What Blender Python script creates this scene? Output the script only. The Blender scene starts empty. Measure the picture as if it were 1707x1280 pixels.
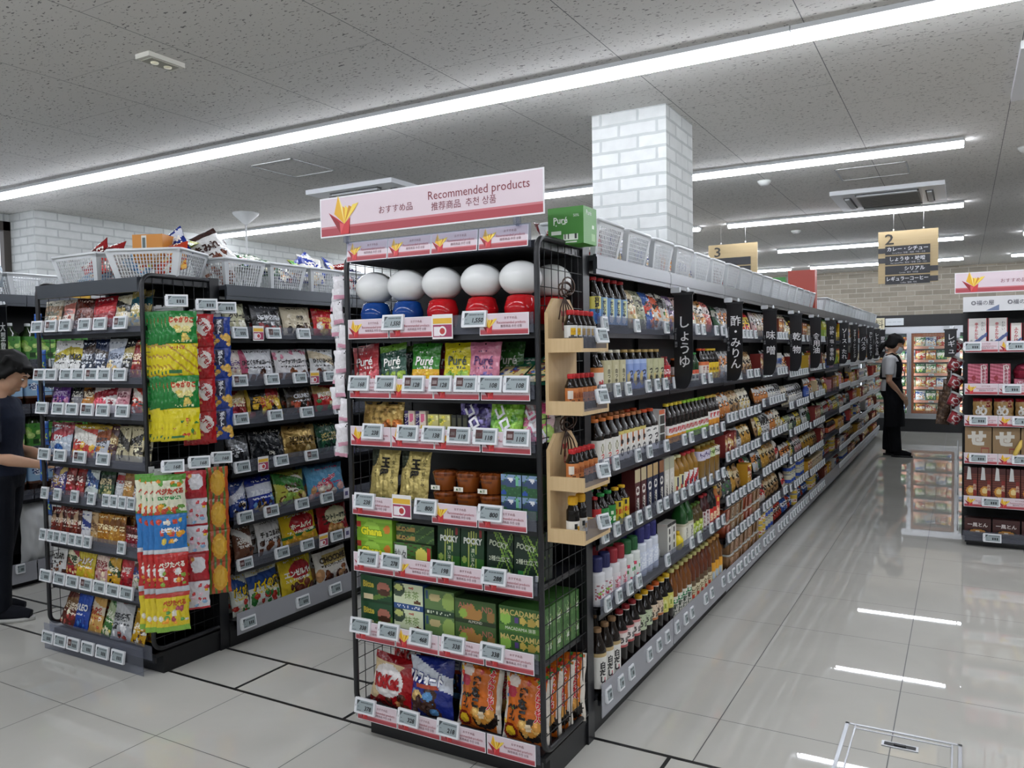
import bpy, bmesh, math, random
import numpy as np
from mathutils import Vector, Matrix
SC = bpy.context.scene
COL = SC.collection
# ---------------- camera ----------------
_c = bpy.data.cameras.new('camera'); CAM = bpy.data.objects.new('camera', _c); COL.objects.link(CAM); SC.camera = CAM
_f, _cx, _cy, _W, _H = 1324.0, 853.5, 640.0, 1707.0, 1280.0
_Y = Vector((1605-_cx, -(575-_cy), -_f)).normalized()
_X = -Vector((-1480-_cx, -(625-_cy), -_f)); _X = (_X-_Y*_X.dot(_Y)).normalized()
_Z = _X.cross(_Y)
_R = Matrix((_X, _Y, _Z)).to_4x4()
CAM.matrix_world = Matrix.Translation((0, 0, 1.45)) @ _R
_c.sensor_fit = 'HORIZONTAL'; _c.sensor_width = 36.0; _c.lens = _f/_W*36.0; _c.clip_start = 0.05; _c.clip_end = 100
# ---------------- world, exposure ----------------
W = bpy.data.worlds.new('world'); SC.world = W; W.use_nodes = True
W.node_tree.nodes['Background'].inputs[0].default_value = (0.75, 0.85, 1.0, 1); W.node_tree.nodes['Background'].inputs[1].default_value = 1.0
SC.view_settings.view_transform = 'Standard'; SC.view_settings.look = 'None'
SC.view_settings.exposure = 0.0; SC.view_settings.gamma = 1.0; SC.view_settings.use_curve_mapping = False
LIGHT = 47.0          # brightness of the ceiling tubes
FRZ = 20.0            # brightness of the freezer's own tubes
SC.cycles.use_denoising = True
SC.cycles.max_bounces = 7; SC.cycles.diffuse_bounces = 4; SC.cycles.glossy_bounces = 4; SC.cycles.transparent_max_bounces = 10
SC.cycles.transmission_bounces = 3; SC.cycles.caustics_reflective = False; SC.cycles.caustics_refractive = False
SC.cycles.sample_clamp_indirect = 6.0
PI = math.pi
rnd = random.Random(7)

# ---------------- colours and materials ----------------
def lin(h):
    if isinstance(h, (tuple, list, np.ndarray)): return tuple(h)[:3]
    h = h.lstrip('#')
    if len(h) == 3: h = ''.join(c*2 for c in h)
    o = []
    for i in (0, 2, 4):
        c = int(h[i:i+2], 16)/255.0
        o.append(c/12.92 if c <= .04045 else ((c+.055)/1.055)**2.4)
    return tuple(o)
def newmat(name):
    m = bpy.data.materials.new(name); m.use_nodes = True
    nt = m.node_tree; b = nt.nodes['Principled BSDF']
    return m, nt, b
def plain(name, col, rough=.5, metal=0, spec=.5, coat=0):
    m, nt, b = newmat(name); b.inputs['Base Color'].default_value = (*lin(col), 1)
    b.inputs['Roughness'].default_value = rough; b.inputs['Metallic'].default_value = metal
    b.inputs['Specular IOR Level'].default_value = spec; b.inputs['Coat Weight'].default_value = coat
    return m
def printed(name, rough, metal=0, bump=0, scale=30, spec=.5):
    m, nt, b = newmat(name)
    a = nt.nodes.new('ShaderNodeVertexColor'); a.layer_name = 'Col'
    nt.links.new(a.outputs['Color'], b.inputs['Base Color'])
    b.inputs['Roughness'].default_value = rough; b.inputs['Metallic'].default_value = metal; b.inputs['Specular IOR Level'].default_value = spec
    if bump:
        tc = nt.nodes.new('ShaderNodeTexCoord'); n = nt.nodes.new('ShaderNodeTexNoise'); n.inputs['Scale'].default_value = scale; n.inputs['Detail'].default_value = 2
        bp = nt.nodes.new('ShaderNodeBump'); bp.inputs['Strength'].default_value = bump; bp.inputs['Distance'].default_value = .01
        nt.links.new(tc.outputs['Object'], n.inputs['Vector']); nt.links.new(n.outputs['Fac'], bp.inputs['Height']); nt.links.new(bp.outputs['Normal'], b.inputs['Normal'])
    return m
FILM = printed('printed_film', .2, 0, 1.0, 34)
FOIL = printed('printed_foil', .3, .55, 1.0, 30)
CARD = printed('printed_card', .42)
GLOSS = printed('glossy_plastic', .1, spec=.35)
MATTE = printed('matte_plastic', .55)
INK = printed('printing_ink', .4)
def emis(name, col, s):
    m = bpy.data.materials.new(name); m.use_nodes = True; nt = m.node_tree; nt.nodes.clear()
    o = nt.nodes.new('ShaderNodeOutputMaterial'); e = nt.nodes.new('ShaderNodeEmission'); e.inputs[0].default_value = (*lin(col), 1); e.inputs[1].default_value = s
    nt.links.new(e.outputs[0], o.inputs[0]); return m
def clear(name, tint, fac=.78, rough=.08, dcol='#c8cad8', dfac=.0):
    m = bpy.data.materials.new(name); m.use_nodes = True; nt = m.node_tree; nt.nodes.clear()
    o = nt.nodes.new('ShaderNodeOutputMaterial'); t = nt.nodes.new('ShaderNodeBsdfTransparent'); t.inputs[0].default_value = (*lin(tint), 1)
    p = nt.nodes.new('ShaderNodeBsdfPrincipled'); p.inputs['Base Color'].default_value = (*lin(dcol), 1); p.inputs['Roughness'].default_value = rough
    x = nt.nodes.new('ShaderNodeMixShader'); x.inputs[0].default_value = 1-fac
    nt.links.new(t.outputs[0], x.inputs[1]); nt.links.new(p.outputs[0], x.inputs[2]); nt.links.new(x.outputs[0], o.inputs[0]); return m
ACRYL = clear('clear_acrylic', '#e2e4ea', .88, .12, '#b9bcc8')
GLASS = clear('freezer_glass', '#f4f8f8', .9, .03, '#90a0a0')
SKIRT = clear('frosted_acrylic_skirt', '#dcdde4', .42, .25, '#c2c3c9')
CLEARBAG = clear('clear_film', '#f6f6f6', .55, .2, '#d8d8d8')
BLACK = plain('black_steel', '#15161a', .38)
BLACKM = plain('black_panel', '#0f1013', .5)
WIRE = plain('black_wire', '#101114', .4)
STEEL = plain('brushed_steel', '#b9bcc0', .3, .8)
FASC = plain('silver_fascia', '#45494f', .28, .3)
WHITEP = plain('white_plastic', '#e3e5e8', .35)
LATT = plain('white_lattice_plastic', '#d2d5d7', .4)
WHITEM = plain('white_enamel', '#d6d9db', .4)
GREYSCR = plain('grey_display', '#8f9a9e', .3)
DARKINK = plain('dark_ink', '#16181a', .5)
WOODP = None

def coords(nt):
    g = nt.nodes.new('ShaderNodeNewGeometry'); s = nt.nodes.new('ShaderNodeSeparateXYZ'); nt.links.new(g.outputs['Position'], s.inputs[0]); return g, s
def M(nt, op, a, b=None, c=None):
    n = nt.nodes.new('ShaderNodeMath'); n.operation = op
    for i, v in enumerate((a, b, c)):
        if v is None: continue
        if hasattr(v, 'is_linked') or hasattr(v, 'links'): nt.links.new(v, n.inputs[i])
        else: n.inputs[i].default_value = v
    return n.outputs[0]
def gridline(nt, x, off, pitch, w):
    a = M(nt, 'SUBTRACT', x, off); b = M(nt, 'DIVIDE', a, pitch); c = M(nt, 'ADD', b, .5); d = M(nt, 'FRACT', c); e = M(nt, 'SUBTRACT', d, .5); f = M(nt, 'ABSOLUTE', e)
    return M(nt, 'LESS_THAN', f, w/pitch/2)
def mixc(nt, fac, a, b):
    n = nt.nodes.new('ShaderNodeMix'); n.data_type = 'RGBA'
    nt.links.new(fac, n.inputs[0])
    for i, v in ((6, a), (7, b)):
        if isinstance(v, str): n.inputs[i].default_value = (*lin(v), 1)
        else: nt.links.new(v, n.inputs[i])
    return n.outputs[2]
def mat_floor():
    m, nt, b = newmat('glossy_floor_tile'); g, s = coords(nt)
    tc = nt.nodes.new('ShaderNodeTexNoise'); tc.inputs['Scale'].default_value = 1.6; tc.inputs['Detail'].default_value = 6; tc.inputs['Distortion'].default_value = 1.2
    nt.links.new(g.outputs['Position'], tc.inputs['Vector'])
    base = mixc(nt, tc.outputs['Fac'], '#bbb9b1', '#cdcbc3')
    sh = M(nt, 'MULTIPLY', M(nt, 'LESS_THAN', s.outputs[1], 2.36), .07)
    lx = gridline(nt, M(nt, 'ADD', s.outputs[0], sh), -.22, .6, .004)
    ly = gridline(nt, M(nt, 'SUBTRACT', s.outputs[1], sh), 3.05, .6, .0035)
    l = M(nt, 'MAXIMUM', lx, ly)
    band = M(nt, 'MULTIPLY', M(nt, 'GREATER_THAN', s.outputs[1], 2.36), M(nt, 'LESS_THAN', s.outputs[1], 2.68))
    l = M(nt, 'MULTIPLY', l, M(nt, 'SUBTRACT', 1.0, band))
    c = mixc(nt, l, base, '#4a4a48')
    nt.links.new(c, b.inputs['Base Color']); r = M(nt, 'MULTIPLY_ADD', l, .4, .012); nt.links.new(r, b.inputs['Roughness'])
    b.inputs['Specular IOR Level'].default_value = .6
    return m
def mat_ceil():
    m, nt, b = newmat('pitted_ceiling_board'); g, s = coords(nt)
    mp = nt.nodes.new('ShaderNodeMapping'); mp.inputs['Scale'].default_value = (48, 105, 1); mp.inputs['Rotation'].default_value = (0, 0, .5)
    nz = nt.nodes.new('ShaderNodeTexNoise'); nz.inputs['Scale'].default_value = 1.0; nz.inputs['Detail'].default_value = 1.5; nz.inputs['Distortion'].default_value = .5
    nt.links.new(g.outputs['Position'], mp.inputs[0]); nt.links.new(mp.outputs[0], nz.inputs['Vector'])
    pit = M(nt, 'GREATER_THAN', nz.outputs['Fac'], .66)
    lx = gridline(nt, s.outputs[0], -.56, .775, .004)
    col = M(nt, 'FLOOR', M(nt, 'DIVIDE', M(nt, 'ADD', s.outputs[0], .56), .775))
    half = M(nt, 'MULTIPLY', M(nt, 'FLOORED_MODULO', col, 2.0), .4)
    ly = gridline(nt, M(nt, 'ADD', s.outputs[1], half), 3.85, .8, .003)
    c = mixc(nt, pit, '#d3d1cd', '#7c7b7a'); c = mixc(nt, M(nt, 'MAXIMUM', lx, M(nt, 'MULTIPLY', ly, .6)), c, '#77787a')
    nt.links.new(c, b.inputs['Base Color']); b.inputs['Roughness'].default_value = .9; b.inputs['Specular IOR Level'].default_value = .1
    return m
def mat_brick(name, c1, c2, mortar, bw, bh, ms, bump=.4):
    m, nt, b = newmat(name); g, s = coords(nt)
    u = M(nt, 'ADD', s.outputs[0], s.outputs[1]); cb = nt.nodes.new('ShaderNodeCombineXYZ'); nt.links.new(u, cb.inputs[0]); nt.links.new(s.outputs[2], cb.inputs[1])
    br = nt.nodes.new('ShaderNodeTexBrick'); br.inputs['Scale'].default_value = 1; br.inputs['Brick Width'].default_value = bw; br.inputs['Row Height'].default_value = bh
    br.inputs['Mortar Size'].default_value = ms; br.inputs['Mortar Smooth'].default_value = .3
    for i, v in (('Color1', c1), ('Color2', c2), ('Mortar', mortar)): br.inputs[i].default_value = (*lin(v), 1)
    nz = nt.nodes.new('ShaderNodeTexNoise'); nz.inputs['Scale'].default_value = 14; nz.inputs['Detail'].default_value = 4; nt.links.new(cb.outputs[0], nz.inputs['Vector'])
    wob = nt.nodes.new('ShaderNodeVectorMath'); wob.operation = 'MULTIPLY_ADD'; wob.inputs[1].default_value = (.008, .008, 0)
    nt.links.new(nz.outputs['Color'], wob.inputs[0]); nt.links.new(cb.outputs[0], wob.inputs[2]); nt.links.new(wob.outputs[0], br.inputs['Vector'])
    mx = nt.nodes.new('ShaderNodeMix'); mx.data_type = 'RGBA'; mx.blend_type = 'MULTIPLY'; mx.inputs[0].default_value = .25
    nt.links.new(br.outputs['Color'], mx.inputs[6]); nt.links.new(nz.outputs['Fac'], mx.inputs[7]); nt.links.new(mx.outputs[2], b.inputs['Base Color'])
    bp = nt.nodes.new('ShaderNodeBump'); bp.inputs['Strength'].default_value = bump; bp.inputs['Distance'].default_value = .01; bp.invert = True
    nt.links.new(br.outputs['Fac'], bp.inputs['Height']); nt.links.new(bp.outputs[0], b.inputs['Normal']); b.inputs['Roughness'].default_value = .75
    return m
def mat_wood(name, c1, c2, axis=2, sc=3.0):
    m, nt, b = newmat(name)
    tc = nt.nodes.new('ShaderNodeTexCoord'); mp = nt.nodes.new('ShaderNodeMapping'); v = [26.0]*3; v[axis] = 1.3; mp.inputs['Scale'].default_value = v
    n = nt.nodes.new('ShaderNodeTexNoise'); n.inputs['Scale'].default_value = sc; n.inputs['Detail'].default_value = 5
    nt.links.new(tc.outputs['Object'], mp.inputs[0]); nt.links.new(mp.outputs[0], n.inputs['Vector'])
    nt.links.new(mixc(nt, n.outputs['Fac'], c1, c2), b.inputs['Base Color']); b.inputs['Roughness'].default_value = .55
    return m
WOOD = mat_wood('pale_pine', '#b99a6c', '#d8bd92', 2)
WOODS = mat_wood('sign_plywood', '#bfa67a', '#d2bd92', 0)

# ---------------- mesh builder ----------------
_TXT = {}
def text_geo(s, bold=0.0):
    k = (s, bold)
    if k not in _TXT:
        c = bpy.data.curves.new('t', 'FONT'); c.body = s; c.resolution_u = 2; c.offset = bold
        o = bpy.data.objects.new('t', c); m = o.to_mesh()
        vs = [(v.co.x, v.co.y) for v in m.vertices]; fs = [tuple(p.vertices) for p in m.polygons]
        o.to_mesh_clear(); bpy.data.objects.remove(o); bpy.data.curves.remove(c)
        if vs:
            x0 = min(v[0] for v in vs); x1 = max(v[0] for v in vs)
        else: x0, x1 = 0, 1
        _TXT[k] = (vs, fs, x0, x1)
    return _TXT[k]
class MB:
    def __init__(s): s.v = []; s.f = []; s.c = []; s.m = []; s.s = []
    def face(s, idx, col=(.5, .5, .5), mat=0, smooth=False):
        s.f.append(tuple(idx)); s.c.append(col); s.m.append(mat); s.s.append(smooth)
    def add(s, pts):
        n = len(s.v); s.v.extend(tuple(p) for p in pts); return n
    def quad(s, a, b, c, d, col='#888', mat=0):
        n = s.add((a, b, c, d)); s.face((n, n+1, n+2, n+3), lin(col), mat)
    def poly(s, pts, col='#888', mat=0):
        n = s.add(pts); s.face(range(n, n+len(pts)), lin(col), mat)
    def box(s, x0, y0, z0, x1, y1, z1, col='#888', mat=0, skip=''):
        n = s.add(((x0, y0, z0), (x1, y0, z0), (x1, y1, z0), (x0, y1, z0), (x0, y0, z1), (x1, y0, z1), (x1, y1, z1), (x0, y1, z1)))
        c = lin(col)
        for k, q in (('b', (0, 3, 2, 1)), ('t', (4, 5, 6, 7)), ('f', (0, 1, 5, 4)), ('r', (1, 2, 6, 5)), ('k', (2, 3, 7, 6)), ('l', (3, 0, 4, 7))):
            if k not in skip: s.face([n+i for i in q], c, mat)
    def obox(s, p, ax, ay, az, col='#888', mat=0):
        p = Vector(p); ax, ay, az = Vector(ax), Vector(ay), Vector(az)
        n = s.add([p+ax*i+ay*j+az*k for i, j, k in ((-1, -1, -1), (1, -1, -1), (1, 1, -1), (-1, 1, -1), (-1, -1, 1), (1, -1, 1), (1, 1, 1), (-1, 1, 1))])
        for q in ((0, 3, 2, 1), (4, 5, 6, 7), (0, 1, 5, 4), (1, 2, 6, 5), (2, 3, 7, 6), (3, 0, 4, 7)): s.face([n+i for i in q], lin(col), mat)
    def tube(s, pts, r, col='#888', mat=0, seg=8, closed=False, cap=True, smooth=True):
        pts = [Vector(p) for p in pts]; N = len(pts); rr = r if isinstance(r, (list, tuple)) else [r]*N
        rings = []; up = None
        for i, p in enumerate(pts):
            a = pts[(i-1) % N] if (closed or i > 0) else p; b = pts[(i+1) % N] if (closed or i < N-1) else p
            t = (b-a).normalized() if (b-a).length > 1e-9 else Vector((0, 0, 1))
            if up is None: up = t.orthogonal().normalized()
            up = (up-t*up.dot(t)); up = up.normalized() if up.length > 1e-6 else t.orthogonal().normalized()
            w = t.cross(up)
            rings.append(s.add([p+(up*math.cos(2*PI*k/seg)+w*math.sin(2*PI*k/seg))*rr[i] for k in range(seg)]))
        c = lin(col)
        for i in range(N if closed else N-1):
            a, b = rings[i], rings[(i+1) % N]
            for k in range(seg): s.face((a+k, a+(k+1) % seg, b+(k+1) % seg, b+k), c, mat, smooth)
        if cap and not closed:
            s.face([rings[0]+k for k in range(seg)][::-1], c, mat); s.face([rings[-1]+k for k in range(seg)], c, mat)
    def lathe(s, prof, seg=20, col='#888', mat=0, sq=2.0, colf=None, cx=0, cy=0, sx=1, sy=1, smooth=True, a0=0, a1=2*PI, cap=True):
        full = abs(a1-a0-2*PI) < 1e-6; n = seg if full else seg+1; rings = []
        for z, r in prof:
            pts = []
            for k in range(n):
                a = a0+(a1-a0)*k/seg; ca, sa = math.cos(a), math.sin(a)
                q = 1.0 if sq == 2 else (abs(ca)**sq+abs(sa)**sq)**(-1/sq)
                pts.append((cx+r*q*ca*sx, cy+r*q*sa*sy, z))
            rings.append(s.add(pts))
        for i in range(len(prof)-1):
            for k in range(n if full else seg):
                k2 = (k+1) % n
                c = colf((a0+(a1-a0)*(k+.5)/seg), (prof[i][0]+prof[i+1][0])/2) if colf else lin(col)
                s.face((rings[i]+k, rings[i]+k2, rings[i+1]+k2, rings[i+1]+k), c, mat, smooth)
        if cap and full:
            c = lin(col)
            if prof[0][1] > 1e-5: s.face([rings[0]+k for k in range(n)][::-1], c, mat)
            if prof[-1][1] > 1e-5: s.face([rings[-1]+k for k in range(n)], c, mat)
    def grid(s, nu, nv, fn, cols, mat=0, flip=False, smooth=True):
        n = s.add([fn(i/nu, j/nv) for j in range(nv+1) for i in range(nu+1)])
        for j in range(nv):
            for i in range(nu):
                a = n+j*(nu+1)+i; q = (a, a+1, a+nu+2, a+nu+1)
                s.face(q[::-1] if flip else q, tuple(cols[j*nu+i]) if not isinstance(cols, tuple) else cols, mat, smooth)
    def text(s, surf, t, cx, cy, h, col, mat=0, rot=0, maxw=None, bold=0.0, vert=False, off=.0012, shear=0, outline=None, sx=1.0):
        """lettering laid on the surface surf(x, y, offset); cx, cy is the centre in surface metres"""
        if outline: s.text(surf, t, cx, cy, h, outline, mat, rot, maxw, bold+.055, vert, off*.55, shear, None, sx)
        if vert:
            n = len(t); hh = min(h, maxw/n) if maxw else h
            for i, ch in enumerate(t): s.text(surf, ch, cx, cy+(n/2-.5-i)*hh, hh*.95, col, mat, PI/2 if ch == 'ー' else rot, None, bold, False, off)
            return
        vs, fs, x0, x1 = text_geo(t, bold); k = h/.95; w = (x1-x0)*k*sx
        kx = k*sx
        if maxw and w > maxw: kx *= maxw/w
        xm = (x0+x1)/2; ym = .36; ca, sa = math.cos(rot), math.sin(rot); n = len(s.v)
        for x, y in vs:
            X = (x-xm)*kx+(y-ym)*k*shear; Y = (y-ym)*k
            s.v.append(tuple(surf(cx+X*ca-Y*sa, cy+X*sa+Y*ca, off)))
        c = lin(col)
        if h < .035:
            for f in fs: s.face([n+i for i in f], c, mat)
            return
        del s.v[n:]; P2 = [((x-xm)*kx+(y-ym)*k*shear, (y-ym)*k) for x, y in vs]; L2 = .011**2; todo = [(P2[f[0]], P2[f[i]], P2[f[i+1]]) for f in fs for i in range(1, len(f)-1)]; lim = 0
        while todo:
            a, b, d = todo.pop(); e = [((a[0]-b[0])**2+(a[1]-b[1])**2, 0), ((b[0]-d[0])**2+(b[1]-d[1])**2, 1), ((d[0]-a[0])**2+(d[1]-a[1])**2, 2)]; mx, j = max(e); lim += 1
            if mx > L2 and lim < 6000:
                t = (a, b, d); p, q, r_ = t[j], t[(j+1) % 3], t[(j+2) % 3]; m = ((p[0]+q[0])/2, (p[1]+q[1])/2); todo.append((p, m, r_)); todo.append((m, q, r_)); continue
            n = len(s.v)
            for X, Y in (a, b, d): s.v.append(tuple(surf(cx+X*ca-Y*sa, cy+X*sa+Y*ca, off)))
            s.face((n, n+1, n+2), c, mat)
    def blob(s, surf, cx, cy, pts, col, mat=0, off=.0008):
        n = s.add([surf(cx+x, cy+y, off) for x, y in pts]); s.face(range(n, n+len(pts)), lin(col), mat)
    def build(s, name, mats, parent=None, origin=(0, 0, 0), auto=True):
        me = bpy.data.meshes.new(name); o = Vector(origin)
        me.from_pydata([(a-o.x, b-o.y, c-o.z) for a, b, c in s.v], [], s.f)
        for m in (mats if isinstance(mats, (list, tuple)) else [mats]): me.materials.append(m)
        me.polygons.foreach_set('material_index', np.array(s.m, dtype=np.int32)); me.polygons.foreach_set('use_smooth', np.array(s.s, dtype=bool))
        at = me.color_attributes.new('Col', 'FLOAT_COLOR', 'CORNER')
        ln = np.array([len(f) for f in s.f]); cc = np.ones((len(s.f), 4), dtype=np.float32); cc[:, :3] = np.array([c[:3] for c in s.c], dtype=np.float32)
        at.data.foreach_set('color', np.repeat(cc, ln, axis=0).ravel())
        me.update()
        ob = bpy.data.objects.new(name, me); COL.objects.link(ob)
        if parent is not None: ob.parent = parent
        else: ob.location = o
        return ob
USED = set()
def tag(o, label, cat, group=None, kind=None):
    o['label'] = label; o['category'] = cat
    if group: o['group'] = group
    if kind: o['kind'] = kind
    n = len(label.split())
    if label in USED: print('DUPLABEL', label)
    if n > 16 or n < 4: print('LABELLEN', n, label)
    USED.add(label); return o
def empty(name, loc, label, cat, group=None):
    o = bpy.data.objects.new(name, None); COL.objects.link(o); o.location = loc; o.empty_display_size = .05; return tag(o, label, cat, group)
def struct(mb, name, mats, origin=(0, 0, 0)):
    o = mb.build(name, mats, None, origin); o['kind'] = 'structure'; return o
class Proto:
    """one thing built once; put() sets it down, and every later put() copies it with its parts"""
    def __init__(s, root, cat): s.r = root; s.cat = cat; s.used = False
    def put(s, loc, rz, label, group=None, rx=0, ry=0, sc=None):
        if not s.used: o = s.r; s.used = True
        else: o = dup(s.r)
        o.location = loc; o.rotation_mode = 'XYZ'
        o.rotation_euler = (Matrix.Rotation(rz, 3, 'Z') @ Matrix.Rotation(ry, 3, 'Y') @ Matrix.Rotation(rx, 3, 'X')).to_euler()
        if sc: o.scale = sc if isinstance(sc, tuple) else (sc, sc, sc)
        tag(o, label, s.cat, group); return o
def dup(r):
    c = r.copy(); COL.objects.link(c)
    for ch in r.children:
        d = ch.copy(); COL.objects.link(d); d.parent = c
        for g in ch.children:
            e = g.copy(); COL.objects.link(e); e.parent = d
    return c
ORD = 'first second third fourth fifth sixth seventh eighth ninth tenth eleventh twelfth thirteenth fourteenth fifteenth sixteenth seventeenth eighteenth nineteenth twentieth'.split()+['twenty-first', 'twenty-second', 'twenty-third', 'twenty-fourth', 'twenty-fifth', 'twenty-sixth', 'twenty-seventh', 'twenty-eighth', 'twenty-ninth', 'thirtieth']+['thirty-'+x for x in 'first second third fourth fifth sixth seventh eighth ninth'.split()]+['fortieth']+['forty-'+x for x in 'first second third fourth fifth sixth seventh eighth ninth'.split()]

# ---------------- package art and packages ----------------
def paint(base, ops, nu, nv, asp=1.0):
    u, v = np.meshgrid((np.arange(nu)+.5)/nu, (np.arange(nv)+.5)/nv); u = u.ravel(); v = v.ravel()
    c = np.tile(np.array(lin(base), dtype=float), (len(u), 1))
    for o in ops:
        k = o[0]
        if k == 'b': c[(v >= o[1]) & (v < o[2])] = lin(o[3])
        elif k == 'r': c[(u >= o[1]) & (u < o[3]) & (v >= o[2]) & (v < o[4])] = lin(o[5])
        elif k == 'e': c[((u-o[1])/o[3])**2+((v-o[2])/o[4])**2 < 1] = lin(o[5])
        elif k == 'f':
            r = random.Random(o[1])
            for _ in range(o[2]):
                x = r.uniform(o[3], o[5]); y = r.uniform(o[4], o[6]); q = r.uniform(o[7], o[8]); a = q*r.uniform(.7, 1.3); b = q*asp*r.uniform(.7, 1.3)
                cc = lin(r.choice(o[9])); c[((u-x)/a)**2+((v-y)/b)**2 < 1] = cc
                c[((u-x+a*.25)/a*2.4)**2+((v-y-b*.25)/b*2.4)**2 < 1] = tuple(min(1, z*1.35+.03) for z in cc)
        elif k == 's': c[(((u*math.cos(o[2])+v*math.sin(o[2]))*o[1]) % 1) < o[3]] = lin(o[4])
        elif k == 'p':
            r = np.random.RandomState(o[7] if len(o) > 7 else 1)
            m = (u >= o[1]) & (u < o[3]) & (v >= o[2]) & (v < o[4]) & (r.rand(len(u)) < o[6]); c[m] = lin(o[5])
        elif k == 'd': c[(v > o[1]+(u-.5)*o[2]) & (v < o[3]+(u-.5)*o[2])] = lin(o[4])
    return c
def put_text(mb, surf, w, h, ops, mat=0):
    for o in ops:
        if o[0] == 't':
            kw = dict(o[6]) if len(o) > 6 else {}
            if 'maxw' in kw: kw['maxw'] = kw['maxw']*(h if kw.get('vert') else w)
            mb.text(surf, o[1], (o[2]-.5)*w, o[3]*h, o[4]*h, o[5], mat, **kw)
def pouch(name, cat, w, h, d, base, ops, back=None, style='stand', seed=0, res=.005, mat=None, wr=.0018, label=None):
    mat = mat or FILM; nu = max(8, int(w/res)); nv = max(10, int(h/res)); ph = [rnd.uniform(0, 6) for _ in range(6)]
    def T(u, v):
        u = min(1, max(0, u)); v = min(1, max(0, v)); s = (1-abs(2*u-1)**2.4)**.75
        if style == 'stand': q = min(1.0, (1-v)*1.25)**.8*(.55+.45*min(1, v*4))
        elif style == 'flat': q = (1-abs(2*v-1)**6)**.9
        else: q = (1-abs(2*v-1)**3.2)**.85
        return s*q
    def P(u, v, side, off=0):
        t = T(u, v); n = math.sin(23*u+9*v+ph[0])*math.sin(17*v-6*u+ph[1])+.6*math.sin(41*u+ph[2]+11*v)
        y = -side*(d/2*t+.0012)+(-side*wr*n*(.25+t)) - side*off
        x = (u-.5)*w*(1-.07*math.sin(PI*min(1, max(0, v)))*(style != 'flat'))+.0012*math.sin(19*v+ph[3])
        return Vector((x, y, v*h+.0015*math.sin(15*u+ph[4])*(v-.5)))
    mb = MB(); asp = w/h
    mb.grid(nu, nv, lambda u, v: P(u, v, 1), paint(base, ops, nu, nv, asp), 0)
    mb.grid(max(6, nu//2), max(8, nv//2), lambda u, v: P(u, v, -1), lin(back or base), 0, flip=True)
    put_text(mb, lambda x, y, o: P(x/w+.5, y/h, 1, o+.0012+d*.035), w, h, ops, 0)
    r = mb.build(name, mat)
    return Proto(r, cat)
def carton(name, cat, w, h, d, base, ops, side=None, sops=None, top=None, res=.005, mat=None):
    mb = MB(); nu = max(6, int(w/res)); nv = max(6, int(h/res)); side = side or base; g = .0012
    mb.grid(nu, nv, lambda u, v: ((u-.5)*w, -d/2, v*h), paint(base, ops, nu, nv, w/h), 0, smooth=False)
    ns = max(4, int(d/res))
    mb.grid(ns, nv, lambda u, v: (w/2, (u-.5)*d, v*h), paint(side, sops or [], ns, nv, d/h), 0, smooth=False)
    mb.grid(ns, nv, lambda u, v: (-w/2, (.5-u)*d, v*h), paint(side, sops or [], ns, nv, d/h), 0, smooth=False)
    mb.quad((w/2, d/2, 0), (-w/2, d/2, 0), (-w/2, d/2, h), (w/2, d/2, h), base); mb.quad((-w/2, -d/2, h), (w/2, -d/2, h), (w/2, d/2, h), (-w/2, d/2, h), top or side); mb.quad((-w/2, d/2, 0), (w/2, d/2, 0), (w/2, -d/2, 0), (-w/2, -d/2, 0), side)
    put_text(mb, lambda x, y, o: Vector((x, -d/2-o*.4, y)), w, h, ops, 0)
    if sops: put_text(mb, lambda x, y, o: Vector((w/2+o*.4, x, y)), d, h, sops, 0)
    return Proto(mb.build(name, mat or CARD), cat)
def bottle(name, cat, h, r, liquid, cap, lab=None, lops=(), lz=(.12, .55), sq=2.0, neck=.42, shoulder=.68, capr=None, caph=.07, res=.004, parts=True, band=None, mat=None, seg=20, arc=1.9):
    """body with neck, screw cap and wrap-round label"""
    nr = r*neck; hb = h*(1-caph)
    prof = [(0, r*.9), (h*.012, r), (h*shoulder*.93, r), (h*shoulder, r*.96), (h*(shoulder+.3*(1-caph-shoulder)), r*.78), (h*(shoulder+.62*(1-caph-shoulder)), nr*1.25), (hb*.985, nr), (hb, nr*.97)]
    mb = MB(); mb.lathe(prof, seg, liquid, 0, sq)
    if band: mb.lathe([(hb-h*.012, nr*1.1), (hb+.001, nr*1.1)], seg, band, 0)
    root = mb.build(name, mat or GLOSS)
    cr = capr or nr*1.12; cm = MB()
    cm.lathe([(hb, cr*.96), (hb+h*caph*.1, cr), (h-h*caph*.12, cr), (h, cr*.9)], 16, cap, 0)
    for k in range(16):
        a = 2*PI*(k+.5)/16; cm.obox((cr*math.cos(a), cr*math.sin(a), hb+h*caph*.5), Vector((math.cos(a), math.sin(a), 0))*.0006, Vector((-math.sin(a), math.cos(a), 0))*.0009, Vector((0, 0, 1))*h*caph*.32, cap)
    cm.build('cap', MATTE, root)
    if lab:
        z0, z1 = lz[0]*h, lz[1]*h; lh = z1-z0; aw = arc*r; lm = MB(); nu = max(10, int(aw*2/res/1.3)); nv = max(6, int(lh/res))
        def S(x, y, o=0):
            a = -PI/2+x/r; q = 1.0 if sq == 2 else (abs(math.cos(a))**sq+abs(math.sin(a))**sq)**(-1/sq)
            rr = r*q+.0008+o*.6; return Vector((rr*math.cos(a), rr*math.sin(a), z0+y))
        lm.grid(nu, nv, lambda u, v: S((u-.5)*2*aw, v*lh), paint(lab, lops, nu, nv, 2*aw/lh), 0)
        put_text(lm, lambda x, y, o: S(x, y, o), 2*aw, lh, lops, 0)
        lm.build('label', CARD, root)
    return Proto(root, cat)
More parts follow.
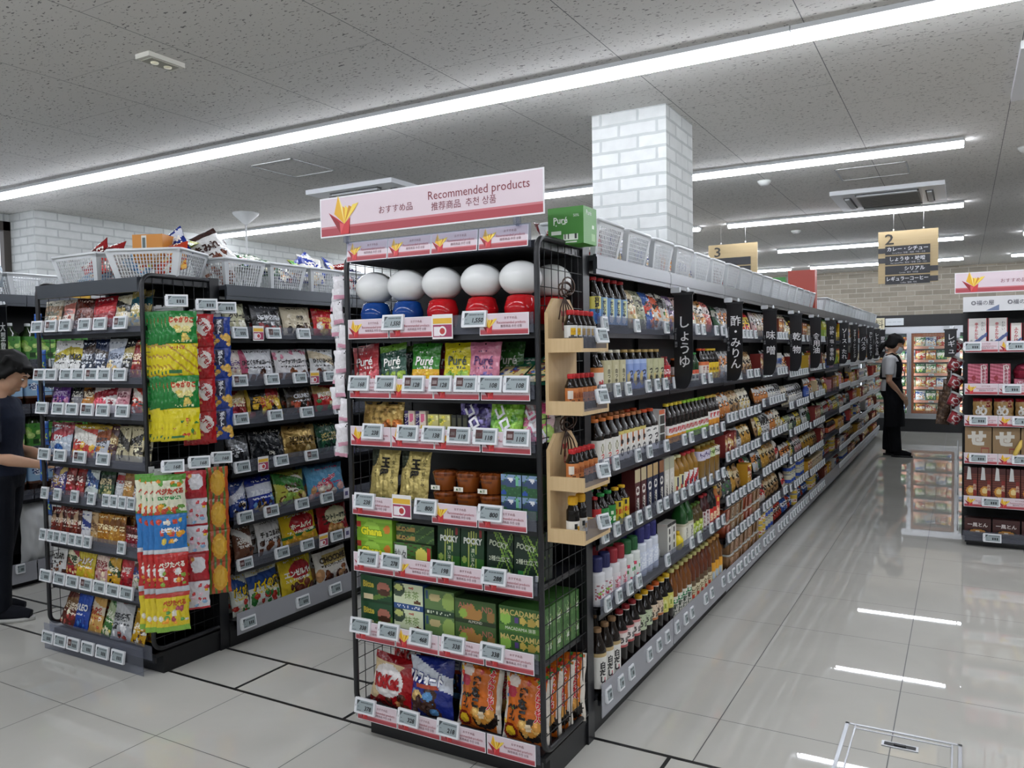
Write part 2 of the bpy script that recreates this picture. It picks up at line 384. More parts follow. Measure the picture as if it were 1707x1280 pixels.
def tub(name, cat, w, h, d, body, lid, ops):
    mb = MB(); mb.lathe([(0, .43), (h*.92, .485)], 24, body, 0, 5, sx=w, sy=d)
    r = mb.build(name, GLOSS); lm = MB(); lm.lathe([(h*.92, .505), (h, .505), (h+.002, .48)], 24, lid, 0, 5, sx=w, sy=d); lm.build('lid', MATTE, r)
    pm = MB(); nu, nv = 14, 14
    S = lambda x, y, o=0: Vector((x*.86, -d*(.44+.06*y/h/.9)*.995-.002-o*.5, y+h*.06))
    pm.grid(nu, nv, lambda u, v: S((u-.5)*w*.9, v*h*.76), paint(body, ops, nu, nv), 0); put_text(pm, S, w*.9, h*.76, ops, 0); pm.build('label', CARD, r)
    return Proto(r, cat)
def can(name, cat, h, r, body, ops, top='#b8b8b8', res=.005):
    mb = MB(); mb.lathe([(0, r*.93), (.004, r), (h-.004, r), (h, r*.93)], 20, top, 0); o = mb.build(name, GLOSS); lm = MB(); nu = 22; nv = max(8, int(h/res)); aw = r*2.6
    S = lambda x, y, off=0: Vector(((r+.0006+off*.6)*math.cos(-PI/2+x/r), (r+.0006+off*.6)*math.sin(-PI/2+x/r), .005+y))
    lm.grid(nu, nv, lambda u, v: S((u-.5)*2*aw, v*(h-.01)), paint(body, ops, nu, nv), 0); put_text(lm, S, 2*aw, h-.01, ops, 0); lm.build('label', CARD, o)
    return Proto(o, cat)

# ---------------- shelf-edge tickets ----------------
def price_tag(w, h, digits, seed=0, red=False, name='price_tag'):
    mb = MB(); t = .010; b = w*.10
    mb.box(-w/2, -t, 0, w/2, 0, h, '#e4e6e9', 0); mb.box(-w/2-.004, -t*.6, h*.1, -w/2, 0, h*.9, '#d5d8dc', 0)
    r = mb.build(name, MATTE); s = MB(); z0, z1 = h*.13, h*.87; x0, x1 = -w/2+b*1.15, w/2-b*.75
    S = lambda x, y, o=0: Vector((x, -t-.0008-o*.5, y))
    s.quad((x0, -t-.0008, z0), (x1, -t-.0008, z0), (x1, -t-.0008, z1), (x0, -t-.0008, z1), '#98a3a6')
    W, H = x1-x0, z1-z0; q = random.Random(seed)
    def bar(a, c, e, g, col): s.quad(S(x0+W*a, z0+H*c, .0006), S(x0+W*e, z0+H*c, .0006), S(x0+W*e, z0+H*g, .0006), S(x0+W*a, z0+H*g, .0006), col)
    if red: bar(.0, .28, .36, 1.0, '#4a2524'); bar(.05, .45, .3, .75, '#a89a98')
    else: s.poly([S(x0, z1, .0006), S(x0, z1-H*.45, .0006), S(x0+W*.2, z1, .0006)], '#3c4548')
    a = .4 if red else .24
    while a < .95:
        e = a+q.uniform(.03, .07); bar(a, .78, min(e, .97), .88, '#4a5356'); a = e+.02
    bar(.05, .1, .28, .15, '#4a5356'); bar(.06, .42, .15, .46, '#4a5356')
    if digits: s.text(S, digits, x0+W*.7, z0+H*.38, H*.48, '#14171a', 0, 0, W*.55, .03, shear=.15, off=.0014)
    else:
        for i in range(3): bar(.46+i*.15, .2, .56+i*.15, .58, '#22282b')
    s.text(S, '|||||', -w/2+b*.55, h/2, h*.1, '#3a3d40', 0, PI/2, h*.4)
    s.build('screen', CARD, r)
    return Proto(r, 'price tag')
def crane(mb, S, cx, cy, k, mat=0):
    P = lambda pts, col, o: mb.poly([S(cx+x*k, cy+y*k, o) for x, y in pts], col, mat)
    P([(-1.03, .24), (-.45, -.1), (0, -.4), (.38, -.1), (.3, -.88), (-.25, -.9)], '#b5232a', .0004); P([(-1.03, .24), (-.3, -.32), (-.25, -.9)], '#8e1a20', .0005)
    P([(-.38, 1.05), (-.66, .15), (0, -.4)], '#e0ac24', .0006); P([(-.38, 1.05), (-.08, .4), (0, -.4)], '#f6e48a', .0007)
    for i, (p, q) in enumerate((((-.1, .5), (.16, .3)), ((.06, .52), (.36, .3)), ((.3, .5), (.62, .36)), ((.55, .52), (.95, .58)), ((.68, .24), (.95, .58)))): P([(0, -.4), q, p], ('#d99a1c', '#f2d24a', '#c98914', '#f0d455', '#dca52a')[i], .0008+.00012*i)
    P([(0, -.4), (.38, -.1), (.3, -.88), (-.25, -.9)], '#c8353a', .0016); P([(-.3, -.32), (0, -.4), (-.25, -.9)], '#d9545a', .0017)
def promo(w, h, name='promo_card', cat='promo card', big=False):
    mb = MB(); mb.box(-w/2, -.001, 0, w/2, .0005, h, '#e9e7ea', 0); S = lambda x, y, o=0: Vector((x, -.0012-o, y)); e = .035*h
    mb.quad(S(-w/2+e, e), S(w/2-e, e), S(w/2-e, h-e), S(-w/2+e, h-e), '#dccbd2'); mb.quad(S(-w/2+e, e, .0002), S(w/2-e, e, .0002), S(w/2-e, h*.22, .0002), S(-w/2+e, h*.22, .0002), '#a8434c'); mb.quad(S(-w/2+e, h*.22, .0002), S(w/2-e, h*.22, .0002), S(w/2-e, h*.27, .0002), S(-w/2+e, h*.27, .0002), '#c4757c')
    if big:
        crane(mb, S, -w*.375, h*.5, h*.5); mb.text(S, 'おすすめ品', -w*.125, h*.53, h*.2, '#7d3540', off=.001)
        mb.text(S, 'Recommended products', w*.235, h*.72, h*.27, '#7d2a34', maxw=w*.42, off=.001); mb.text(S, '推荐商品  추천 상품', w*.175, h*.45, h*.2, '#7d3540', maxw=w*.29, off=.001)
    else:
        crane(mb, S, -w*.3, h*.5, h*.46); mb.text(S, 'おすすめ品', w*.14, h*.78, h*.13, '#7d3540', off=.001)
        mb.text(S, 'Recommended products', w*.15, h*.58, h*.17, '#a0404a', maxw=w*.58, off=.001); mb.text(S, '推荐商品 추천 상품', w*.15, h*.4, h*.13, '#6d3540', off=.001)
    return Proto(mb.build(name, CARD), cat)
def coupon(w, h):
    mb = MB(); mb.box(-w/2, -.001, 0, w/2, .0005, h, '#e8e6e4', 0); S = lambda x, y, o=0: Vector((x, -.0012-o, y))
    R = lambda a, b, c, d, col, o=.0002: mb.quad(S((a-.5)*w, b*h, o), S((c-.5)*w, b*h, o), S((c-.5)*w, d*h, o), S((a-.5)*w, d*h, o), col)
    R(.04, .62, .96, .84, '#e0b23c'); R(.04, .08, .96, .58, '#a03a5c'); R(.08, .12, .38, .5, '#e9e2e6', .0004)
    mb.blob(S, 0, h*.32, [(.2*h*math.cos(a), .2*h*math.sin(a)) for a in np.linspace(0, 2*PI, 17)[:-1]], '#f0ecec', off=.0006); mb.blob(S, 0, h*.32, [(.13*h*math.cos(a), .13*h*math.sin(a)) for a in np.linspace(0, 2*PI, 17)[:-1]], '#b23a3a', off=.0008)
    return Proto(mb.build('coupon_card', CARD), 'coupon card')
def ticket2(w, h):
    mb = MB(); mb.box(-w/2, -.001, 0, w/2, .0005, h, '#d9d7e0', 0); S = lambda x, y, o=0: Vector((x, -.0012-o, y))
    mb.quad(S(-.02*w, 0, .0002), S(w/2, 0, .0002), S(w/2, h, .0002), S(-.02*w, h, .0002), '#3a3560'); mb.text(S, '2点', w*.24, h*.5, h*.6, '#e8e8f0', maxw=w*.4, off=.0006); mb.quad(S(-.4*w, .3*h, .0002), S(-.15*w, .3*h, .0002), S(-.15*w, .7*h, .0002), S(-.4*w, .7*h, .0002), '#5a5580')
    return Proto(mb.build('offer_card', CARD), 'offer card')

# ---------------- the room ----------------
CEIL = 2.75
mb = MB(); mb.box(-9.2, -4.2, -.1, 7.7, 15.9, 0, '#ccc'); struct(mb, 'floor', mat_floor())
mb = MB(); mb.box(-9.2, -4.2, CEIL, 7.7, 15.9, CEIL+.1, '#ccc'); struct(mb, 'ceiling', mat_ceil())
WBR = mat_brick('white_brick_wallpaper', '#c9ccca', '#d3d6d4', '#b3b7b6', .215, .0725, .0085)
TBR = mat_brick('stone_brick_wallpaper', '#a89f90', '#8f887b', '#b9b2a5', .26, .085, .007)
mb = MB(); mb.box(-9.0, 15.0, 1.97, 7.5, 15.2, CEIL, '#ccc'); mb.box(-9.0, 15.85, 0, 7.5, 15.95, CEIL, '#ccc'); struct(mb, 'wall_back', TBR)
mb = MB(); mb.box(-9.0, 14.96, 1.775, 7.5, 15.2, 1.97, '#111'); struct(mb, 'trim_1', BLACKM)
PLW = plain('wall_paint', '#d4d5d2', .7)
mb = MB(); mb.box(7.5, -4.2, 0, 7.6, 15.9, CEIL); struct(mb, 'wall_right', PLW)
mb = MB(); mb.box(-9.2, -4.2, 0, 7.7, -4.1, CEIL); struct(mb, 'wall_front', PLW)
mb = MB(); mb.box(-7.5, -4.2, 0, -7.4, 2.1, CEIL); mb.box(-7.5, 2.1, 0, -7.4, 4.0, .9); mb.box(-7.5, 2.1, 2.68, -7.4, 4.0, CEIL); mb.box(-7.5, 4.0, 0, -7.0, 15.9, CEIL); struct(mb, 'wall_left', WBR)
FRM = plain('bronze_window_frame', '#4a4540', .45, .3)
mb = MB()
for a, b in ((2.1, 2.16), (2.98, 3.12), (3.94, 4.0)): mb.box(-7.49, a, .9, -7.38, b, 2.68)
mb.box(-7.49, 2.1, 2.6, -7.38, 4.0, 2.68); mb.box(-7.49, 2.1, .9, -7.38, 4.0, .97)
wf = struct(mb, 'window_1', FRM, (-7.44, 3.05, 0))
mb = MB(); mb.box(-7.455, 2.16, .97, -7.445, 3.94, 2.6); g = mb.build('window_pane', emis('daylight_through_frosted_pane', '#eef4ff', 1.6), wf, (-7.44, 3.05, 0))
mb = MB(); mb.box(-1.795, 4.105, 0, -1.37, 4.575, CEIL); struct(mb, 'pillar', WBR)
DARKL = plain('floor_joint_strip', '#1c1c1c', .35)
mb = MB()
mb.box(-7.3, 2.352, 0, -.2, 2.366, .0012); mb.box(-7.3, 2.674, 0, -.39, 2.690, .0012)
for k in range(11):
    x = -.9-.62*k; mb.box(x-.007, 2.352, 0, x+.007, 2.69, .0014)
struct(mb, 'trim_2', DARKL)
mb = MB(); S2 = STEEL
for a in ((-.385, 2.2, -.372, 3.25), (-.352, 2.2, -.346, 3.235), (-.006, 2.2, .006, 3.25), (-.028, 2.2, -.022, 3.235)): mb.box(a[0], a[1], 0, a[2], a[3], .003)
mb.box(-.385, 3.238, 0, .006, 3.25, .003); mb.box(-.352, 3.21, 0, -.022, 3.216, .003)
fh = mb.build('floor_hatch', STEEL, None, (-.19, 2.8, 0)); tag(fh, 'steel framed access hatch set into the glossy floor tiles', 'floor hatch')
mb = MB(); mb.box(-.25, 3.115, 0, -.13, 3.155, .004, '#ccc', 0); mb.box(-.242, 3.122, .004, -.138, 3.148, .0045, '#555', 1); mb.box(-.21, 3.128, .0045, -.17, 3.142, .008, '#222', 1); mb.build('handle', [STEEL, DARKINK], fh, (-.19, 2.8, 0))

# ---------------- ceiling lights ----------------
LAMP = emis('lamp_diffuser', '#f2f6ff', LIGHT)
def lamp_proto(L):
    mb = MB(); mb.box(-L/2, -.078, -.02, L/2, .078, 0, '#ccc')
    r = mb.build('ceiling_light', WHITEM); d = MB(); pr = [(-.0235*math.cos(a), -.02-.03*math.sin(a)) for a in np.linspace(0, PI, 9)]
    n = [d.add([(s*L/2*.998, y, z) for y, z in pr]) for s in (-1, 1)]
    for i in range(8): d.face((n[0]+i, n[0]+i+1, n[1]+i+1, n[1]+i), (1, 1, 1), 0, True)
    d.face([n[0]+i for i in range(9)][::-1], (1, 1, 1)); d.face([n[1]+i for i in range(9)], (1, 1, 1))
    d.build('diffuser', LAMP, r); return Proto(r, 'ceiling light')
LP1, LP2 = lamp_proto(2.02), lamp_proto(2.13)
for i, x1 in enumerate((3.44, 1.41, -.615, -2.64, -4.665)): LP1.put((x1-1.0125, 3.48, CEIL), 0, 'tube light in nearest unbroken ceiling row, '+ORD[i]+' from the right', 'tube lights of the nearest row')
rows = (('second', 5.85), ('third', 8.36), ('fourth', 10.92), ('fifth', 13.5), ('overhead', .98), ('rear', -1.5))
for nm, y in rows:
    for i, x1 in enumerate((4.86, 2.43, 0, -2.43, -4.86)):
        x = x1-1.065+(.3 if x1 > 0 else 0)
        LP2.put((x, y, CEIL), 0, 'white tube light in %s ceiling row, %s from the right' % (nm, ORD[i]), 'tube lights of the %s row' % nm)
# ---------------- things on the ceiling ----------------
def cassette(x0, y0, x1, y1, label):
    cx, cy = (x0+x1)/2, (y0+y1)/2; o = (cx, cy, CEIL)
    r = empty('ceiling_air_conditioner', o, label, 'air conditioner')
    mb = MB(); z = CEIL-.035
    mb.box(x0, y0, z, x1, y1, CEIL, '#dfe1e2'); mb.build('panel', WHITEP, r, o)
    w, h = x1-x0, y1-y0; mb = MB(); mb.box(x0+w*.22, y0+h*.2, z-.008, x1-w*.22, y1-h*.2, z, '#9c9c9a')
    for k in range(12):
        t = y0+h*(.22+.56*k/11); mb.box(x0+w*.23, t, z-.012, x1-w*.23, t+.008, z-.008, '#828280')
    mb.build('grille', MATTE, r, o)
    for a in ((x0+w*.1, y0+h*.2, x0+w*.17, y1-h*.2), (x1-w*.17, y0+h*.2, x1-w*.1, y1-h*.2), (x0+w*.22, y0+h*.08, x1-w*.22, y0+h*.14), (x0+w*.22, y1-h*.14, x1-w*.22, y1-h*.08)):
        mb = MB(); mb.box(a[0], a[1], z-.006, a[2], a[3], z, '#4a4c4e'); mb.box(a[0]+.012, a[1]+.012, z-.018, a[2]-.012, a[3]-.012, z-.006, '#c4c6c8'); mb.build('flap', MATTE, r, o)
cassette(-.98, 7.17, -.13, 8.07, 'white ceiling air conditioner between second and third light rows')
cassette(-4.51, 4.7, -3.66, 5.55, 'white ceiling air conditioner behind the pink recommended sign')
cassette(.21, 4.1, 1.06, 4.95, 'white ceiling air conditioner cut by the right photo edge')
def hatch(x0, y0, x1, y1, label):
    mb = MB(); t = .012; z = CEIL-.004
    for a in ((x0, y0, x1, y0+t), (x0, y1-t, x1, y1), (x0, y0, x0+t, y1), (x1-t, y0, x1, y1)): mb.box(a[0], a[1], z, a[2], a[3], CEIL, '#b9bbbd')
    tag(mb.build('ceiling_hatch', MATTE, None, ((x0+x1)/2, (y0+y1)/2, CEIL)), label, 'ceiling hatch')
hatch(-.83, 6.3, -.35, 6.75, 'small framed ceiling hatch before the far air conditioner')
hatch(-4.24, 3.89, -3.85, 4.31, 'thin framed ceiling hatch beyond the nearest light row')
mb = MB(); mb.box(-3.09, 2.22, CEIL-.02, -3.0, 2.4, CEIL, '#d4d2c8'); mb.box(-3.08, 2.24, CEIL-.024, -3.01, 2.38, CEIL-.02, '#9d9b90'); mb.lathe([(CEIL-.03, .0), (CEIL-.029, .016), (CEIL-.02, .018)], 12, '#eee8cc', 0, cx=-3.045, cy=2.28); mb.lathe([(CEIL-.03, .0), (CEIL-.029, .016), (CEIL-.02, .018)], 12, '#eee8cc', 0, cx=-3.045, cy=2.345)
tag(mb.build('emergency_light', MATTE, None, (-3.045, 2.31, CEIL)), 'small flat emergency light alone on the ceiling boards', 'emergency light')
r = empty('ceiling_pole', (-5.66, 5.13, CEIL), 'thin white pole with cone cover hanging from ceiling', 'hanging pole')
mb = MB(); mb.lathe([(CEIL-.11, .014), (CEIL-.1, .02), (CEIL-.02, .11), (CEIL, .115)], 16, '#d8dada', 0, cx=-5.66, cy=5.13); mb.build('cone_cover', MATTE, r, (-5.66, 5.13, CEIL))
mb = MB(); mb.tube([(-5.66, 5.13, CEIL-.05), (-5.66, 5.13, 1.9)], .008, '#d4d6d6'); mb.build('rod', MATTE, r, (-5.66, 5.13, CEIL))
for i, (x, y, d) in enumerate(((-1.35, 6.4, 'beyond the brick pillar'), (-1.62, 9.3, 'above the wooden sign numbered three'), (.36, 6.3, 'close to the right photo edge'))):
    mb = MB(); mb.lathe([(CEIL-.035, 0), (CEIL-.034, .03), (CEIL-.012, .05), (CEIL, .052)], 16, '#c9cac8', 0, cx=x, cy=y); tag(mb.build('smoke_detector', MATTE, None, (x, y, CEIL)), 'small round smoke detector on ceiling '+d, 'smoke detector')
r = empty('spotlight', (.275, 3.92, CEIL), 'white ceiling spotlight cut by the right photo edge', 'spotlight')
mb = MB(); mb.box(.25, 3.86, CEIL-.03, .3, 3.98, CEIL, '#ddd'); mb.build('bracket', MATTE, r, (.275, 3.92, CEIL)); mb = MB(); mb.lathe([(CEIL-.22, .045), (CEIL-.2, .05), (CEIL-.06, .035), (CEIL-.03, .012)], 16, '#e4e4e4', 0, cx=.28, cy=3.92); mb.build('lamp_head', GLOSS, r, (.275, 3.92, CEIL))

def hang_sign(x0, x1, z0, z1, y, num, lines, label):
    o = ((x0+x1)/2, y, z1); w = x1-x0; h = z1-z0
    r = empty('aisle_sign', o, label, 'hanging sign')
    mb = MB(); mb.box(x0, y, z0, x1, y+.02, z1, '#c9a76f'); mb.build('board', WOODS, r, o)
    S = lambda x, z, o_=0: Vector((x, y-.001-o_, z))
    mb = MB(); mb.text(S, num, x0+w*.19, z1-h*.15, h*.27, '#24201c', 0, 0, None, .012, sx=1.2); mb.build('number', INK, r, o)
    for i, (jp, en, al) in enumerate(lines):
        zc = z1-h*(.37+.19*i); mb = MB(); a, b = x0+w*.12, x1-w*.13
        mb.box(a, y-.006, zc-h*.082, b, y, zc+h*.082, '#1b1d24'); e0, e1 = (x0, a) if al else (b, x1); mb.box(e0, y-.002, zc-h*.05, e1, y, zc+h*.05, '#2c2c32')
        T = lambda x, z, o_=0: Vector((x, y-.0065-o_, z))
        mb.text(T, jp, (a+b)/2+(0 if al else w*.12)*(i == 2), zc+h*.022, h*.085, '#e9e9ec', 0, 0, (b-a)*.92, .02); mb.text(T, en, (a+b)/2+w*.02, zc-h*.052, h*.035, '#c9c9cc', 0, 0, (b-a)*.85)
        mb.build('text_panel', CARD, r, o)
    for k in (.26, .76):
        mb = MB(); x = x0+w*k; mb.tube([(x, y+.01, z1), (x, y+.01, CEIL)], .0012, '#999', seg=4); mb.lathe([(z1, .006), (z1+.015, .008), (z1+.02, .002)], 8, '#ddd', 0, cx=x, cy=y+.01); mb.build('wire', MATTE, r, o)
hang_sign(-.71, -.203, 2.047, 2.54, 8.4, '2', (('カレー・シチュー', 'Curry/Stew  咖喱・炖菜  카레・스튜', True), ('しょうゆ・味噌', 'Soy sauce/Miso  酱油・味噌  간장・미소', True), ('シリアル', 'Cereals  麦片  시리얼', False), ('レギュラーコーヒー', 'Coffee  咖啡  커피', False)), 'wooden aisle sign numbered two hanging over the open aisle')
hang_sign(-2.35, -1.845, 2.05, 2.543, 8.4, '3', (('', '', True), ('', '', True), ('', '', False), ('', '', False)), 'wooden aisle sign numbered three half hidden behind white baskets')
mb = MB(); mb.box(-1.33, 14.9, 1.74, -1.16, 14.92, 1.93, '#d8cfae'); mb.text(lambda x, z, o=0: Vector((x, 14.898-o, z)), '料', -1.245, 1.83, .14, '#2a2a2a'); tag(mb.build('category_sign', CARD, None, (-1.245, 14.9, 1.83)), 'cream square sign above the freezer, by the sauce row end', 'sign')
mb = MB(); mb.box(-1.15, 14.93, 1.8, -.87, 14.95, 1.92, '#d2d8dc'); mb.text(lambda x, z, o=0: Vector((x, 14.928-o, z)), '― ― ―', -1.01, 1.86, .06, '#7a8088', maxw=.2); tag(mb.build('notice_sign', CARD, None, (-1.01, 14.93, 1.86)), 'small pale notice above the freezer doors', 'sign')

# ---------------- shelving ----------------
BD = '#131417'
def rail(mb, axis, pos, a, b, z0, z1, out):
    """clear ticket holder: axis 'y' faces -y at y=pos, axis 'x' faces out*x at x=pos"""
    t = .003
    if axis == 'y': mb.box(a, pos-t, z0, b, pos, z1, '#bbb')
    else: mb.box(min(pos, pos+t*out), a, z0, max(pos, pos+t*out), b, z1, '#bbb')
def end_unit(x0, x1, yf, yb, tops, label, name='end_display_rack', base_h=.10, topz=1.83, mesh=(True, True), skirt=None, fascia=False, rail_h=.066):
    o = ((x0+x1)/2, (yf+yb)/2, 0); R = empty(name, o, label, 'display rack')
    mb = MB(); mb.box(x0+.03, yf+.05, 0, x1-.01, yb-.01, base_h-.015, BD); mb.box(x0+.02, yf+.01, base_h-.015, x1-.005, yb, base_h, BD); mb.build('plinth', BLACKM, R, o)
    mb = MB(); mb.box(x0+.02, yb-.03, base_h, x1-.02, yb-.01, topz-.02, BD); mb.build('back_panel', BLACKM, R, o)
    for x in (x0+.0, x1-.035):
        mb = MB(); mb.box(x, yb-.035, 0, x+.035, yb+.02, topz, BD)
        for k in range(30): mb.box(x+.012, yb-.0365, .12+k*.056, x+.022, yb-.035, .145+k*.056, '#050505')
        mb.build('upright', BLACK, R, o)
    for x, on in ((x0+.006, mesh[0]), (x1-.006, mesh[1])):
        if not on: continue
        mb = MB(); zt, zb, rr = topz-.012, base_h+.02, .05; pts = [(x, yb-.04, zt)]
        for k in range(7): a = PI/2*k/6; pts.append((x, yf+rr-rr*math.sin(a), zt-rr+rr*math.cos(a)))
        for k in range(7): a = PI/2*k/6; pts.append((x, yf+rr-rr*math.cos(a), zb+rr-rr*math.sin(a)))
        pts.append((x, yb-.04, zb)); mb.tube(pts, .0105, '#15161a', seg=8); f = mb.build('side_frame', BLACK, R, o)
        mb = MB(); n = 6
        for k in range(1, n+1): y = yf+(yb-.04-yf)*k/(n+.5); mb.tube([(x, y, zb), (x, y, zt)], .0017, seg=5)
        z = zb+.055
        while z < zt-.02: mb.tube([(x+.002, yf, z), (x+.002, yb-.04, z)], .0017, seg=5); z += .062
        mb.build('wire_mesh', WIRE, f, (0, 0, 0)).location = (0, 0, 0)
        m = bpy.data.objects[f.children[0].name].data
        for v in m.vertices: v.co -= Vector(o)
    decks = []
    for i, zt in enumerate(tops):
        mb = MB(); dz = zt-.04; mb.box(x0+.02, yf+.02, dz-.02, x1-.02, yb-.03, dz, BD); mb.box(x0+.02, yf+.012, dz-.045, x1-.02, yf+.022, dz, BD)
        s = mb.build('shelf', BLACK, R, o); mb = MB(); rail(mb, 'y', yf, x0+.005, x1-.02, zt-rail_h, zt, -1)
        if skirt and i == len(tops)-1:
            mk = MB(); mk.box(x0-.015, yf-.02, zt-.16, x1-.06, yf-.017, zt-.01, '#bbb'); mk.build('clear_skirt', ACRYL, s, o)
        mb.build('label_rail', ACRYL, s, o); decks.append(dz)
    mb = MB(); mb.box(x0+.01, yf+.02, topz-.045, x1-.01, yb, topz-.02, BD)
    if fascia: mb.box(x0, yf-.005, topz-.085, x1-.03, yf+.02, topz-.02, '#aab0b6', 1)
    mb.build('top_shelf', [BLACK, FASC], R, o)
    return R, decks
CT = (1.58, 1.362, 1.186, .927, .713, .453, .147)
CU, CD = end_unit(-2.0, -1.19, 2.28, 2.66, CT, 'black end rack under the big pink recommended products sign', topz=1.835)
LT = (1.636, 1.40, 1.235, 1.006, .812, .60, .392, .14)
LU, LD = end_unit(-4.0, -3.18, 2.28, 2.68, LT, 'black snack end rack by the staff member in navy', topz=1.835, skirt=True, fascia=True)
RT = (1.475, 1.175, .95, .68, .37, .115)
RU, RD = end_unit(0.0, .84, 6.55, 6.95, RT, 'black end rack of pink and brown boxes at right photo edge', topz=1.80, mesh=(False, False), rail_h=.07)

def bay(ax, y0, y1, xr, xl, tops, label, name='gondola_shelving', fascia=True, skirt=True, topz=1.80, left=True, lip=.125):
    """one bay of a two-sided row whose spine stands at x=ax; xr is the face towards +x"""
    o = (ax, (y0+y1)/2, 0); R = empty(name, o, label, 'shelving unit'); e = .004
    mb = MB(); mb.box(min(xl+.03, ax-.012), y0, 0, xr-.045, y1, .12, BD); mb.build('plinth', BLACKM, R, o)
    mb = MB(); mb.box(ax-.012, y0, .1, ax+.012, y1, topz-.03, BD); mb.box(ax-.012, y0+.001, .1, ax+.03, y0+.025, topz-.03, BD); mb.build('back_panel', BLACKM, R, o)
    decks = []
    for i, zt in enumerate(tops):
        last = i == len(tops)-1; mb = MB(); dz = zt-.04; mb.box(ax+.012, y0+e, dz-.02, xr-.006, y1-e, dz, BD)
        if not last: mb.box(ax+.012, y0+e, dz-.045, xr-.3, y0+e+.003, dz, BD)
        if left: mb.box(xl+.006, y0+e, dz-.02, ax-.012, y1-e, dz, BD)
        mb.box(xr-.016, y0+e, dz-.04, xr-.006, y1-e, dz, '#222327'); s = mb.build('shelf', BLACK, R, o)
        mb = MB(); rail(mb, 'x', xr, y0+e, y1-e, zt-(.062 if not last else lip), zt, 1)
        mb.build('label_rail', SKIRT if last else ACRYL, s, o); decks.append(dz)
        if left: mb = MB(); rail(mb, 'x', xl, y0+e, y1-e, zt-.062, zt, -1); mb.build('label_rail', ACRYL, s, o)
    mb = MB(); mb.box(xl, y0, topz-.02, xr-.004, y1, topz, '#c3c6c9', 1); mb.box(xr-.012, y0+.002, topz-.068, xr, y1-.002, topz+.004, '#aab0b6', 1); mb.box(xr, y0+.002, topz-.05, xr+.004, y1-.002, topz-.006, '#aab0b6', 1); mb.box(xl-.004, y0, topz-.068, xl+.008, y1, topz, '#aab0b6', 1)
    if not fascia: pass
    mb.build('top_shelf', [BLACK, FASC], R, o)
    return R, decks
XR = -1.165
YB = [2.685, 3.53]+[3.53+.945*k for k in range(1, 12)]
BT = [(1.57, 1.335, 1.075, .835, .59, .29)]*2+[(1.56, 1.33, 1.11, .905, .67, .47, .28)]+[(1.56, 1.32, 1.136, .92, .70, .48, .28)]
for k in range(4, 12): BT.append(((1.55, 1.29, 1.06, .86, .66, .46, .28), (1.55, 1.31, 1.08, .84, .63, .45, .28))[k % 2])
BT = [tuple(1.45+(z-1.45)*1.074 for z in t) for t in BT]
AD = []
for k in range(12): AD.append(bay(-1.352 if k in (0, 1, 2) else -1.59, YB[k], YB[k+1], XR, -1.367 if k in (1, 2) else -2.02, BT[k], 'black double sided shelving, %s bay of the sauce aisle row' % ORD[k], left=k not in (1, 2))[1])
LR = (1.60, 1.362, 1.172, .932, .678, .445, .175)
LRD = []
for k, (a, b) in enumerate(((2.70, 3.62), (3.62, 4.5), (4.5, 5.4))): LRD.append(bay(-3.6, a, b, -3.13, -4.08, LR, 'black double sided shelving, %s bay of the chocolate aisle row' % ORD[k], lip=.11)[1])
BR = (1.46, 1.17, .90, .62, .16)
BRD = []
for k, (a, b) in enumerate(((1.1, 2.0), (2.0, 2.9), (2.9, 3.8), (3.8, 4.7))): BRD.append(bay(-5.65, a, b, -5.2, -6.1, BR, 'black shelving of bottled drinks, %s bay behind the left staff member' % ORD[k], topz=1.86)[1])
for k in range(6): bay(.42, 6.975+.9*k, 6.975+.9*k+.9, .83, .03, (1.45, 1.15, .85, .55, .25), 'plain row shelving behind pink box rack, %s bay back' % ORD[k])

# ================= goods on the centre end rack =================
TILT = -.16
def pure(base, top, tcol, fr, cols, band=None):
    ops = [('b', .86, 1, top), ('e', .5, .95, .035, .025, '#1a1a1a')]+([('b', 0, .42, band)] if band else [])+[('f', fr, 26, .05, .0, .95, .34, .05, .1, cols), ('p', .1, .78, .6, .83, tcol, .3, 3), ('t', 'Puré', .5, .61, .26, tcol, dict(bold=.02, maxw=.86)), ('p', .25, .43, .8, .47, tcol, .45, 5)]
    return pouch('gummy_pouch', 'gummy pouch', .128, .165, .028, base, ops)
YF = 2.335
def cput(p, x, sh, label, group=None, y=YF, rz=0, rx=TILT, ry=0, dz=0, sc=None): return p.put((x, y, CD[sh]+dz+.002), rz, label, group, rx, ry, sc)
def jar(body, name='money_jar'):
    mb = MB(); mb.lathe([(0, .045), (.004, .052), (.06, .058), (.095, .048), (.102, .038)], 28, body, 0); r = mb.build(name, GLOSS)
    m2 = MB(); m2.lathe([(.098+.06-.06*math.cos(a), .074*math.sin(a) if 0 < a < PI else .0) for a in np.linspace(.5, PI, 15)], 32, '#e3e4e2', 0); m2.build('lid', GLOSS, r); return Proto(r, 'jar')
JB, JR = jar('#123f86'), jar('#b3151c')
for x, p, y, l in ((-1.925, JB, 2.36, 'plain round jar with deep blue base, outermost on the top shelf'), (-1.775, JB, 2.36, 'plain round jar with deep blue base, beside the red based jars'), (-1.62, JR, 2.36, 'plain round jar with red base, next to the blue based jars'), (-1.455, JR, 2.36, 'plain round jar with red base, middle of the red ones'), (-1.30, JR, 2.36, 'plain round jar with red base, at the wire mesh side in front'), (-1.27, JR, 2.53, 'plain round jar with red base, behind another by the wire mesh')): p.put((x, y, CD[0]+.001), 0, l, 'plain round jars on the top shelf')
G5 = 'fruit gummy pouches'
P = pure('#a8222b', '#8f1a22', '#f1e9e6', 1, ['#d8606a', '#e8a0a0', '#c43a44', '#f0c8bc']); cput(P, -1.955, 1, 'red gummy pouch with peach art, slanted beside the rack post', G5, ry=-.14)
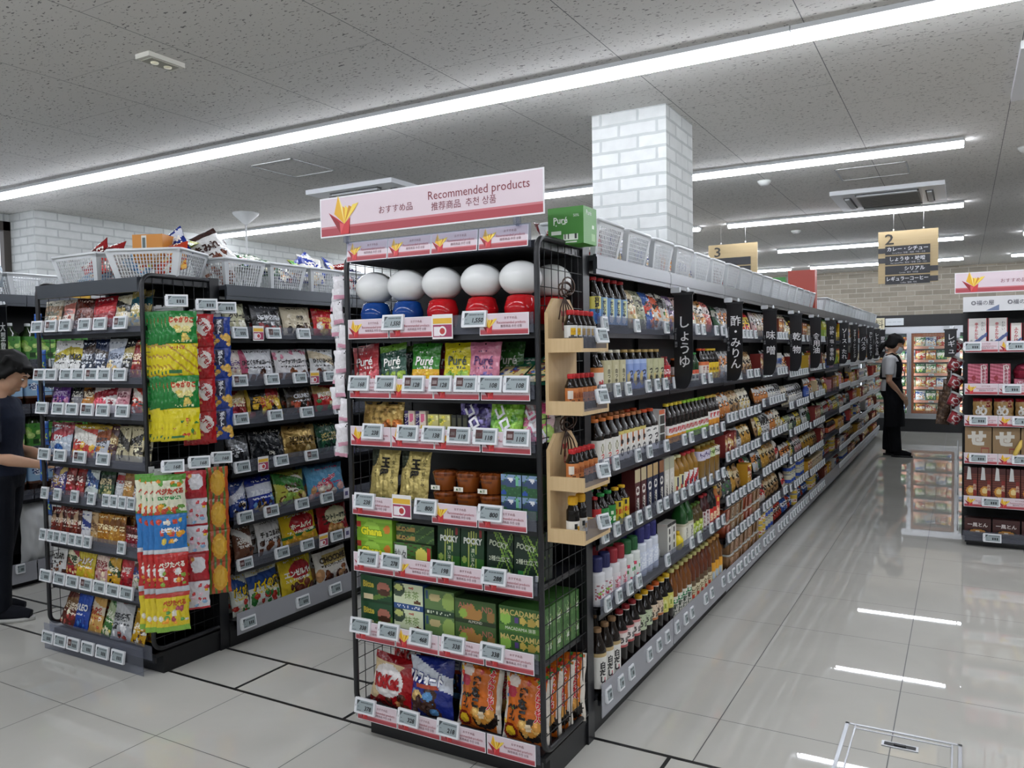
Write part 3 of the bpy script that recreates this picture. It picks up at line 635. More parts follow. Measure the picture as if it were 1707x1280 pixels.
P = pure('#1f4a3a', '#5c8a2c', '#f1f1ea', 2, ['#7f9f2c', '#9dbb45', '#5e7d22']); cput(P, -1.825, 1, 'dark green gummy pouch with green grapes, slanted, behind 168 tag', G5, ry=-.14)
cput(P, -1.775, 1, 'dark green gummy pouch half hidden behind the slanted one', G5, y=2.42, ry=-.14)
P = pure('#2f7d22', '#2a6b20', '#f4f0ea', 3, ['#e8b81c', '#f2d040', '#dda010'], '#e3b224'); cput(P, -1.69, 1, 'green gummy pouch with yellow lemon slice', G5); P2 = pure('#8a1f3c', '#7a1a34', '#f0e6e6', 4, ['#d8b040', '#b04060']); cput(P2, -1.655, 1, 'maroon gummy pouch peeking out behind the lemon one', G5, y=2.39)
P = pure('#d3c41c', '#b9ad18', '#2a3a30', 5, ['#8fb83a', '#a9cc4c', '#6f9a2a']); cput(P, -1.555, 1, 'yellow gummy pouch with pale green grapes', G5, y=2.345)
P = pure('#c9788f', '#b56a82', '#4a1f5a', 6, ['#4a3a78', '#6a5a9a', '#3a2c60']); cput(P, -1.44, 1, 'pink gummy pouch with purple grapes in front', G5); P = pure('#3a6a32', '#2c5528', '#e4e8de', 7, ['#7aa040', '#5a8030']); cput(P, -1.395, 1, 'green gummy pouch hidden behind the pink grape pouch', G5, y=2.42)
P = carton('candy_card', 'candy card', .105, .15, .012, '#1f6a50', [('b', 0, .5, '#d8c890'), ('f', 11, 30, .05, .05, .95, .75, .05, .1, ['#e8d040', '#3a78c0', '#8a4a30', '#d8d0c0', '#50306a']), ('p', .1, .8, .9, .95, '#e4e4e0', .5, 2)])
for i, (x, y, z) in enumerate(((-1.345, 2.33, 0), (-1.235, 2.33, .012), (-1.345, 2.35, .03), (-1.235, 2.37, .036))): P.put((x, y, CD[1]+.012+z), 0, 'green candy card lying flat, %s, on the gummy shelf' % ('front inner', 'front by mesh', 'upper inner', 'upper by mesh')[i], 'flat candy cards', -1.15)
# shelf 3
P = pouch('biscuit_bag', 'biscuit bag', .2, .175, .035, '#a98a4a', [('f', 21, 40, 0, 0, 1, 1, .03, .09, ['#c4a560', '#9a7a3c', '#d8bd78', '#8a6a30']), ('f', 22, 16, .5, .02, .95, .3, .05, .09, ['#b86a28', '#d89038', '#8a4a1c']), ('t', 'とろ', .28, .78, .3, '#1c140c', dict(bold=.03)), ('t', '生', .76, .78, .26, '#1c140c', dict(bold=.03)), ('t', 'プレミアム', .5, .52, .1, '#3a2c18'), ('t', 'Caramel', .42, .36, .09, '#3a2c18')], mat=FOIL)
cput(P, -1.888, 2, 'shiny gold biscuit bag with black brush lettering', None)
P = carton('candy_box', 'candy box', .044, .095, .02, '#e8d8c8', [('r', 0, 0, .36, 1, '#3c2a66'), ('e', .68, .75, .24, .17, '#d86a8a'), ('e', .68, .3, .26, .2, '#e2b81c'), ('t', 'ボンタン', .18, .5, .9, '#f0e8d0', dict(vert=True, maxw=.85))])
for i, x in enumerate((-1.752, -1.702)): cput(P, x, 2, 'purple and yellow candy box, %s of two' % ('left' if i == 0 else 'right'), 'purple candy boxes', rx=0)
P = carton('candy_box', 'candy box', .046, .085, .02, '#c8c07a', [('b', 0, .3, '#3f5a2a'), ('f', 31, 14, .1, .3, .9, .9, .1, .2, ['#d8cc50', '#7a8a3a', '#e8e0a0']), ('p', .1, .05, .9, .25, '#e8e8d0', .5)])
for i, x in enumerate((-1.648, -1.598)): cput(P, x, 2, 'pale green candy box, %s of two' % ('left' if i == 0 else 'right'), 'pale green candy boxes', rx=0)
P = carton('candy_box', 'candy box', .02, .085, .05, '#20221e', [('r', .2, .1, .8, .9, '#4a4a38')])
for i, x in enumerate((-1.558, -1.535, -1.512)): cput(P, x, 2, 'slim dark candy box set on edge, %s from the green boxes' % ORD[i], 'slim dark candy boxes', rx=0, y=2.35)
for i, (x, b, fc, lb, y) in enumerate(((-1.478, '#2c2348', ['#4c4080', '#6a5ea0', '#8a80b8', '#3a3068'], 'dark purple gummy pouch with grape art and slanted white lettering', YF), (-1.355, '#5c9a28', ['#8cc040', '#a8d860', '#4a8a20', '#78b038'], 'bright green gummy pouch with slanted white lettering', YF), (-1.245, '#d8b8bc', ['#d87a98', '#e8d8d8', '#c84a78', '#a8c868'], 'pale pink gummy pouch by the wire mesh', 2.35), (-1.25, '#e8e4dc', ['#f0ece8', '#8ab060', '#d8d0c0'], 'white gummy pouch behind the pale pink one', 2.43))):
    p = pouch('gummy_pouch', 'gummy pouch', .138, .135, .035, b, [('f', 40+i, 34, 0, .3, 1, 1, .06, .13, fc), ('f', 50+i, 8, .05, .02, .95, .3, .08, .15, [fc[0], fc[-1]]), ('t', 'コロロ', .52, .42, .34, '#f0eef2', dict(rot=-1.0, bold=.05, maxw=1.0))]); cput(p, x, 2, lb, 'grape gummy pouches', y=y)
# shelf 4
P = pouch('tea_pouch', 'tea pouch', .135, .215, .03, '#b9a766', [('r', 0, .0, 1, 1, '#b9a766'), ('e', .05, .95, .22, .3, '#2e3526'), ('t', '玉露', .55, .62, .2, '#16140e', dict(vert=True, maxw=.4, bold=.04)), ('t', '八女一煎のみ', .84, .6, .09, '#2a2618', dict(vert=True, maxw=.5)), ('p', .18, .4, .24, .7, '#5a5034', .4), ('t', '▲茶', .55, .1, .07, '#2f5a26', dict(bold=.03))], mat=FOIL)
for i, x in enumerate((-1.893, -1.752)): cput(P, x, 3, 'matte gold green tea pouch with brush lettering, %s' % ('beside the rack post' if i == 0 else 'next to brown cups'), 'gold tea pouches')
mb = MB(); mb.lathe([(0, .030), (.004, .036), (.055, .045), (.062, .047), (.066, .047), (.072, .04), (.0725, 0)], 28, '#6a3416', 0, colf=lambda a, z: lin('#8a4a1e') if .028 < z < .034 else lin(('#6f3817', '#7a4020', '#5c2c10')[int(a*5) % 3]))
pc = mb.build('pudding_cup', GLOSS); mb = MB(); mb.quad((-.034, -.0465, .006), (.004, -.0465, .006), (.004, -.0465, .022), (-.034, -.0465, .022), '#e6e2d4'); mb.text(lambda x, z, o=0: Vector((x, -.0467-o*.3, z)), '▲茶', -.015, .014, .011, '#2f5a26'); mb.text(lambda x, z, o=0: Vector((x, -.0475-o*.3, z)), 'chocolat', 0, .048, .014, '#2a1408', shear=.2); mb.build('label', CARD, pc)
P = Proto(pc, 'dessert cup')
for j in range(2):
    for i, x in enumerate((-1.61, -1.512, -1.414)): P.put((x, 2.345, CD[3]+.001+.0735*j), 0, 'brown dessert cup, %s of the %s layer' % (('left', 'middle', 'right')[i], ('bottom', 'top')[j]), 'stacked brown dessert cups')
P = carton('tea_box', 'tea box', .078, .074, .05, '#39553a', [('r', .0, .5, 1, 1, '#7d97b8'), ('d', .38, .0, .46, '#caa0a0'), ('e', .42, .6, .42, .22, '#39486a'), ('e', .42, .76, .12, .1, '#e4e8ec'), ('b', 0, .48, '#2f5a38'), ('s', 12, 1.2, .12, '#3f7048'), ('r', 0, .5, 1, .52, '#d0c8b0'), ('e', .5, .62, .4, .2, '#3c4d70'), ('e', .5, .77, .13, .1, '#eaecee'), ('r', .74, .52, .9, .95, '#6fb890'), ('e', .13, .17, .12, .13, '#2a4fa0')], side='#2c4a34')
for j in range(2):
    for i, x in enumerate((-1.325, -1.243)): P.put((x, 2.34, CD[3]+.002+.0745*j), 0, 'mountain picture tea box, %s of the %s layer' % (('inner', 'outer')[i], ('bottom', 'top')[j]), 'mountain picture tea boxes')
# shelf 5
P = carton('chocolate_box', 'chocolate box', .168, .073, .09, '#7fae2f', [('e', .42, .62, .24, .42, '#9cc94a'), ('e', .86, .7, .09, .22, '#c87828'), ('b', 0, .16, '#8cbc38'), ('t', 'Ghana', .42, .55, .5, '#e6e02a', dict(bold=.05, maxw=.8, outline='#5a8a1c')), ('t', 'Ghana', .4, .09, .13, '#2a4a14'), ('r', 0, .75, .12, 1, '#b83a28')], side='#6c9a2a')
for j in range(3): P.put((-1.912, 2.35, CD[4]+.002+.0735*j), 0, 'lime green chocolate box with yellow lettering, %s of its stack' % ('bottom', 'middle', 'top')[j], 'lime green chocolate boxes')
P = carton('chocolate_box', 'chocolate box', .17, .085, .08, '#3f6b2c', [('r', .02, .05, .35, .9, '#dfe0dc'), ('s', 5, 1.1, .2, '#4a3a22'), ('r', .02, .05, .35, .9, '#dfe0dc'), ('e', .74, .5, .16, .36, '#d8d060'), ('r', .88, .1, .96, .9, '#c0302a'), ('t', '紗々', .18, .5, .4, '#222', dict(maxw=.3))], side='#20301a'); P.put((-1.737, 2.345, CD[4]+.002), 0, 'green chocolate box with white lettered panel and yellow moon', None)
P = carton('chocolate_box', 'chocolate box', .17, .032, .08, '#33502a', [('r', 0, .2, .5, .7, '#a8884a'), ('p', .05, .3, .45, .6, '#2a2a1c', .5), ('s', 6, 1.0, .15, '#5a7a3a')], side='#1a2016')
for j in range(2): P.put((-1.735, 2.36, CD[4]+.0885+.0325*j), 0, 'flat dark green chocolate box, %s of two' % ('lower', 'upper')[j], 'flat dark green boxes')
P = carton('biscuit_stick_box', 'biscuit stick box', .096, .16, .025, '#173a20', [('d', 0, .0, .35, '#2a5e22'), ('e', .15, .3, .1, .07, '#8aa04a'), ('r', .34, 0, .37, .9, '#a8b058'), ('r', .43, 0, .46, .95, '#b8c068'), ('r', .53, 0, .56, .95, '#a8b058'), ('r', .63, 0, .66, .9, '#98a850'), ('r', .8, .8, .9, .98, '#8a2a2a'), ('e', .52, .4, .14, .24, '#1c4a26'), ('t', 'POCKY', .52, .72, .17, '#e9ece4', dict(bold=.05, maxw=.8)), ('t', '濃い深み', .52, .36, .1, '#e0e4c8', dict(vert=True, maxw=.4))], side='#12301a')
for i, x in enumerate((-1.592, -1.492)):
    for j in range(2): P.put((x, 2.335+.03*j, CD[4]+.002), 0, 'dark green stick biscuit box with white lettering, %s, %s' % (('inner', 'outer')[i], ('front', 'behind')[j]), 'dark green stick boxes', -.05)
P = carton('biscuit_stick_box', 'biscuit stick box', .104, .165, .025, '#10281a', [('d', .62, -1.3, .7, '#7a9a3a'), ('d', .75, -1.1, .83, '#5a8030'), ('d', .88, -.9, .95, '#8aac48'), ('d', .3, 1.4, .38, '#6a9038'), ('d', .12, 1.5, .2, '#4a7028'), ('e', .25, .12, .12, .1, '#2a7a38'), ('t', 'POCKY', .45, .7, .15, '#c8d0b8', dict(bold=.03, maxw=.7, rot=-.15)), ('t', '2種仕立て', .48, .4, .11, '#dfe6cc', dict(maxw=.8)), ('r', .82, .02, .92, .16, '#e0e0d8')], side='#0e2016')
for i, x in enumerate((-1.38, -1.272)):
    for j in range(3): P.put((x, 2.335+.03*j, CD[4]+.002), 0, 'dark box of green stick biscuits, %s, %s' % (('inner', 'by the mesh')[i], ('front', 'second back', 'third back')[j]), 'two flavour stick boxes', -.05)
# shelf 6
def stack(key, p, x, h, desc, sh=5, n=2, deep=1, dd=.08, y=2.35, g=None):
    for j in range(n):
        for k in range(deep): p.put((x, y+dd*k, CD[sh]+.002+h*j), 0, '%s, %s%s' % (desc, ('lower', 'upper', 'topmost')[j], '' if deep == 1 else ', '+('front', 'second row back', 'third row back', 'fourth row back')[k]), g or key)
P = carton('chocolate_box', 'chocolate box', .15, .1, .07, '#1f4a2c', [('d', .1, .5, .3, '#5a7a30'), ('e', .72, .6, .2, .22, '#a86a58'), ('e', .74, .42, .2, .12, '#4a2a1c'), ('r', .1, .12, .4, .3, '#d8c8a0'), ('b', 0, .1, '#163a20'), ('t', 'Bitte', .26, .68, .3, '#c9b545', dict(bold=.04, maxw=.45, sx=.85))], side='#183a22'); stack('dark green square boxes', P, -1.918, .1005, 'dark green chocolate box with gold lettering')
P = carton('chocolate_box', 'chocolate box', .132, .095, .07, '#cfd8b4', [('e', .16, .75, .22, .3, '#3a4a3a'), ('e', .16, .82, .15, .12, '#b8c070'), ('b', 0, .22, '#2c4f86'), ('p', .1, .06, .9, .16, '#d8dce4', .4), ('e', .8, .32, .12, .08, '#5a3a22'), ('t', '抹茶', .62, .58, .34, '#6a8a3a', dict(maxw=.6)), ('t', 'meiji', .6, .87, .12, '#b03a30', dict(bold=.03))], side='#27497c'); stack('pale matcha boxes', P, -1.768, .0955, 'pale green chocolate box with blue band')
P = carton('chocolate_box', 'chocolate box', .128, .092, .07, '#5d7a48', [('e', .82, .6, .22, .35, '#8fa858'), ('e', .35, .7, .2, .16, '#b8a878'), ('b', 0, .2, '#27402e'), ('p', .1, .05, .9, .14, '#d0d8c0', .4), ('r', .06, .6, .14, .92, '#2a4a6a')], side='#4a6638'); stack('mid green boxes', P, -1.63, .0925, 'mid green chocolate box with pale centre')
P = carton('nut_chocolate_box', 'chocolate box', .168, .085, .07, '#3e5a2c', [('e', .4, .45, .28, .35, '#a87a40'), ('e', .2, .4, .1, .2, '#8cac48'), ('e', .55, .75, .06, .16, '#3a5a28'), ('e', .88, .4, .1, .24, '#8a6a3a'), ('b', 0, .2, '#26361e'), ('t', 'ALM', .25, .74, .34, '#b0685a', dict(maxw=.5)), ('t', 'ND', .8, .68, .34, '#b0685a', dict(maxw=.3)), ('t', 'ALMOND', .5, .1, .15, '#d8d8c8')], side='#2c4424'); stack('almond boxes', P, -1.478, .0855, 'olive nut chocolate box with red lettering')
P = carton('nut_chocolate_box', 'chocolate box', .168, .085, .07, '#38602a', [('b', .0, .26, '#4c7a2c'), ('e', .15, .5, .13, .24, '#8cb850'), ('e', .55, .48, .08, .16, '#c0a850'), ('e', .75, .45, .1, .18, '#b09848'), ('e', .92, .5, .08, .16, '#c8b060'), ('r', .35, .38, .46, .58, '#54407a'), ('t', 'MACADAMIA', .5, .77, .3, '#c4b26a', dict(maxw=.94, bold=.02)), ('t', 'MACADAMIA 抹茶', .5, .13, .17, '#e6e6d6', dict(maxw=.7))], side='#3f6a30', sops=[('r', .1, .1, .3, .9, '#587f44'), ('r', .6, .3, .9, .55, '#d0d4c4'), ('p', .4, .1, .95, .9, '#8aa870', .25)]); stack('macadamia boxes', P, -1.297, .0855, 'bright green nut chocolate box with pale lettering', deep=4, dd=.073)
# shelf 7
P = pouch('chocolate_bag', 'chocolate bag', .215, .19, .06, '#9c1218', [('d', .55, 1.4, 2, '#d8bf94'), ('r', 0, .86, 1, 1, '#8a1016'), ('b', 0, .1, '#6f0c10'), ('f', 61, 10, .5, .06, .95, .3, .04, .07, ['#3a1a10', '#5a2a18', '#b8804a']), ('e', .4, .52, .36, .32, '#e9e4e2'), ('t', 'KitKat', .4, .52, .32, '#a5141a', dict(bold=.07, maxw=.66, rot=.08, sx=.75))], style='pillow')
cput(P, -1.885, 6, 'red chocolate wafer bag with white oval, in front', 'red wafer bags', y=2.35, ry=.1); cput(P, -1.87, 6, 'red chocolate wafer bag lying behind and above the front one', 'red wafer bags', y=2.46, dz=.06, ry=.02)
P = pouch('biscuit_bag', 'biscuit bag', .2, .215, .06, '#1c2a78', [('d', .6, -.35, .86, '#cdd3de'), ('f', 63, 16, .12, .06, .75, .4, .08, .13, ['#4a3026', '#3a241c', '#c8a868', '#5a90c0', '#46302a']), ('r', .2, .5, .75, .56, '#a8442a'), ('t', 'アルフォート', .42, .66, .2, '#f4f4f6', dict(bold=.06, maxw=.86, rot=-.06, outline='#1c2a78'))], style='pillow')
cput(P, -1.70, 6, 'royal blue biscuit bag with white lettering, in front', 'royal blue biscuit bags', y=2.35, ry=-.05); cput(P, -1.68, 6, 'royal blue biscuit bag standing behind another blue bag', 'royal blue biscuit bags', y=2.47, ry=-.05, dz=.02)
P = pouch('rice_cracker_bag', 'rice cracker bag', .185, .24, .07, '#c9661a', [('r', 0, 0, .1, 1, '#d8d0c4'), ('r', .92, 0, 1, 1, '#d8d0c4'), ('f', 65, 16, .3, .8, .95, .98, .03, .05, ['#3a8a3a', '#d8a020', '#b83a28', '#c9661a']), ('f', 66, 10, .0, .2, .3, .9, .03, .05, ['#a8c050', '#d84a30', '#e8c040', '#3a78b8']), ('e', .68, .2, .28, .17, '#1c1410'), ('f', 67, 14, .48, .14, .88, .32, .07, .1, ['#d89a48', '#c88838', '#e8b868']), ('e', .62, .24, .07, .06, '#f0dcb8'), ('e', .24, .84, .13, .09, '#e8d8cc'), ('e', .22, .7, .12, .08, '#b83048'), ('e', .2, .14, .18, .12, '#7a2414'), ('e', .2, .14, .12, .07, '#e0b828'), ('t', 'きなこ', .5, .56, .3, '#15100c', dict(vert=True, maxw=.45, bold=.09)), ('t', '餅', .27, .42, .2, '#15100c', dict(bold=.06)), ('t', 'ふんわり名人', .82, .62, .2, '#d22a30', dict(vert=True, maxw=.56, bold=.06, outline='#f6eee6'))], style='pillow', back='#d9d5cc')
for i, (x, y, r_, l) in enumerate(((-1.495, 2.355, 0, 'in front, next to the blue bag'), (-1.30, 2.345, 0, 'in front, by the wire mesh'), (-1.295, 2.42, .1, 'second behind the mesh'), (-1.285, 2.49, .12, 'third behind the mesh'), (-1.27, 2.56, .25, 'rearmost behind the mesh'), (-1.49, 2.45, .0, 'behind another next to the blue bag'))): cput(P, x, 6, 'orange rice cracker bag with black lettering, '+l, 'orange rice cracker bags', y=y, rz=r_)
# tickets and promo cards of the centre rack
PC = promo(.188, .072)
for sh, zt in enumerate((1.865,)+CT):
    xs = (-1.893, -1.702, -1.512, -1.318) if sh != 1 else (-1.893, -1.70, -1.318)
    if sh == 4: xs = (-1.893, -1.53, -1.337)
    for i, x in enumerate(xs): PC.put((x, 2.2735, zt-.072), 0, 'pink recommended card, %s on the %s rail from top of centre rack' % (ORD[i], ORD[sh]), 'pink recommended cards', .0 if sh else -.12)
mb = MB(); mb.box(-1.99, 2.277, 1.79, -1.215, 2.281, 1.868, '#bbb'); o = mb.build('label_rail', ACRYL, CU, CU.location)
CC = coupon(.085, .085)
CC.put((-1.563, 2.273, 1.500), 0, 'yellow banded coupon card under the jars', 'coupon cards'); CC.put((-1.756, 2.273, .858), 0, 'yellow banded coupon card under the gold tea pouches', 'coupon cards')
X_ = {598: -1.987, 643: -1.858}
def px2x(p): return -1.981+(p-600)*.00287+max(0, 0)-((p-600)**2)*1.07e-6
tags = {0: ((655, '1,550', 0), (790, '1,550', 0)), 1: ((598, '168', 0), (643, '168', 0), (690, '128', 1), (735, '128', 1), (777, '128', 1), (817, '108', 0), (861, '108', 0)), 2: ((621, '238', 0), (680, '38', 0), (723, '138', 0), (766, '118', 1), (810, '118', 1), (862, '118', 1)), 3: ((608, '238', 0), (712, '800', 0), (820, '800', 0)), 4: ((615, '218', 0), (655, '278', 0), (740, '198', 0), (828, '288', 0)), 5: ((602, '338', 0), (650, '458', 0), (704, '468', 0), (760, '338', 0), (826, '338', 0)), 6: ((610, '378', 0), (684, '328', 0), (752, '218', 0))}
TP = {}
for sh, L in tags.items():
    for i, (p, d, r_) in enumerate(L):
        if (d, r_) not in TP: TP[(d, r_)] = price_tag(.094, .056, d, len(TP)+3, r_)
        TP[(d, r_)].put((px2x(p)*.9776+(.012, .005, 0, -.01, -.018, -.026, -.035)[sh], 2.268, CT[sh]-.045), .03*rnd.uniform(-1, 1), 'white electronic price tag showing %s, %s on %s shelf of centre rack' % (d, ORD[i], ORD[sh]), 'price tags of the centre rack', -.18)
# the big sign
bs = promo(.945, .146, 'recommended_sign', 'promo sign', True); bs.put((-1.627, 2.262, 1.888), 0, 'large pink recommended products sign on top of the centre rack', None)
mb = MB()
for x in (-1.98, -1.26): mb.tube([(x, 2.272, 1.86), (x, 2.272, 1.92)], .006, '#ccc'); mb.box(x-.012, 2.264, 1.865, x+.012, 2.275, 1.895, '#ccc')
mb.build('clip', ACRYL, bs.r, (-1.627, 2.262, 1.888))
P = carton('gummy_carton', 'carton', .16, .15, .13, '#3b7f2a', [('r', .1, .28, .38, .36, '#dfe6d8'), ('p', .12, .5, .6, .6, '#d8e4d0', .2), ('r', .45, .1, .85, .28, '#dfe6d8'), ('r', .48, .12, .5, .26, '#333'), ('r', .56, .12, .6, .26, '#333'), ('r', .68, .12, .7, .26, '#333'), ('r', .76, .12, .8, .26, '#333'), ('r', .5, .02, .8, .07, '#dfe6d8'), ('t', 'Puré', .36, .66, .22, '#e8ece4', dict(bold=.02)), ('t', '50%', .8, .76, .1, '#e0e6dc')], side='#4a8f34', sops=[('r', .6, .1, .9, .3, '#8ab878'), ('r', .65, .45, .8, .55, '#cfe0c8'), ('t', 'Puré', .4, .85, .18, '#dfe8da')], top='#2f6a22'); P.put((-1.185, 2.53, 1.817), .0, 'green gummy carton on top of the centre rack', None, sc=.84)
# clip strip of white and pink packs on the far side post
p = pouch('hanging_snack_pack', 'snack pack', .055, .085, .02, '#e2dfe2', [('b', 0, .2, '#d8a0b4'), ('f', 71, 7, .1, .2, .9, .95, .03, .07, ['#2a2a2c', '#d8d4d8'])], style='pillow')
for i in range(14): p.put((-2.035-.03*(i % 2)-.012*math.sin(i), 2.29+.02*(i % 2), 1.66-.046*i), .5-.3*(i % 3), 'small white and pink snack pack hanging beside centre rack post, %s from top' % ORD[i], 'hanging white and pink packs', 0, .15*math.sin(i*2))
# wooden bottle racks on the mesh
def wood_rack(z0, z1, top, label, logo=True):
    o = (-1.17, 2.4, z0); R = empty('wooden_bottle_rack', o, label, 'wooden rack')
    mb = MB(); t = .012; y0, y1 = 2.29, 2.505; c = .05
    pts = [(y0, z0), (y1, z0), (y1, top-c), (y1-c, top), (y0+c, top), (y0, top-c)]
    n0 = mb.add([(-1.176, y, z) for y, z in pts]); n1 = mb.add([(-1.164, y, z) for y, z in pts])
    mb.face([n1+i for i in range(6)]); mb.face([n0+i for i in range(6)][::-1])
    for i in range(6): j = (i+1) % 6; mb.face((n0+i, n0+j, n1+j, n1+i))
    mb.build('back_board', WOOD, R, o)
    for zb in (z0, z1):
        mb = MB(); mb.box(-1.164, y0, zb, -1.045, y1, zb+.012); mb.box(-1.164, y0, zb+.012, -1.045, y0+.012, zb+.045); mb.box(-1.164, y1-.012, zb+.012, -1.045, y1, zb+.045); s = mb.build('tray', WOOD, R, o)
        mb = MB(); mb.box(-1.048, y0+.012, zb+.012, -1.046, y1-.012, zb+.075, '#bbb'); mb.build('clear_guard', ACRYL, s, o)
    mb = MB(); yc = (y0+y1)/2
    for k in range(4):
        a = (-.5, .5, -.25, .3)[k]; pts = [Vector((-1.158+.006*k, yc+.042*math.sin(t_)*(1+a*.4)*(1 if k % 2 else -1), top+.01+.024*(1-math.cos(t_))*(.6+.2*k)+a*.01)) for t_ in np.linspace(0, 2*PI*.8, 12)]; mb.tube(pts, .0028, '#3a2416', seg=5)
    for k in range(5): mb.tube([(-1.156, yc, top+.005), (-1.15, yc+.02*(k-2), top-.03), (-1.152, yc+.03*(k-2)+.01, top-.07-.01*(k % 2))], .0024, '#3a2416', seg=5)
    mb.build('raffia_bow', MATTE, R, o)
    mb = MB(); S = lambda y, z, o_=0: Vector((-1.1635+o_*.5, y, z)); zc = top-.045; yy = yc+.005
    mb.poly([S(yy-.022, zc+.012, .001), S(yy-.014, zc-.012, .001), S(yy+.014, zc-.012, .001), S(yy+.022, zc+.012, .001), S(yy+.008, zc+.004, .001), S(yy-.008, zc+.004, .001)], '#a8322c'); mb.blob(S, yy, zc-.038, [(.010*math.cos(a), .024*math.sin(a)) for a in np.linspace(0, 2*PI, 15)[:-1]], '#a8322c', off=.001); mb.text(S, '日田', yy, zc-.038, .016, '#e6d8b8', vert=True, maxw=.04, off=.002); mb.build('mark', INK, R, o)
    return R
wood_rack(1.245, 1.447, 1.625, 'upper pine bottle rack with brown bow on the wire mesh')
wood_rack(.83, 1.0, 1.18, 'lower pine bottle rack with brown bow on the wire mesh')
B1 = bottle('soy_sauce_bottle', 'bottle', .125, .019, '#150d09', '#b3161a', '#dcdcd8', [('r', .38, .25, .62, .8, '#e0b21c'), ('t', 'さしみ', .5, .52, .2, '#9a2a1a', dict(maxw=.2)), ('p', .3, .05, .7, .2, '#555', .4)], (.28, .6), capr=.0125, caph=.13, neck=.55, sq=4)
B2 = bottle('soy_sauce_bottle', 'bottle', .12, .019, '#150d09', '#b3161a', '#c77a42', [('r', .2, .3, .45, .8, '#dcd4c8'), ('t', '醤油', .58, .5, .4, '#7a2a14', dict(maxw=.2)), ('p', .3, .05, .8, .25, '#5a3a20', .4)], (.22, .62), capr=.0125, caph=.13, neck=.55, sq=4)
B3 = bottle('ponzu_bottle', 'bottle', .135, .022, '#100b08', '#d8a412', '#e8e4da', [('e', .5, .6, .08, .2, '#222'), ('e', .62, .45, .07, .22, '#d8a020'), ('t', '玉', .5, .35, .3, '#222')], (.08, .42), capr=.016, caph=.2, neck=.6)
for z, p, n, d, w in ((1.459, B1, 5, 'small dark bottle with red cap and yellow print', 'on upper pine tray'), (1.257, B2, 5, 'small dark bottle with red cap and orange label', 'on second pine tray'), (1.012, B2, 5, 'small dark bottle with red cap, orange label,', 'on third pine tray'), (.842, B3, 2, 'small dark bottle with big yellow cap', 'on lowest pine tray')):
    for i in range(n): p.put((-1.105, 2.335+(.038 if n > 2 else .06)*i, z), .9, '%s %s, %s from front' % (d, w, ORD[i]), d+'s')
TW = price_tag(.052, .05, None, 77)
for z, w in ((1.475, 'upper tray'), (1.275, 'second tray'), (1.03, 'third tray'), (.86, 'lowest tray')): TW.put((-1.03, 2.42, z), 1.25, 'small white price tag clipped on the %s of the wooden racks' % w, 'tags of the wooden racks', -.3)

# ================= snack end rack (seen at the left) =================
BAND = ['#c9b48a', '#6a3a20', '#b83a30', '#d8c8a8', '#3a5a8a']
def art(seed, base, acc, txt=None, tcol='#f2efe8', foods=('#8a4a22', '#c88838', '#5a2c18'), top=None, tv=.62, th=.2, out=None, rot=0, low=.42, n=12, vert=False):
    q = random.Random(seed); ops = []
    if top: ops.append(('b', .86, 1, top))
    if acc: ops.append(('d', q.uniform(.45, .55), q.uniform(-.5, .5), q.uniform(.7, .85), acc))
    ops.append(('f', seed, n, .08, .04, .92, low, .05, .11, list(foods))); ops.append(('p', .12, tv-.2, .88, tv-.14, tcol, .5, seed)); ops.append(('p', .15, .87, .85, .93, tcol, .35, seed+1))
    if txt: ops.append(('t', txt, .5, tv, th, tcol, dict(bold=.05, maxw=.84, rot=rot, outline=out, vert=vert)))
    else: ops.append(('p', .12, tv-.1, .88, tv+.08, tcol, .6, seed+2))
    return ops
def lx(px): return float(np.interp(px, [60, 100, 150, 200, 240], [-4.13, -3.92, -3.673, -3.44, -3.264]))
LDX = (.045, .028, .016, 0, -.014, -.03, -.044, -.06)
def lrow(sh, items, noun, cat, h, d=.03, y=2.33, style='stand', tilt=-.2, mat=None, cpw=1.0):
    for i, it in enumerate(items):
        a, b, base, acc, txt, tcol, foods, desc = it[:8]; k = it[8] if len(it) > 8 else {}
        x = (lx(a)+lx(b))/2+LDX[sh]; w = (lx(b)-lx(a))*cpw
        p = pouch(noun, cat, max(w, .035), h*k.get('h', 1), d, base, art(sh*31+i*7+100, base, acc, txt, tcol, foods, top=k.get('top'), tv=k.get('tv', .55), th=k.get('th', .2), out=k.get('out'), low=k.get('low', .4)), style=k.get('style', style), mat=k.get('mat', mat))
        for j in range(k.get('n', 2)):
            p.put((x+.006*j, y+.045*j, LD[sh]+.002), rnd.uniform(-.06, .06), '%s%s, %s shelf of left snack rack' % (desc, '' if j == 0 else ', copy behind', ORD[sh]), 'sweets on the %s shelf of the snack rack' % ORD[sh], tilt, k.get('ry', rnd.uniform(-.05, .05)))
BRN = ('#5a2c18', '#7a4424', '#3a1c10'); NUT = ('#d8b878', '#b88a48', '#e8d8b0'); BER = ('#a8283a', '#d85a6a', '#7a1a2a'); WHT = ('#ece6d8', '#d8c8a0', '#f4efe4')
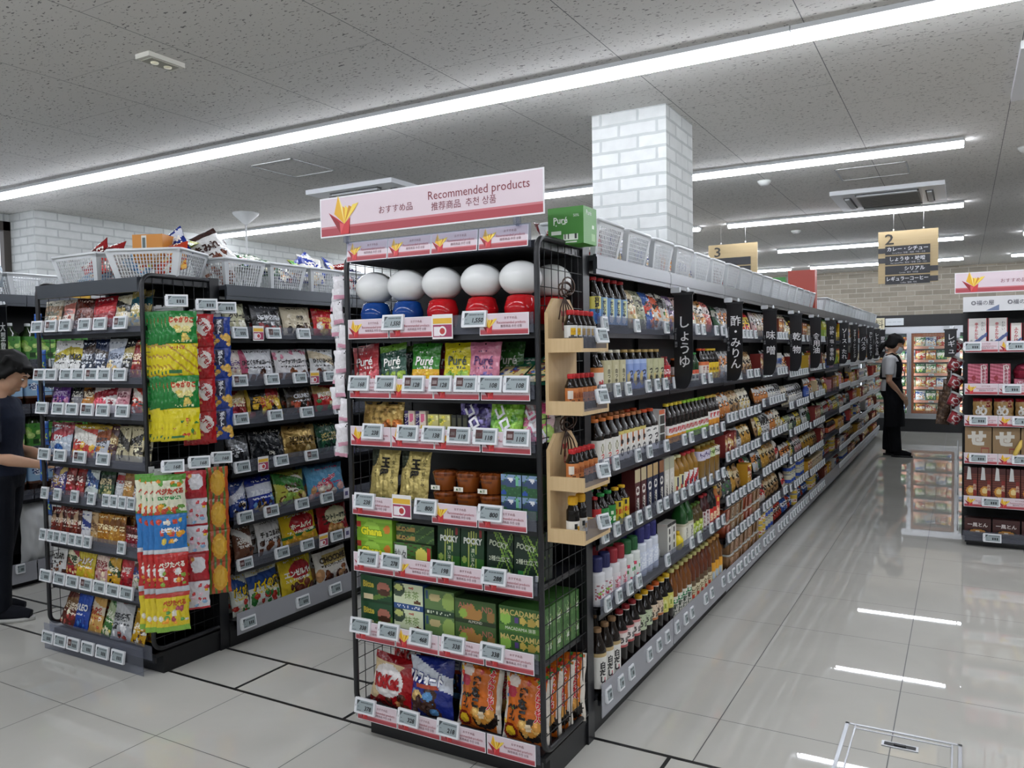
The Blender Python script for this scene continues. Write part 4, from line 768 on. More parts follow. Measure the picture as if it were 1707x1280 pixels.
lrow(0, [(66, 97, '#cfc8b4', '#8a6a48', None, '#4a5a4a', ('#c08a68', '#3a6a50', '#e8e0d0'), 'beige sweet pouch beside rack post'), (97, 118, '#d9cfc4', '#b86a5a', None, '#5a3a3a', ('#d8a090', '#b05a4a'), 'cream pouch with pink top'), (117, 147, '#4a1d16', '#6a2c1c', 'GABA', '#d8c8bc', BRN, 'dark brown chocolate pouch with white lettering', dict(tv=.2, th=.17, low=.02)), (146, 186, '#8a1620', '#b52028', 'GABA', '#f0d8d8', ('#c43038', '#9a1a20'), 'deep red chocolate pouch with white lettering', dict(tv=.2, th=.17, low=.02)), (184, 210, '#d3ccb2', '#2c2a26', 'Parle', '#a08a4a', WHT, 'cream pouch with black top'), (209, 228, '#b9a868', '#2a5a66', None, '#e8e0c8', ('#2a5a66', '#88a8b0'), 'tall gold and teal pouch by front post', dict(h=1.15))], 'chocolate_pouch', 'chocolate pouch', .15)
lrow(1, [(82, 106, '#dcdcd8', '#a89a28', None, '#3a3a3a', ('#f0efe8', '#4a4638'), 'white and mustard pouch beside navy packs', dict(low=.2)), (104, 134, '#e0e0dd', '#b0a030', 'MUJO', '#2a2a2a', ('#2c2a28', '#e8e6e0'), 'wide white and mustard pouch', dict(low=.2)), (126, 149, '#1c2436', '#3a2c26', None, '#c8ccd4', ('#e4e6ea', '#2a3448'), 'slim navy pouch, inner one of two'), (148, 170, '#1a2846', '#30261f', None, '#d0d4dc', ('#e8e8ea', '#1a1c28'), 'slim navy pouch, outer one of two'), (169, 199, '#c3c8d0', '#8a94a6', None, '#3a4458', NUT, 'silver nut pouch'), (194, 214, '#1c1b1d', '#8a7a3c', None, '#d8d4c8', ('#d8d8da', '#4a4a50'), 'black pouch with silver print'), (211, 230, '#7c1f20', None, None, '#e8d0b0', ('#d8a028', '#a82a24'), 'maroon pouch with orange dot by front post', dict(h=.95))], 'chocolate_pouch', 'chocolate pouch', .185)
lrow(2, [(79, 112, '#57297a', '#6a3c90', None, '#c8b0d8', ('#2a1236', '#a86a8a', '#180a20'), 'purple raisin chocolate pouch'), (112, 132, '#77767a', '#2a2a2c', None, '#e0dcd0', ('#b8a888', '#2c2a28'), 'grey and black pouch'), (130, 152, '#a8702a', '#4a2c18', None, '#f0e0c0', ('#d88a38', '#b0602a'), 'orange brown pouch with gold seal'), (149, 188, '#e4dedb', '#8f1f2c', 'ルビー', '#a82a3c', BER, 'white and ruby red berry pouch', dict(top='#8f1f2c')), (186, 210, '#c08a92', '#d8b0b4', None, '#7a3a48', ('#e0a8b0', '#b86878'), 'dusty pink pouch'), (214, 232, '#b83a2c', '#e0d8cc', None, '#f0e8e0', ('#ece4da', '#2a2a2c'), 'orange and white pouch by front post')], 'chocolate_pouch', 'chocolate pouch', .15)
lrow(3, [(76, 112, '#b5c0cc', '#a04048', 'UXY', '#f4f4f6', ('#2a4a8a', '#e8ecf0', '#3a6aa8'), 'silver bag with red top and blue base', dict(style='pillow', top='#8a3038', low=.3)), (116, 156, '#b9443a', '#d8d4cc', 'クランキー', '#e8e6e0', ('#c8582c', '#d8b048', '#b83a2c'), 'red and silver crunch bag', dict(style='pillow', top='#b0962c')), (150, 176, '#b8bcc4', '#8a4a28', None, '#3a3a40', ('#d8b048', '#3a5a9a', '#a8642a'), 'silver bag with smiling round print', dict(top='#a88a30')), (175, 188, '#4a2c30', '#7a5a30', None, '#e0d0a0', ('#d8b040', '#6a4a20'), 'slim dark plum bag'), (188, 210, '#b3aa88', '#2c2a26', None, '#2c2a24', ('#e8e0c0', '#3a342c'), 'khaki biscuit bag, inner one of two'), (210, 233, '#c2b896', '#2c2a26', None, '#2c2a24', ('#e8e0c0', '#3a342c'), 'khaki biscuit bag, outer one of two')], 'chocolate_bag', 'chocolate bag', .165)
lrow(4, [(81, 93, '#5a4a78', '#b09050', None, '#e0d8e8', NUT, 'slim purple and gold bar bag', dict(h=.95)), (93, 105, '#48407a', '#c0a868', None, '#e0d8e8', NUT, 'slim indigo bar bag'), (105, 121, '#8e2a26', '#6a1a1a', None, '#e8d8d0', BER, 'red biscuit bar bag, inner one of two'), (121, 136, '#93302a', '#6a1a1a', None, '#e8d8d0', BER, 'red biscuit bar bag, outer one of two'), (136, 160, '#c2ccc8', '#3a5a8a', None, '#2a3a6a', ('#2a4a9a', '#e8ece8', '#3a3a40'), 'pale bar bag with blue base'), (160, 185, '#2c4a30', '#1c2a1e', None, '#c8b890', ('#8a8a58', '#b8b078', '#6a7048'), 'dark green bar bag'), (187, 201, '#d4d4d6', '#962a2a', None, '#b0b4b8', ('#d8dadc', '#b0b4b8'), 'silver bar bag with red top', dict(top='#962a2a')), (200, 217, '#b5894a', '#8a5a2c', None, '#f0e0c0', ('#d8a860', '#a87038'), 'golden caramel bar bag'), (217, 233, '#c9c4c0', '#4a4448', None, '#2a2a30', ('#e8e4e0', '#3a3a48', '#b8702c'), 'white and charcoal bar bag by front post')], 'chocolate_bar_bag', 'bar bag', .155, style='pillow')
bars = [(82+6.2*i, 82+6.2*i+7.5, ('#7a2a22', '#6a3028', '#8a3a2c', '#5a2420')[i % 4], ('#b89878', '#3a2018')[i % 2], None, '#e0d0c0', BRN, 'slim red brown wafer bar, %s along' % ORD[i]) for i in range(8)]+[(133, 147, '#d8d8dc', '#2a3a7a', 'SNICKERS', '#24347a', ('#5a3a24', '#2a3a7a'), 'white and navy nut bar with blue lettering', dict(low=.1, vert=1)), (148, 160, '#c2a478', '#8a6a48', None, '#5a4028', NUT, 'tan nut bar')]+[(160+9*i, 170+9*i, ('#b07a2c', '#a86e24', '#bd8a38')[i % 3], '#7a4a1c', None, '#f0e0b0', ('#d8a848', '#a86a24'), 'golden wafer bar, %s along' % ORD[i]) for i in range(5)]+[(206, 234, '#7a1c20', '#4a1214', None, '#d8c8c0', BER, 'dark red box of bars by front post', dict(h=.7))]
lrow(5, [(b[0], b[1], b[2], b[3], None if b[4] == 'SNICKERS' else b[4])+tuple(b[5:]) for b in bars], 'chocolate_bar', 'chocolate bar', .14, d=.016, style='flat', tilt=-.12)
lrow(6, [(82, 106, '#d8d8d6', '#dcdcda', 'チョコまみれ', '#2a2624', BRN, 'white bag with chocolate biscuits', dict(n=2)), (106, 126, '#94242a', '#e0d8b8', None, '#2a4a2a', NUT, 'red and cream cookie bag'), (123, 153, '#c8b32c', '#d4c040', 'ホームパイ', '#f4efe0', ('#d8a838', '#c89028'), 'yellow pie biscuit bag with red oval', dict(out='#9a1c24', th=.2)), (153, 180, '#c79a98', '#e0c8b8', None, '#8a2a30', ('#ecd8b8', '#c88858', '#9a3a3a'), 'pink and cream biscuit bag'), (175, 197, '#c89a24', '#2a4a2a', None, '#f0e8d0', ('#2c1c14', '#d8a030', '#4a3020'), 'yellow and dark choc nut bag', dict(h=.85)), (197, 217, '#a8242c', '#c43038', None, '#e8d0c8', ('#c4404a', '#7a1c24'), 'red biscuit bag', dict(h=.95)), (217, 240, '#cfc9c0', '#5a3a30', None, '#3a4a8a', ('#4a2c20', '#d8d0b8', '#6a8a4a'), 'mixed biscuit bag by front post')], 'biscuit_bag', 'biscuit bag', .18, style='pillow')
lrow(7, [(96, 121, '#5a2a20', '#7a5a38', None, '#e8dcc8', ('#e4dcc0', '#b04a40', '#8a2a28'), 'brown apple snack bag leaning left', dict(ry=.25)), (119, 144, '#1d3f94', '#2a50b0', 'OREO', '#e8ecf4', ('#3a70b8', '#16307a'), 'blue cookie bag', dict(low=.3)), (143, 168, '#c79a52', '#d8c8b0', None, '#a8382c', ('#e8dcc8', '#d8b068', '#b85a38'), 'tan and cream biscuit bag'), (166, 187, '#3c6e34', '#a8b890', None, '#e8e8d8', ('#e8e4c0', '#d8c868', '#4a7a3a'), 'green snack bag leaning right', dict(ry=.2)), (183, 216, '#a9abae', '#c4c6c8', None, '#3a3c40', ('#e8e8e8', '#2a2a2c', '#8a3a34'), 'silver snack bag with dark patches', dict(top='#8a2c2a')), (216, 247, '#c79a1c', '#b08414', None, '#f0e8d0', ('#4a3020', '#7a4a24', '#e0dcd0'), 'golden yellow nut bag by front post', dict(h=.8))], 'snack_bag', 'snack bag', .2, style='pillow', tilt=-.26)
# price tags of this rack
TGL = [price_tag(.094, .058, None, 200+i, i % 3 == 1) for i in range(4)]; TGS = [price_tag(.052, .058, None, 220+i) for i in range(2)]
LT2 = {0: [62, 85, 108, 140, 165, 198], 1: [66, 85, 110, 130, 152, 173, 198], 2: [70, 97, 120, 145, 171, 203], 3: [74, 100, 133, 172], 4: [75, 96, 125, 153, 178, 191, 205, 220], 5: [73, 86, 96, 108, 122, 134, 147, 204], 6: [77, 100, 122, 145, 168, 190, 213], 7: [86, 107, 129, 153, 178, 204]}
for sh, L in LT2.items():
    for i, px in enumerate(L):
        small = sh in (4, 5); p = (TGS if small else TGL)[(i+sh) % (2 if small else 4)]
        p.put((lx(px)*.9776+LDX[sh], 2.268-.018*(sh == 7), LT[sh]-.052-.05*(sh == 7)), 0, 'electronic price tag, %s on %s shelf of left snack rack' % (ORD[i], ORD[sh]), 'price tags of the left snack rack', -.15)
# strips of small packs hanging on the side mesh
def strip(x, y, z, packs, arts, n_behind, label, w, ph, dx=.022, rz=.95):
    """each pack of a strip is a part of the strip"""
    R = bpy.data.objects.new('hanging_snack_strip', None); COL.objects.link(R); me = []
    for k, a in enumerate(arts):
        p = pouch('snack_pack', 'snack pack', w, ph, .022, a[0], a[1], style='pillow', res=.005); p.r.parent = R; p.r.location = (0, .004*(k % 2), -ph*(k+1)); me.append(p.r)
    mb = MB(); mb.box(-.012, .004, 0, .012, .0055, .03, '#ddd'); mb.build('hang_tab', CLEARBAG, R)
    P = Proto(R, 'snack strip')
    for j in range(n_behind+1):
        P.put((x-dx*j, y-.003*j, z-.004*(j % 3)), rz+rnd.uniform(-.05, .05), label+(', foremost' if j == 0 else ', %s behind the front' % ORD[j-1]), label+' on the rack side mesh', rnd.uniform(-.02, .02))
GR = ('#1f7a34', [('e', .5, .62, .4, .22, '#e8e0b0'), ('f', 300, 10, .25, .1, .75, .5, .05, .1, ['#e8d890', '#d8c060']), ('t', 'じゃがりこ', .5, .72, .18, '#c03a20', dict(bold=.06, maxw=.8)), ('p', .2, .05, .8, .1, '#e0e0b0', .4)])
YL = ('#d9c81e', [('s', 4, .9, .22, '#b08a2c'), ('p', .1, .82, .6, .94, '#b83a20', .5), ('r', .08, .08, .5, .18, '#3f7a48')]); YL2 = ('#dccc24', [('f', 301, 12, .1, .1, .9, .7, .03, .07, ['#b8902c', '#c84a28', '#3a7a3a']), ('r', .08, .06, .5, .16, '#3f7a48')])
strip(-3.05, 2.375, 1.66, 4, [GR, YL, GR, YL2], 7, 'green and yellow potato stick strip', .135, .145, .021)
RD_ = ('#a81c22', [('f', 302, 10, .0, .1, .5, .8, .06, .12, ['#d89a58', '#c88848']), ('e', .6, .6, .3, .26, '#e6dcd8'), ('t', 'えびせん', .62, .6, .2, '#a81c22', dict(rot=-.9, bold=.05, maxw=.8)), ('e', .24, .85, .14, .1, '#d8dce4')])
strip(-3.06, 2.49, 1.65, 4, [RD_]*4, 2, 'red shrimp cracker strip', .11, .15, .025)
BL = ('#1c3a8c', [('f', 303, 10, .2, .04, .95, .36, .08, .14, ['#d8b058', '#c89a40', '#e8c878']), ('r', .3, .42, .7, .92, '#2a2c40'), ('t', 'ポテト', .52, .66, .2, '#e4e8f0', dict(vert=True, maxw=.48, bold=.05)), ('r', .2, .5, .3, .8, '#b03a4a')])
strip(-3.06, 2.59, 1.64, 4, [BL]*4, 1, 'blue potato chip strip', .105, .145, .025)
V1 = ('#e2e2c8', [('b', .85, 1, '#5a9a3a'), ('b', 0, .05, '#5a9a3a'), ('f', 304, 16, .1, .04, .9, .25, .06, .11, ['#c84a30', '#5a8a30', '#e0a030']), ('f', 305, 10, .1, .7, .9, .86, .05, .09, ['#e08a30', '#5a9a3a']), ('t', 'ベジたべる', .5, .58, .16, '#b83a28', dict(bold=.06, maxw=.86)), ('p', .15, .38, .85, .46, '#3a8a4a', .6)])
V2 = ('#2a74b8', [('b', 0, .12, '#e0e4ea'), ('f', 306, 16, .1, .3, .9, .9, .05, .1, ['#e0a030', '#d8c050', '#c84a38', '#e8e0d0']), ('p', .2, .55, .8, .65, '#f0f0f4', .6)]); V3 = ('#b52a28', [('b', 0, .14, '#c8ccd4'), ('f', 307, 14, .1, .2, .9, .6, .05, .1, ['#e8e4dc', '#d89a3a', '#88a848', '#d87a78']), ('t', 'ベジたべる', .5, .72, .15, '#f0e8d8', dict(bold=.05, maxw=.8))]); V4 = ('#d8c22c', [('b', 0, .15, '#88b848'), ('b', .9, 1, '#b8382c'), ('f', 308, 14, .1, .2, .9, .6, .05, .1, ['#e8e0d0', '#5a9a48', '#a84a58', '#e89a30']), ('t', 'ベジたべる', .55, .74, .15, '#c04a28', dict(bold=.05, maxw=.7))])
strip(-3.05, 2.285, .935, 4, [V1, V2, V3, V4], 3, 'vegetable cracker strip of green, blue, red, yellow packs', .14, .175, .035)
W1 = ('#b02630', [('e', .58, .6, .3, .3, '#e4e2e6'), ('f', 309, 8, 0, .1, .4, .9, .06, .1, ['#d89a50', '#c88840'])]); W2 = ('#d9d5da', [('f', 310, 14, .05, .1, .95, .9, .06, .12, ['#e0b830', '#8ab0d0', '#e8c8d4', '#c43a40']), ('b', 0, .08, '#b02630')])
strip(-3.05, 2.415, .935, 5, [W1, W2, W2, W1, W2], 1, 'red and white mini snack strip', .11, .128, .04)
O1 = ('#b5502a', [('s', 4, 0, .4, '#5a7a34'), ('e', .5, .5, .36, .4, '#d8a030'), ('e', .5, .5, .26, .28, '#e0b040')])
strip(-3.05, 2.545, .935, 4, [O1]*4, 0, 'orange and green striped mini snack strip', .1, .15, .03)
mb_tag = price_tag(.092, .055, '168', 400); mb_t2 = price_tag(.092, .055, None, 401)
for i, (p, x, y, z, l) in enumerate(((mb_t2, -3.035, 2.345, 1.675, 'over the green and yellow strips'), (mb_t2, -3.04, 2.51, 1.665, 'over the red cracker strip'), (mb_t2, -3.04, 2.62, 1.655, 'over the blue chip strip'), (mb_tag, -3.025, 2.29, .945, 'over the vegetable cracker strips'), (mb_tag, -3.025, 2.43, .945, 'over the mini snack strip'), (mb_tag, -3.03, 2.56, .95, 'over the orange striped strip'))): p.put((x, y, z), .9, 'white price tag on a hook '+l, 'tags of the hanging strips', -.25)
mb = MB()
for y, z in ((2.345, 1.67), (2.49, 1.665), (2.59, 1.655), (2.285, .945), (2.415, .945), (2.545, .945)): mb.tube([(-3.185, y, z), (-3.04, y, z+.004)], .0028, '#ccc', seg=6)
mb.build('hook', STEEL, LU, LU.location)
# blue and white packs hanging on its far side
p = pouch('hanging_snack_pack', 'snack pack', .05, .12, .02, '#2a5aa8', [('f', 320, 8, .1, .1, .9, .5, .08, .14, ['#e8ecf0', '#d8c858', '#88b858'])], style='pillow')
for i in range(6): p.put((-4.03-.012*(i % 2), 2.30+.02*(i % 2), 1.56-.18*i), .2, 'small blue snack pack on outer side of left rack, %s from top' % ORD[i], 'small blue hanging packs')

# ================= chocolate aisle, first bay =================
def ry_(px): return float(np.interp(px, [370, 400, 430, 460, 490, 520, 550, 580], [2.688, 2.80, 2.918, 3.042, 3.172, 3.31, 3.455, 3.61]))
def rrow(sh, items, h, tilt=-.2, style='pillow'):
    for i, it in enumerate(items):
        a, b, base, acc, txt, tcol, foods, desc = it[:8]; k = it[8] if len(it) > 8 else {}
        y0 = max(ry_(a), 2.735); y1 = ry_(b); w = y1-y0
        p = pouch(k.get('noun', 'chocolate_bag'), 'chocolate bag', w, h*k.get('h', 1), k.get('d', .06), base, k.get('pre', [])+art(sh*41+i*5+500, base, acc, txt, tcol, foods, top=k.get('top'), tv=k.get('tv', .56), th=k.get('th', .17), out=k.get('out'), low=k.get('low', .36), rot=k.get('rot', 0)), style=style, mat=k.get('mat'))
        for j in range(2): p.put((-3.19-.07*j, (y0+y1)/2, LRD[0][sh]+.002), PI/2+rnd.uniform(-.05, .05), '%s%s, %s shelf of chocolate aisle' % (desc, '' if j == 0 else ', copy behind', ORD[sh]), 'bags on the %s chocolate aisle shelf' % ORD[sh], tilt, rnd.uniform(-.04, .04))
rrow(0, [(378, 422, '#b5b390', '#c8c8a8', 'クリーム', '#1e1a16', ('#b8483a', '#e8e4d0'), 'pale olive cream biscuit bag'), (430, 480, '#55565a', '#2a2a2c', None, '#d4d6da', ('#c8cacc', '#3a3a3c', '#8a3030'), 'black and silver bag'), (480, 529, '#c9bda2', None, '贅沢', '#3a342a', ('#2a2018', '#4a3828'), 'cream box like bag with stick biscuits', dict(low=.3)), (530, 566, '#a81a1e', '#c4242a', None, '#d8a848', ('#d8b060', '#e8e0d8'), 'bright red bag with gold print')], .16)
rrow(1, [(376, 410, '#cbbfb4', '#d8c8c0', None, '#5a3a6a', ('#b8988a', '#e0d8b8'), 'cream bag with pink seal'), (405, 463, '#d5d6da', None, 'ひとくちチョコレート', '#201c20', BRN, 'white bite size chocolate bag with pink edge', dict(pre=[('r', 0, 0, .2, 1, '#b04a68')], th=.16, low=.2)), (466, 521, '#d8d5d6', None, 'ピーナッツチョコレート', '#201c20', BRN, 'white peanut chocolate bag with pink dots', dict(pre=[('f', 590, 12, .0, .7, 1, 1, .03, .05, ['#c87a90'])], th=.16, low=.2)), (524, 564, '#d3d4d3', '#c8b89a', 'ひとくちビーンチョコ', '#201c20', BRN, 'white bean chocolate bag', dict(th=.15, low=.2))], .165)
rrow(2, [(384, 416, '#8a2a24', '#b89a58', None, '#e8d8b8', BER, 'red and brown nut bag'), (417, 476, '#1a1614', None, None, '#d8a828', ('#d8b030', '#b0402a', '#e8c848', '#8a2a1c'), 'black and gold nut chocolate bag', dict(pre=[('e', .7, .7, .22, .25, '#a82a28'), ('r', 0, 0, .06, 1, '#c8a828'), ('r', .94, 0, 1, 1, '#c8a828')], low=.5)), (484, 527, '#2c2420', '#4a3a28', 'CRUNKY', '#dcdcde', ('#7a2a20', '#3a1c14', '#a84a30'), 'black crunch chocolate bag with silver lettering'), (529, 567, '#b51f22', '#c8a868', None, '#f0e8d8', ('#d8c8a0', '#3a7a3a', '#c43a30'), 'red and gold chocolate bag')], .165)
rrow(3, [(372, 420, '#2a2a2c', '#8a8c90', None, '#d8dade', ('#b8babe', '#4a4c50', '#e0e2e4'), 'crinkled silver and black bag', dict(mat=FOIL)), (421, 479, '#15171a', '#26282c', '174g', '#c8c4b8', ('#24262a', '#34363a'), 'large black chocolate bag', dict(tv=.25, th=.12)), (476, 531, '#a8884a', '#c4a564', None, '#3a2c14', ('#c8ac6c', '#8a6c34', '#e0cc98'), 'shiny gold chocolate bag', dict(mat=FOIL)), (532, 570, '#17382a', '#204a36', None, '#b8a868', ('#2a5a40', '#12281e'), 'dark green chocolate bag')], .175)
rrow(4, [(378, 412, '#1f3a86', '#c8ccd8', None, '#e8ecf4', ('#2a1c18', '#d8dce0', '#e0c8a0'), 'blue biscuit bag with dark cookies'), (415, 459, '#20308c', '#d0d4e0', 'アルフォート', '#f0f2f8', ('#c8a868', '#3a2820', '#6a9ac8'), 'royal blue bag of biscuit chocolates'), (460, 512, '#b3b24c', '#3a7a34', 'たけのこ', '#4a2a18', ('#d8c078', '#5a3a20', '#88a848'), 'yellow green bag with mountain print', dict(pre=[('e', .58, .6, .34, .26, '#e8e4d4')])), (514, 576, '#5a9ac0', None, 'Caplico', '#c42a58', ('#d8a8a0', '#e8d8c8', '#b85a5a', '#c89868'), 'light blue bag with pink cone lettering', dict(out='#f4eef2', rot=.3, th=.2))], .18)
rrow(5, [(388, 421, '#6a4634', '#d8d6d2', None, '#e8e4dc', BRN, 'brown and white cookie bag'), (428, 470, '#d0cfcd', None, 'チョコまみれ', '#2a2422', BRN, 'white bag with chocolate coated cookies', dict(top='#c0bfbd')), (469, 529, '#c9a820', None, 'ホームパイ', '#f0e8d0', ('#d8a838', '#c8902c'), 'yellow pie biscuit bag with big red oval', dict(pre=[('e', .55, .62, .36, .3, '#a81c22'), ('d', .28, .1, .36, '#2a6a34')], low=.2)), (530, 583, '#9a1c22', None, 'カントリーマアム', '#1e2a1e', ('#d8a868', '#b8803c'), 'red cookie bag with cream oval', dict(pre=[('e', .55, .6, .38, .28, '#d8d0a8')], low=.22))], .185)
rrow(6, [(373, 413, '#cfd2c8', '#2a4a8a', 'パイの実', '#d8b81c', ('#3a7a34', '#a83028', '#e0d8c0'), 'white bag with yellow lettering, inner one of two', dict(out='#2a2a20', th=.24)), (412, 466, '#d2d4ca', '#2a4a8a', 'パイの実', '#d8b81c', ('#3a7a34', '#a83028', '#2a6a30'), 'white bag with yellow lettering, outer one of two', dict(out='#2a2a20', th=.24)), (464, 522, '#cfb42c', None, 'エンゼルパイ', '#f0e8dc', ('#4a2418', '#e8e0d8', '#7a3a24'), 'yellow pie cake bag with red splash', dict(pre=[('e', .55, .62, .34, .24, '#a82228')], low=.4)), (524, 584, '#d6d1c8', None, 'CHOCOPIE', '#3a2c18', ('#4a2418', '#7a4424', '#c8986a'), 'white chocolate pie bag with gold panel', dict(pre=[('r', .2, .5, 1, .78, '#b09a5a'), ('b', .88, 1, '#2c1c18')], low=.32, tv=.64, th=.2))], .21)
TR = {0: [392, 443+5, 498, 560], 1: [388, 443, 490, 540], 2: [388, 447, 500, 555], 3: [385, 455, 506, 555], 4: [392, 436, 488, 530], 5: [388, 452, 495, 545], 6: [392, 485, 540]}
for sh, L in TR.items():
    for i, px in enumerate(L):
        y = max(ry_(px), 2.76); TGL[(i+sh) % 4].put((-3.122, y, LR[sh]-.06-.03*(sh == 6)), PI/2, 'electronic price tag, %s on %s shelf of chocolate aisle' % (ORD[i], ORD[sh]), 'price tags of the chocolate aisle', -.15)
CC2 = coupon(.07, .075)
for i, (sh, px) in enumerate(((0, 422), (1, 514), (3, 424), (5, 522))): CC2.put((-3.119, ry_(px), LR[sh]-.07), PI/2, 'yellow banded coupon card on %s shelf of chocolate aisle' % ORD[sh], 'coupon cards of the chocolate aisle')
OC = ticket2(.1, .06)
for sh in (3, 4, 5): OC.put((-3.119, 3.545, LR[sh]-.062), PI/2, 'white and navy offer card at end of %s chocolate aisle shelf' % ORD[sh], 'offer cards')
# ================= baskets along the tops =================
def basket(w, d, h, name='storage_basket'):
    """open lattice basket: four pierced sides, floor and rolled rim"""
    mb = MB(); tp = .8; C = '#d7dadd'
    def wall(ax, ln, off, sgn):
        n = max(8, int(ln/.02)); m = 7; z0, z1 = .012, h-.02
        def P(u, v, t=0):
            k = tp+(1-tp)*v; a = (u-.5)*ln*k; b = sgn*(off*k+t); return (a, b, v*h) if ax == 'x' else (b, a, v*h)
        for i in range(n+1):
            u = .5+(i/n-.5)*.82; wd = .0023/ln
            for t in (0, -.002): mb.quad(P(u-wd, 0, t), P(u+wd, 0, t), P(u+wd, 1, t), P(u-wd, 1, t), C)
        for j in range(m+1):
            v = .04+.82*j/m
            for t in (.0004, -.0024): mb.quad(P(.06, v-.009, t), P(.94, v-.009, t), P(.94, v+.009, t), P(.06, v+.009, t), C)
        for a, b in ((0, .09), (.91, 1)): mb.quad(P(a, 0), P(b, 0), P(b, 1), P(a, 1), C); mb.quad(P(a, 0, -.002), P(b, 0, -.002), P(b, 1, -.002), P(a, 1, -.002), C)
        mb.quad(P(0, .86), P(1, .86), P(1, 1), P(0, 1), C); mb.quad(P(0, 0), P(1, 0), P(1, .04), P(0, .04), C)
    wall('x', w, d/2, -1); wall('x', w, d/2, 1); wall('y', d, w/2, -1); wall('y', d, w/2, 1)
    mb.box(-w/2*tp, -d/2*tp, 0, w/2*tp, d/2*tp, .003, C); r = mb.build(name, LATT)
    mb = MB(); c = .03; pts = []
    for sx, sy, a0 in ((1, 1, 0), (-1, 1, PI/2), (-1, -1, PI), (1, -1, 1.5*PI)):
        for k in range(5): a = a0+PI/2*k/4; pts.append((sx*(w/2-c)+c*math.cos(a), sy*(d/2-c)+c*math.sin(a), h))
    mb.tube(pts, .007, C, seg=8, closed=True); mb.build('rim', LATT, r); return Proto(r, 'basket')
BK = basket(.268, .25, .135); BK2 = basket(.37, .28, .135)
TOPZ = 1.803
yb = 2.72; bi = 0
RB = []
while yb < 13.6:
    RB.append(yb); yb += .315
for i, y in enumerate(RB):
    if 15 < i < 18: continue
    nar = 3.95 < y+.145 < 4.74; BK.put((-1.268 if nar else -1.3, y+.145, TOPZ), PI/2, 'white lattice basket on the sauce aisle row, %s from the front' % ORD[i], 'baskets on the sauce aisle row', 0, 0, (1, .7, 1) if nar else None)
for i, (x, y, rz, b) in enumerate(((-3.755, 2.46, 0, BK2), (-3.36, 2.5, .42, BK2))): b.put((x, y, 1.818), rz, 'wide white lattice basket on left snack rack, %s one' % ('outer', 'corner')[i], 'baskets on the snack rack')
for i in range(8): BK.put((-3.29, 2.86+.298*i, TOPZ), PI/2, 'white lattice basket on the chocolate aisle row, %s from the front' % ORD[i], 'baskets on the chocolate aisle row')
for i in range(3): BK2.put((-5.36, 2.0+.39*i+.2, 1.864), PI/2, 'wide white lattice basket above the bottled drinks, %s from the front' % ORD[i], 'baskets above the drinks')
# stock lying in the baskets
def loose(key, w, h, base, acc, txt, foods, mat=None, tcol='#f0ece4', **k): return pouch('spare_snack_bag', 'snack bag', w, h, .05, base, art(sum(map(ord, key)), base, acc, txt, tcol, foods, **k), style='pillow', mat=mat, res=.008)
LO = {'red bag': loose('r', .15, .17, '#8e1c1e', '#5a1414', None, ('#b8302c', '#e0d8d0')), 'blue bag': loose('b', .16, .19, '#1c2f80', '#d0d4e0', None, ('#d8c090', '#3a5ab0')), 'pale blue bag': loose('pb', .15, .18, '#7fa6c8', '#d8dce0', None, ('#c85a48', '#e8d8b0', '#4a7ab0')), 'green bag': loose('g', .17, .16, '#3d7a38', '#c8c050', None, ('#d8c850', '#e8e4d8', '#b85a48')), 'yellow green bag': loose('yg', .17, .17, '#a8aa38', '#4a8a3a', None, ('#e0d868', '#c05048', '#3a7ab0')), 'orange red bag': loose('or', .16, .16, '#b83a1e', '#d8902c', None, ('#e8b050', '#e8e0d0')), 'dark green bag': loose('dg', .2, .17, '#234a2c', '#3a6a3c', None, ('#8a3028', '#d8d0b8', '#2a3a7a')), 'navy bag': loose('nv', .2, .16, '#20264e', '#3a3a78', None, ('#c89058', '#e8dcc8', '#7a2a24')), 'white and navy bag': loose('wn', .18, .17, '#d4d2cc', '#2a3a8a', None, ('#c8a070', '#e8d8b8', '#3a4a90')), 'white chocolate bag': loose('wc', .22, .24, '#d8d7d5', None, 'まみれ', ('#5a2c1c', '#7a4428', '#43200f'), tcol='#3a2420', top='#3a2420', low=.4)}
def pile(where, x, y, z, L, sp=.09, sx=1, sy=0):
    for i, (k, dx, dy, dz, rx, ry, rz) in enumerate(L): LO[k].put((x+dx, y+dy, z+dz), rz, '%s heaped %s, %s of the heap' % (k, where, ORD[i]), 'spare bags '+where, rx, ry)
pile('in the outer basket of the snack rack', -3.755, 2.46, 1.84, [('red bag', -.11, 0, .02, -.5, .9, 0), ('red bag', -.02, .02, .05, -.3, -.5, .1), ('red bag', .06, 0, .04, -.5, -.2, .2), ('pale blue bag', -.05, -.05, .0, -1.2, 0, 0)])
pile('in the corner basket of the snack rack', -3.36, 2.5, 1.84, [('pale blue bag', -.17, -.02, .04, -.6, .5, .42), ('yellow green bag', -.12, .02, .06, -.5, .35, .3), ('green bag', -.06, .05, .13, -1.1, .1, .4), ('yellow green bag', .02, .05, .14, -1.3, 0, .5), ('blue bag', .12, .03, .06, -.4, -.6, .42), ('orange red bag', .14, -.04, .01, -.5, -.2, .42)])
P = carton('snack_carton', 'carton', .15, .13, .1, '#c07c1c', [('r', .3, .45, .48, .95, '#c8c8c0'), ('r', .34, .5, .44, .9, '#4a5a5a'), ('r', .7, .1, .85, .4, '#e0d8c8'), ('t', 'n', .78, .22, .3, '#c07c1c')], side='#b87418'); P.put((-3.345, 2.465, 1.9), .4, 'orange carton standing in the corner basket of snack rack', None)
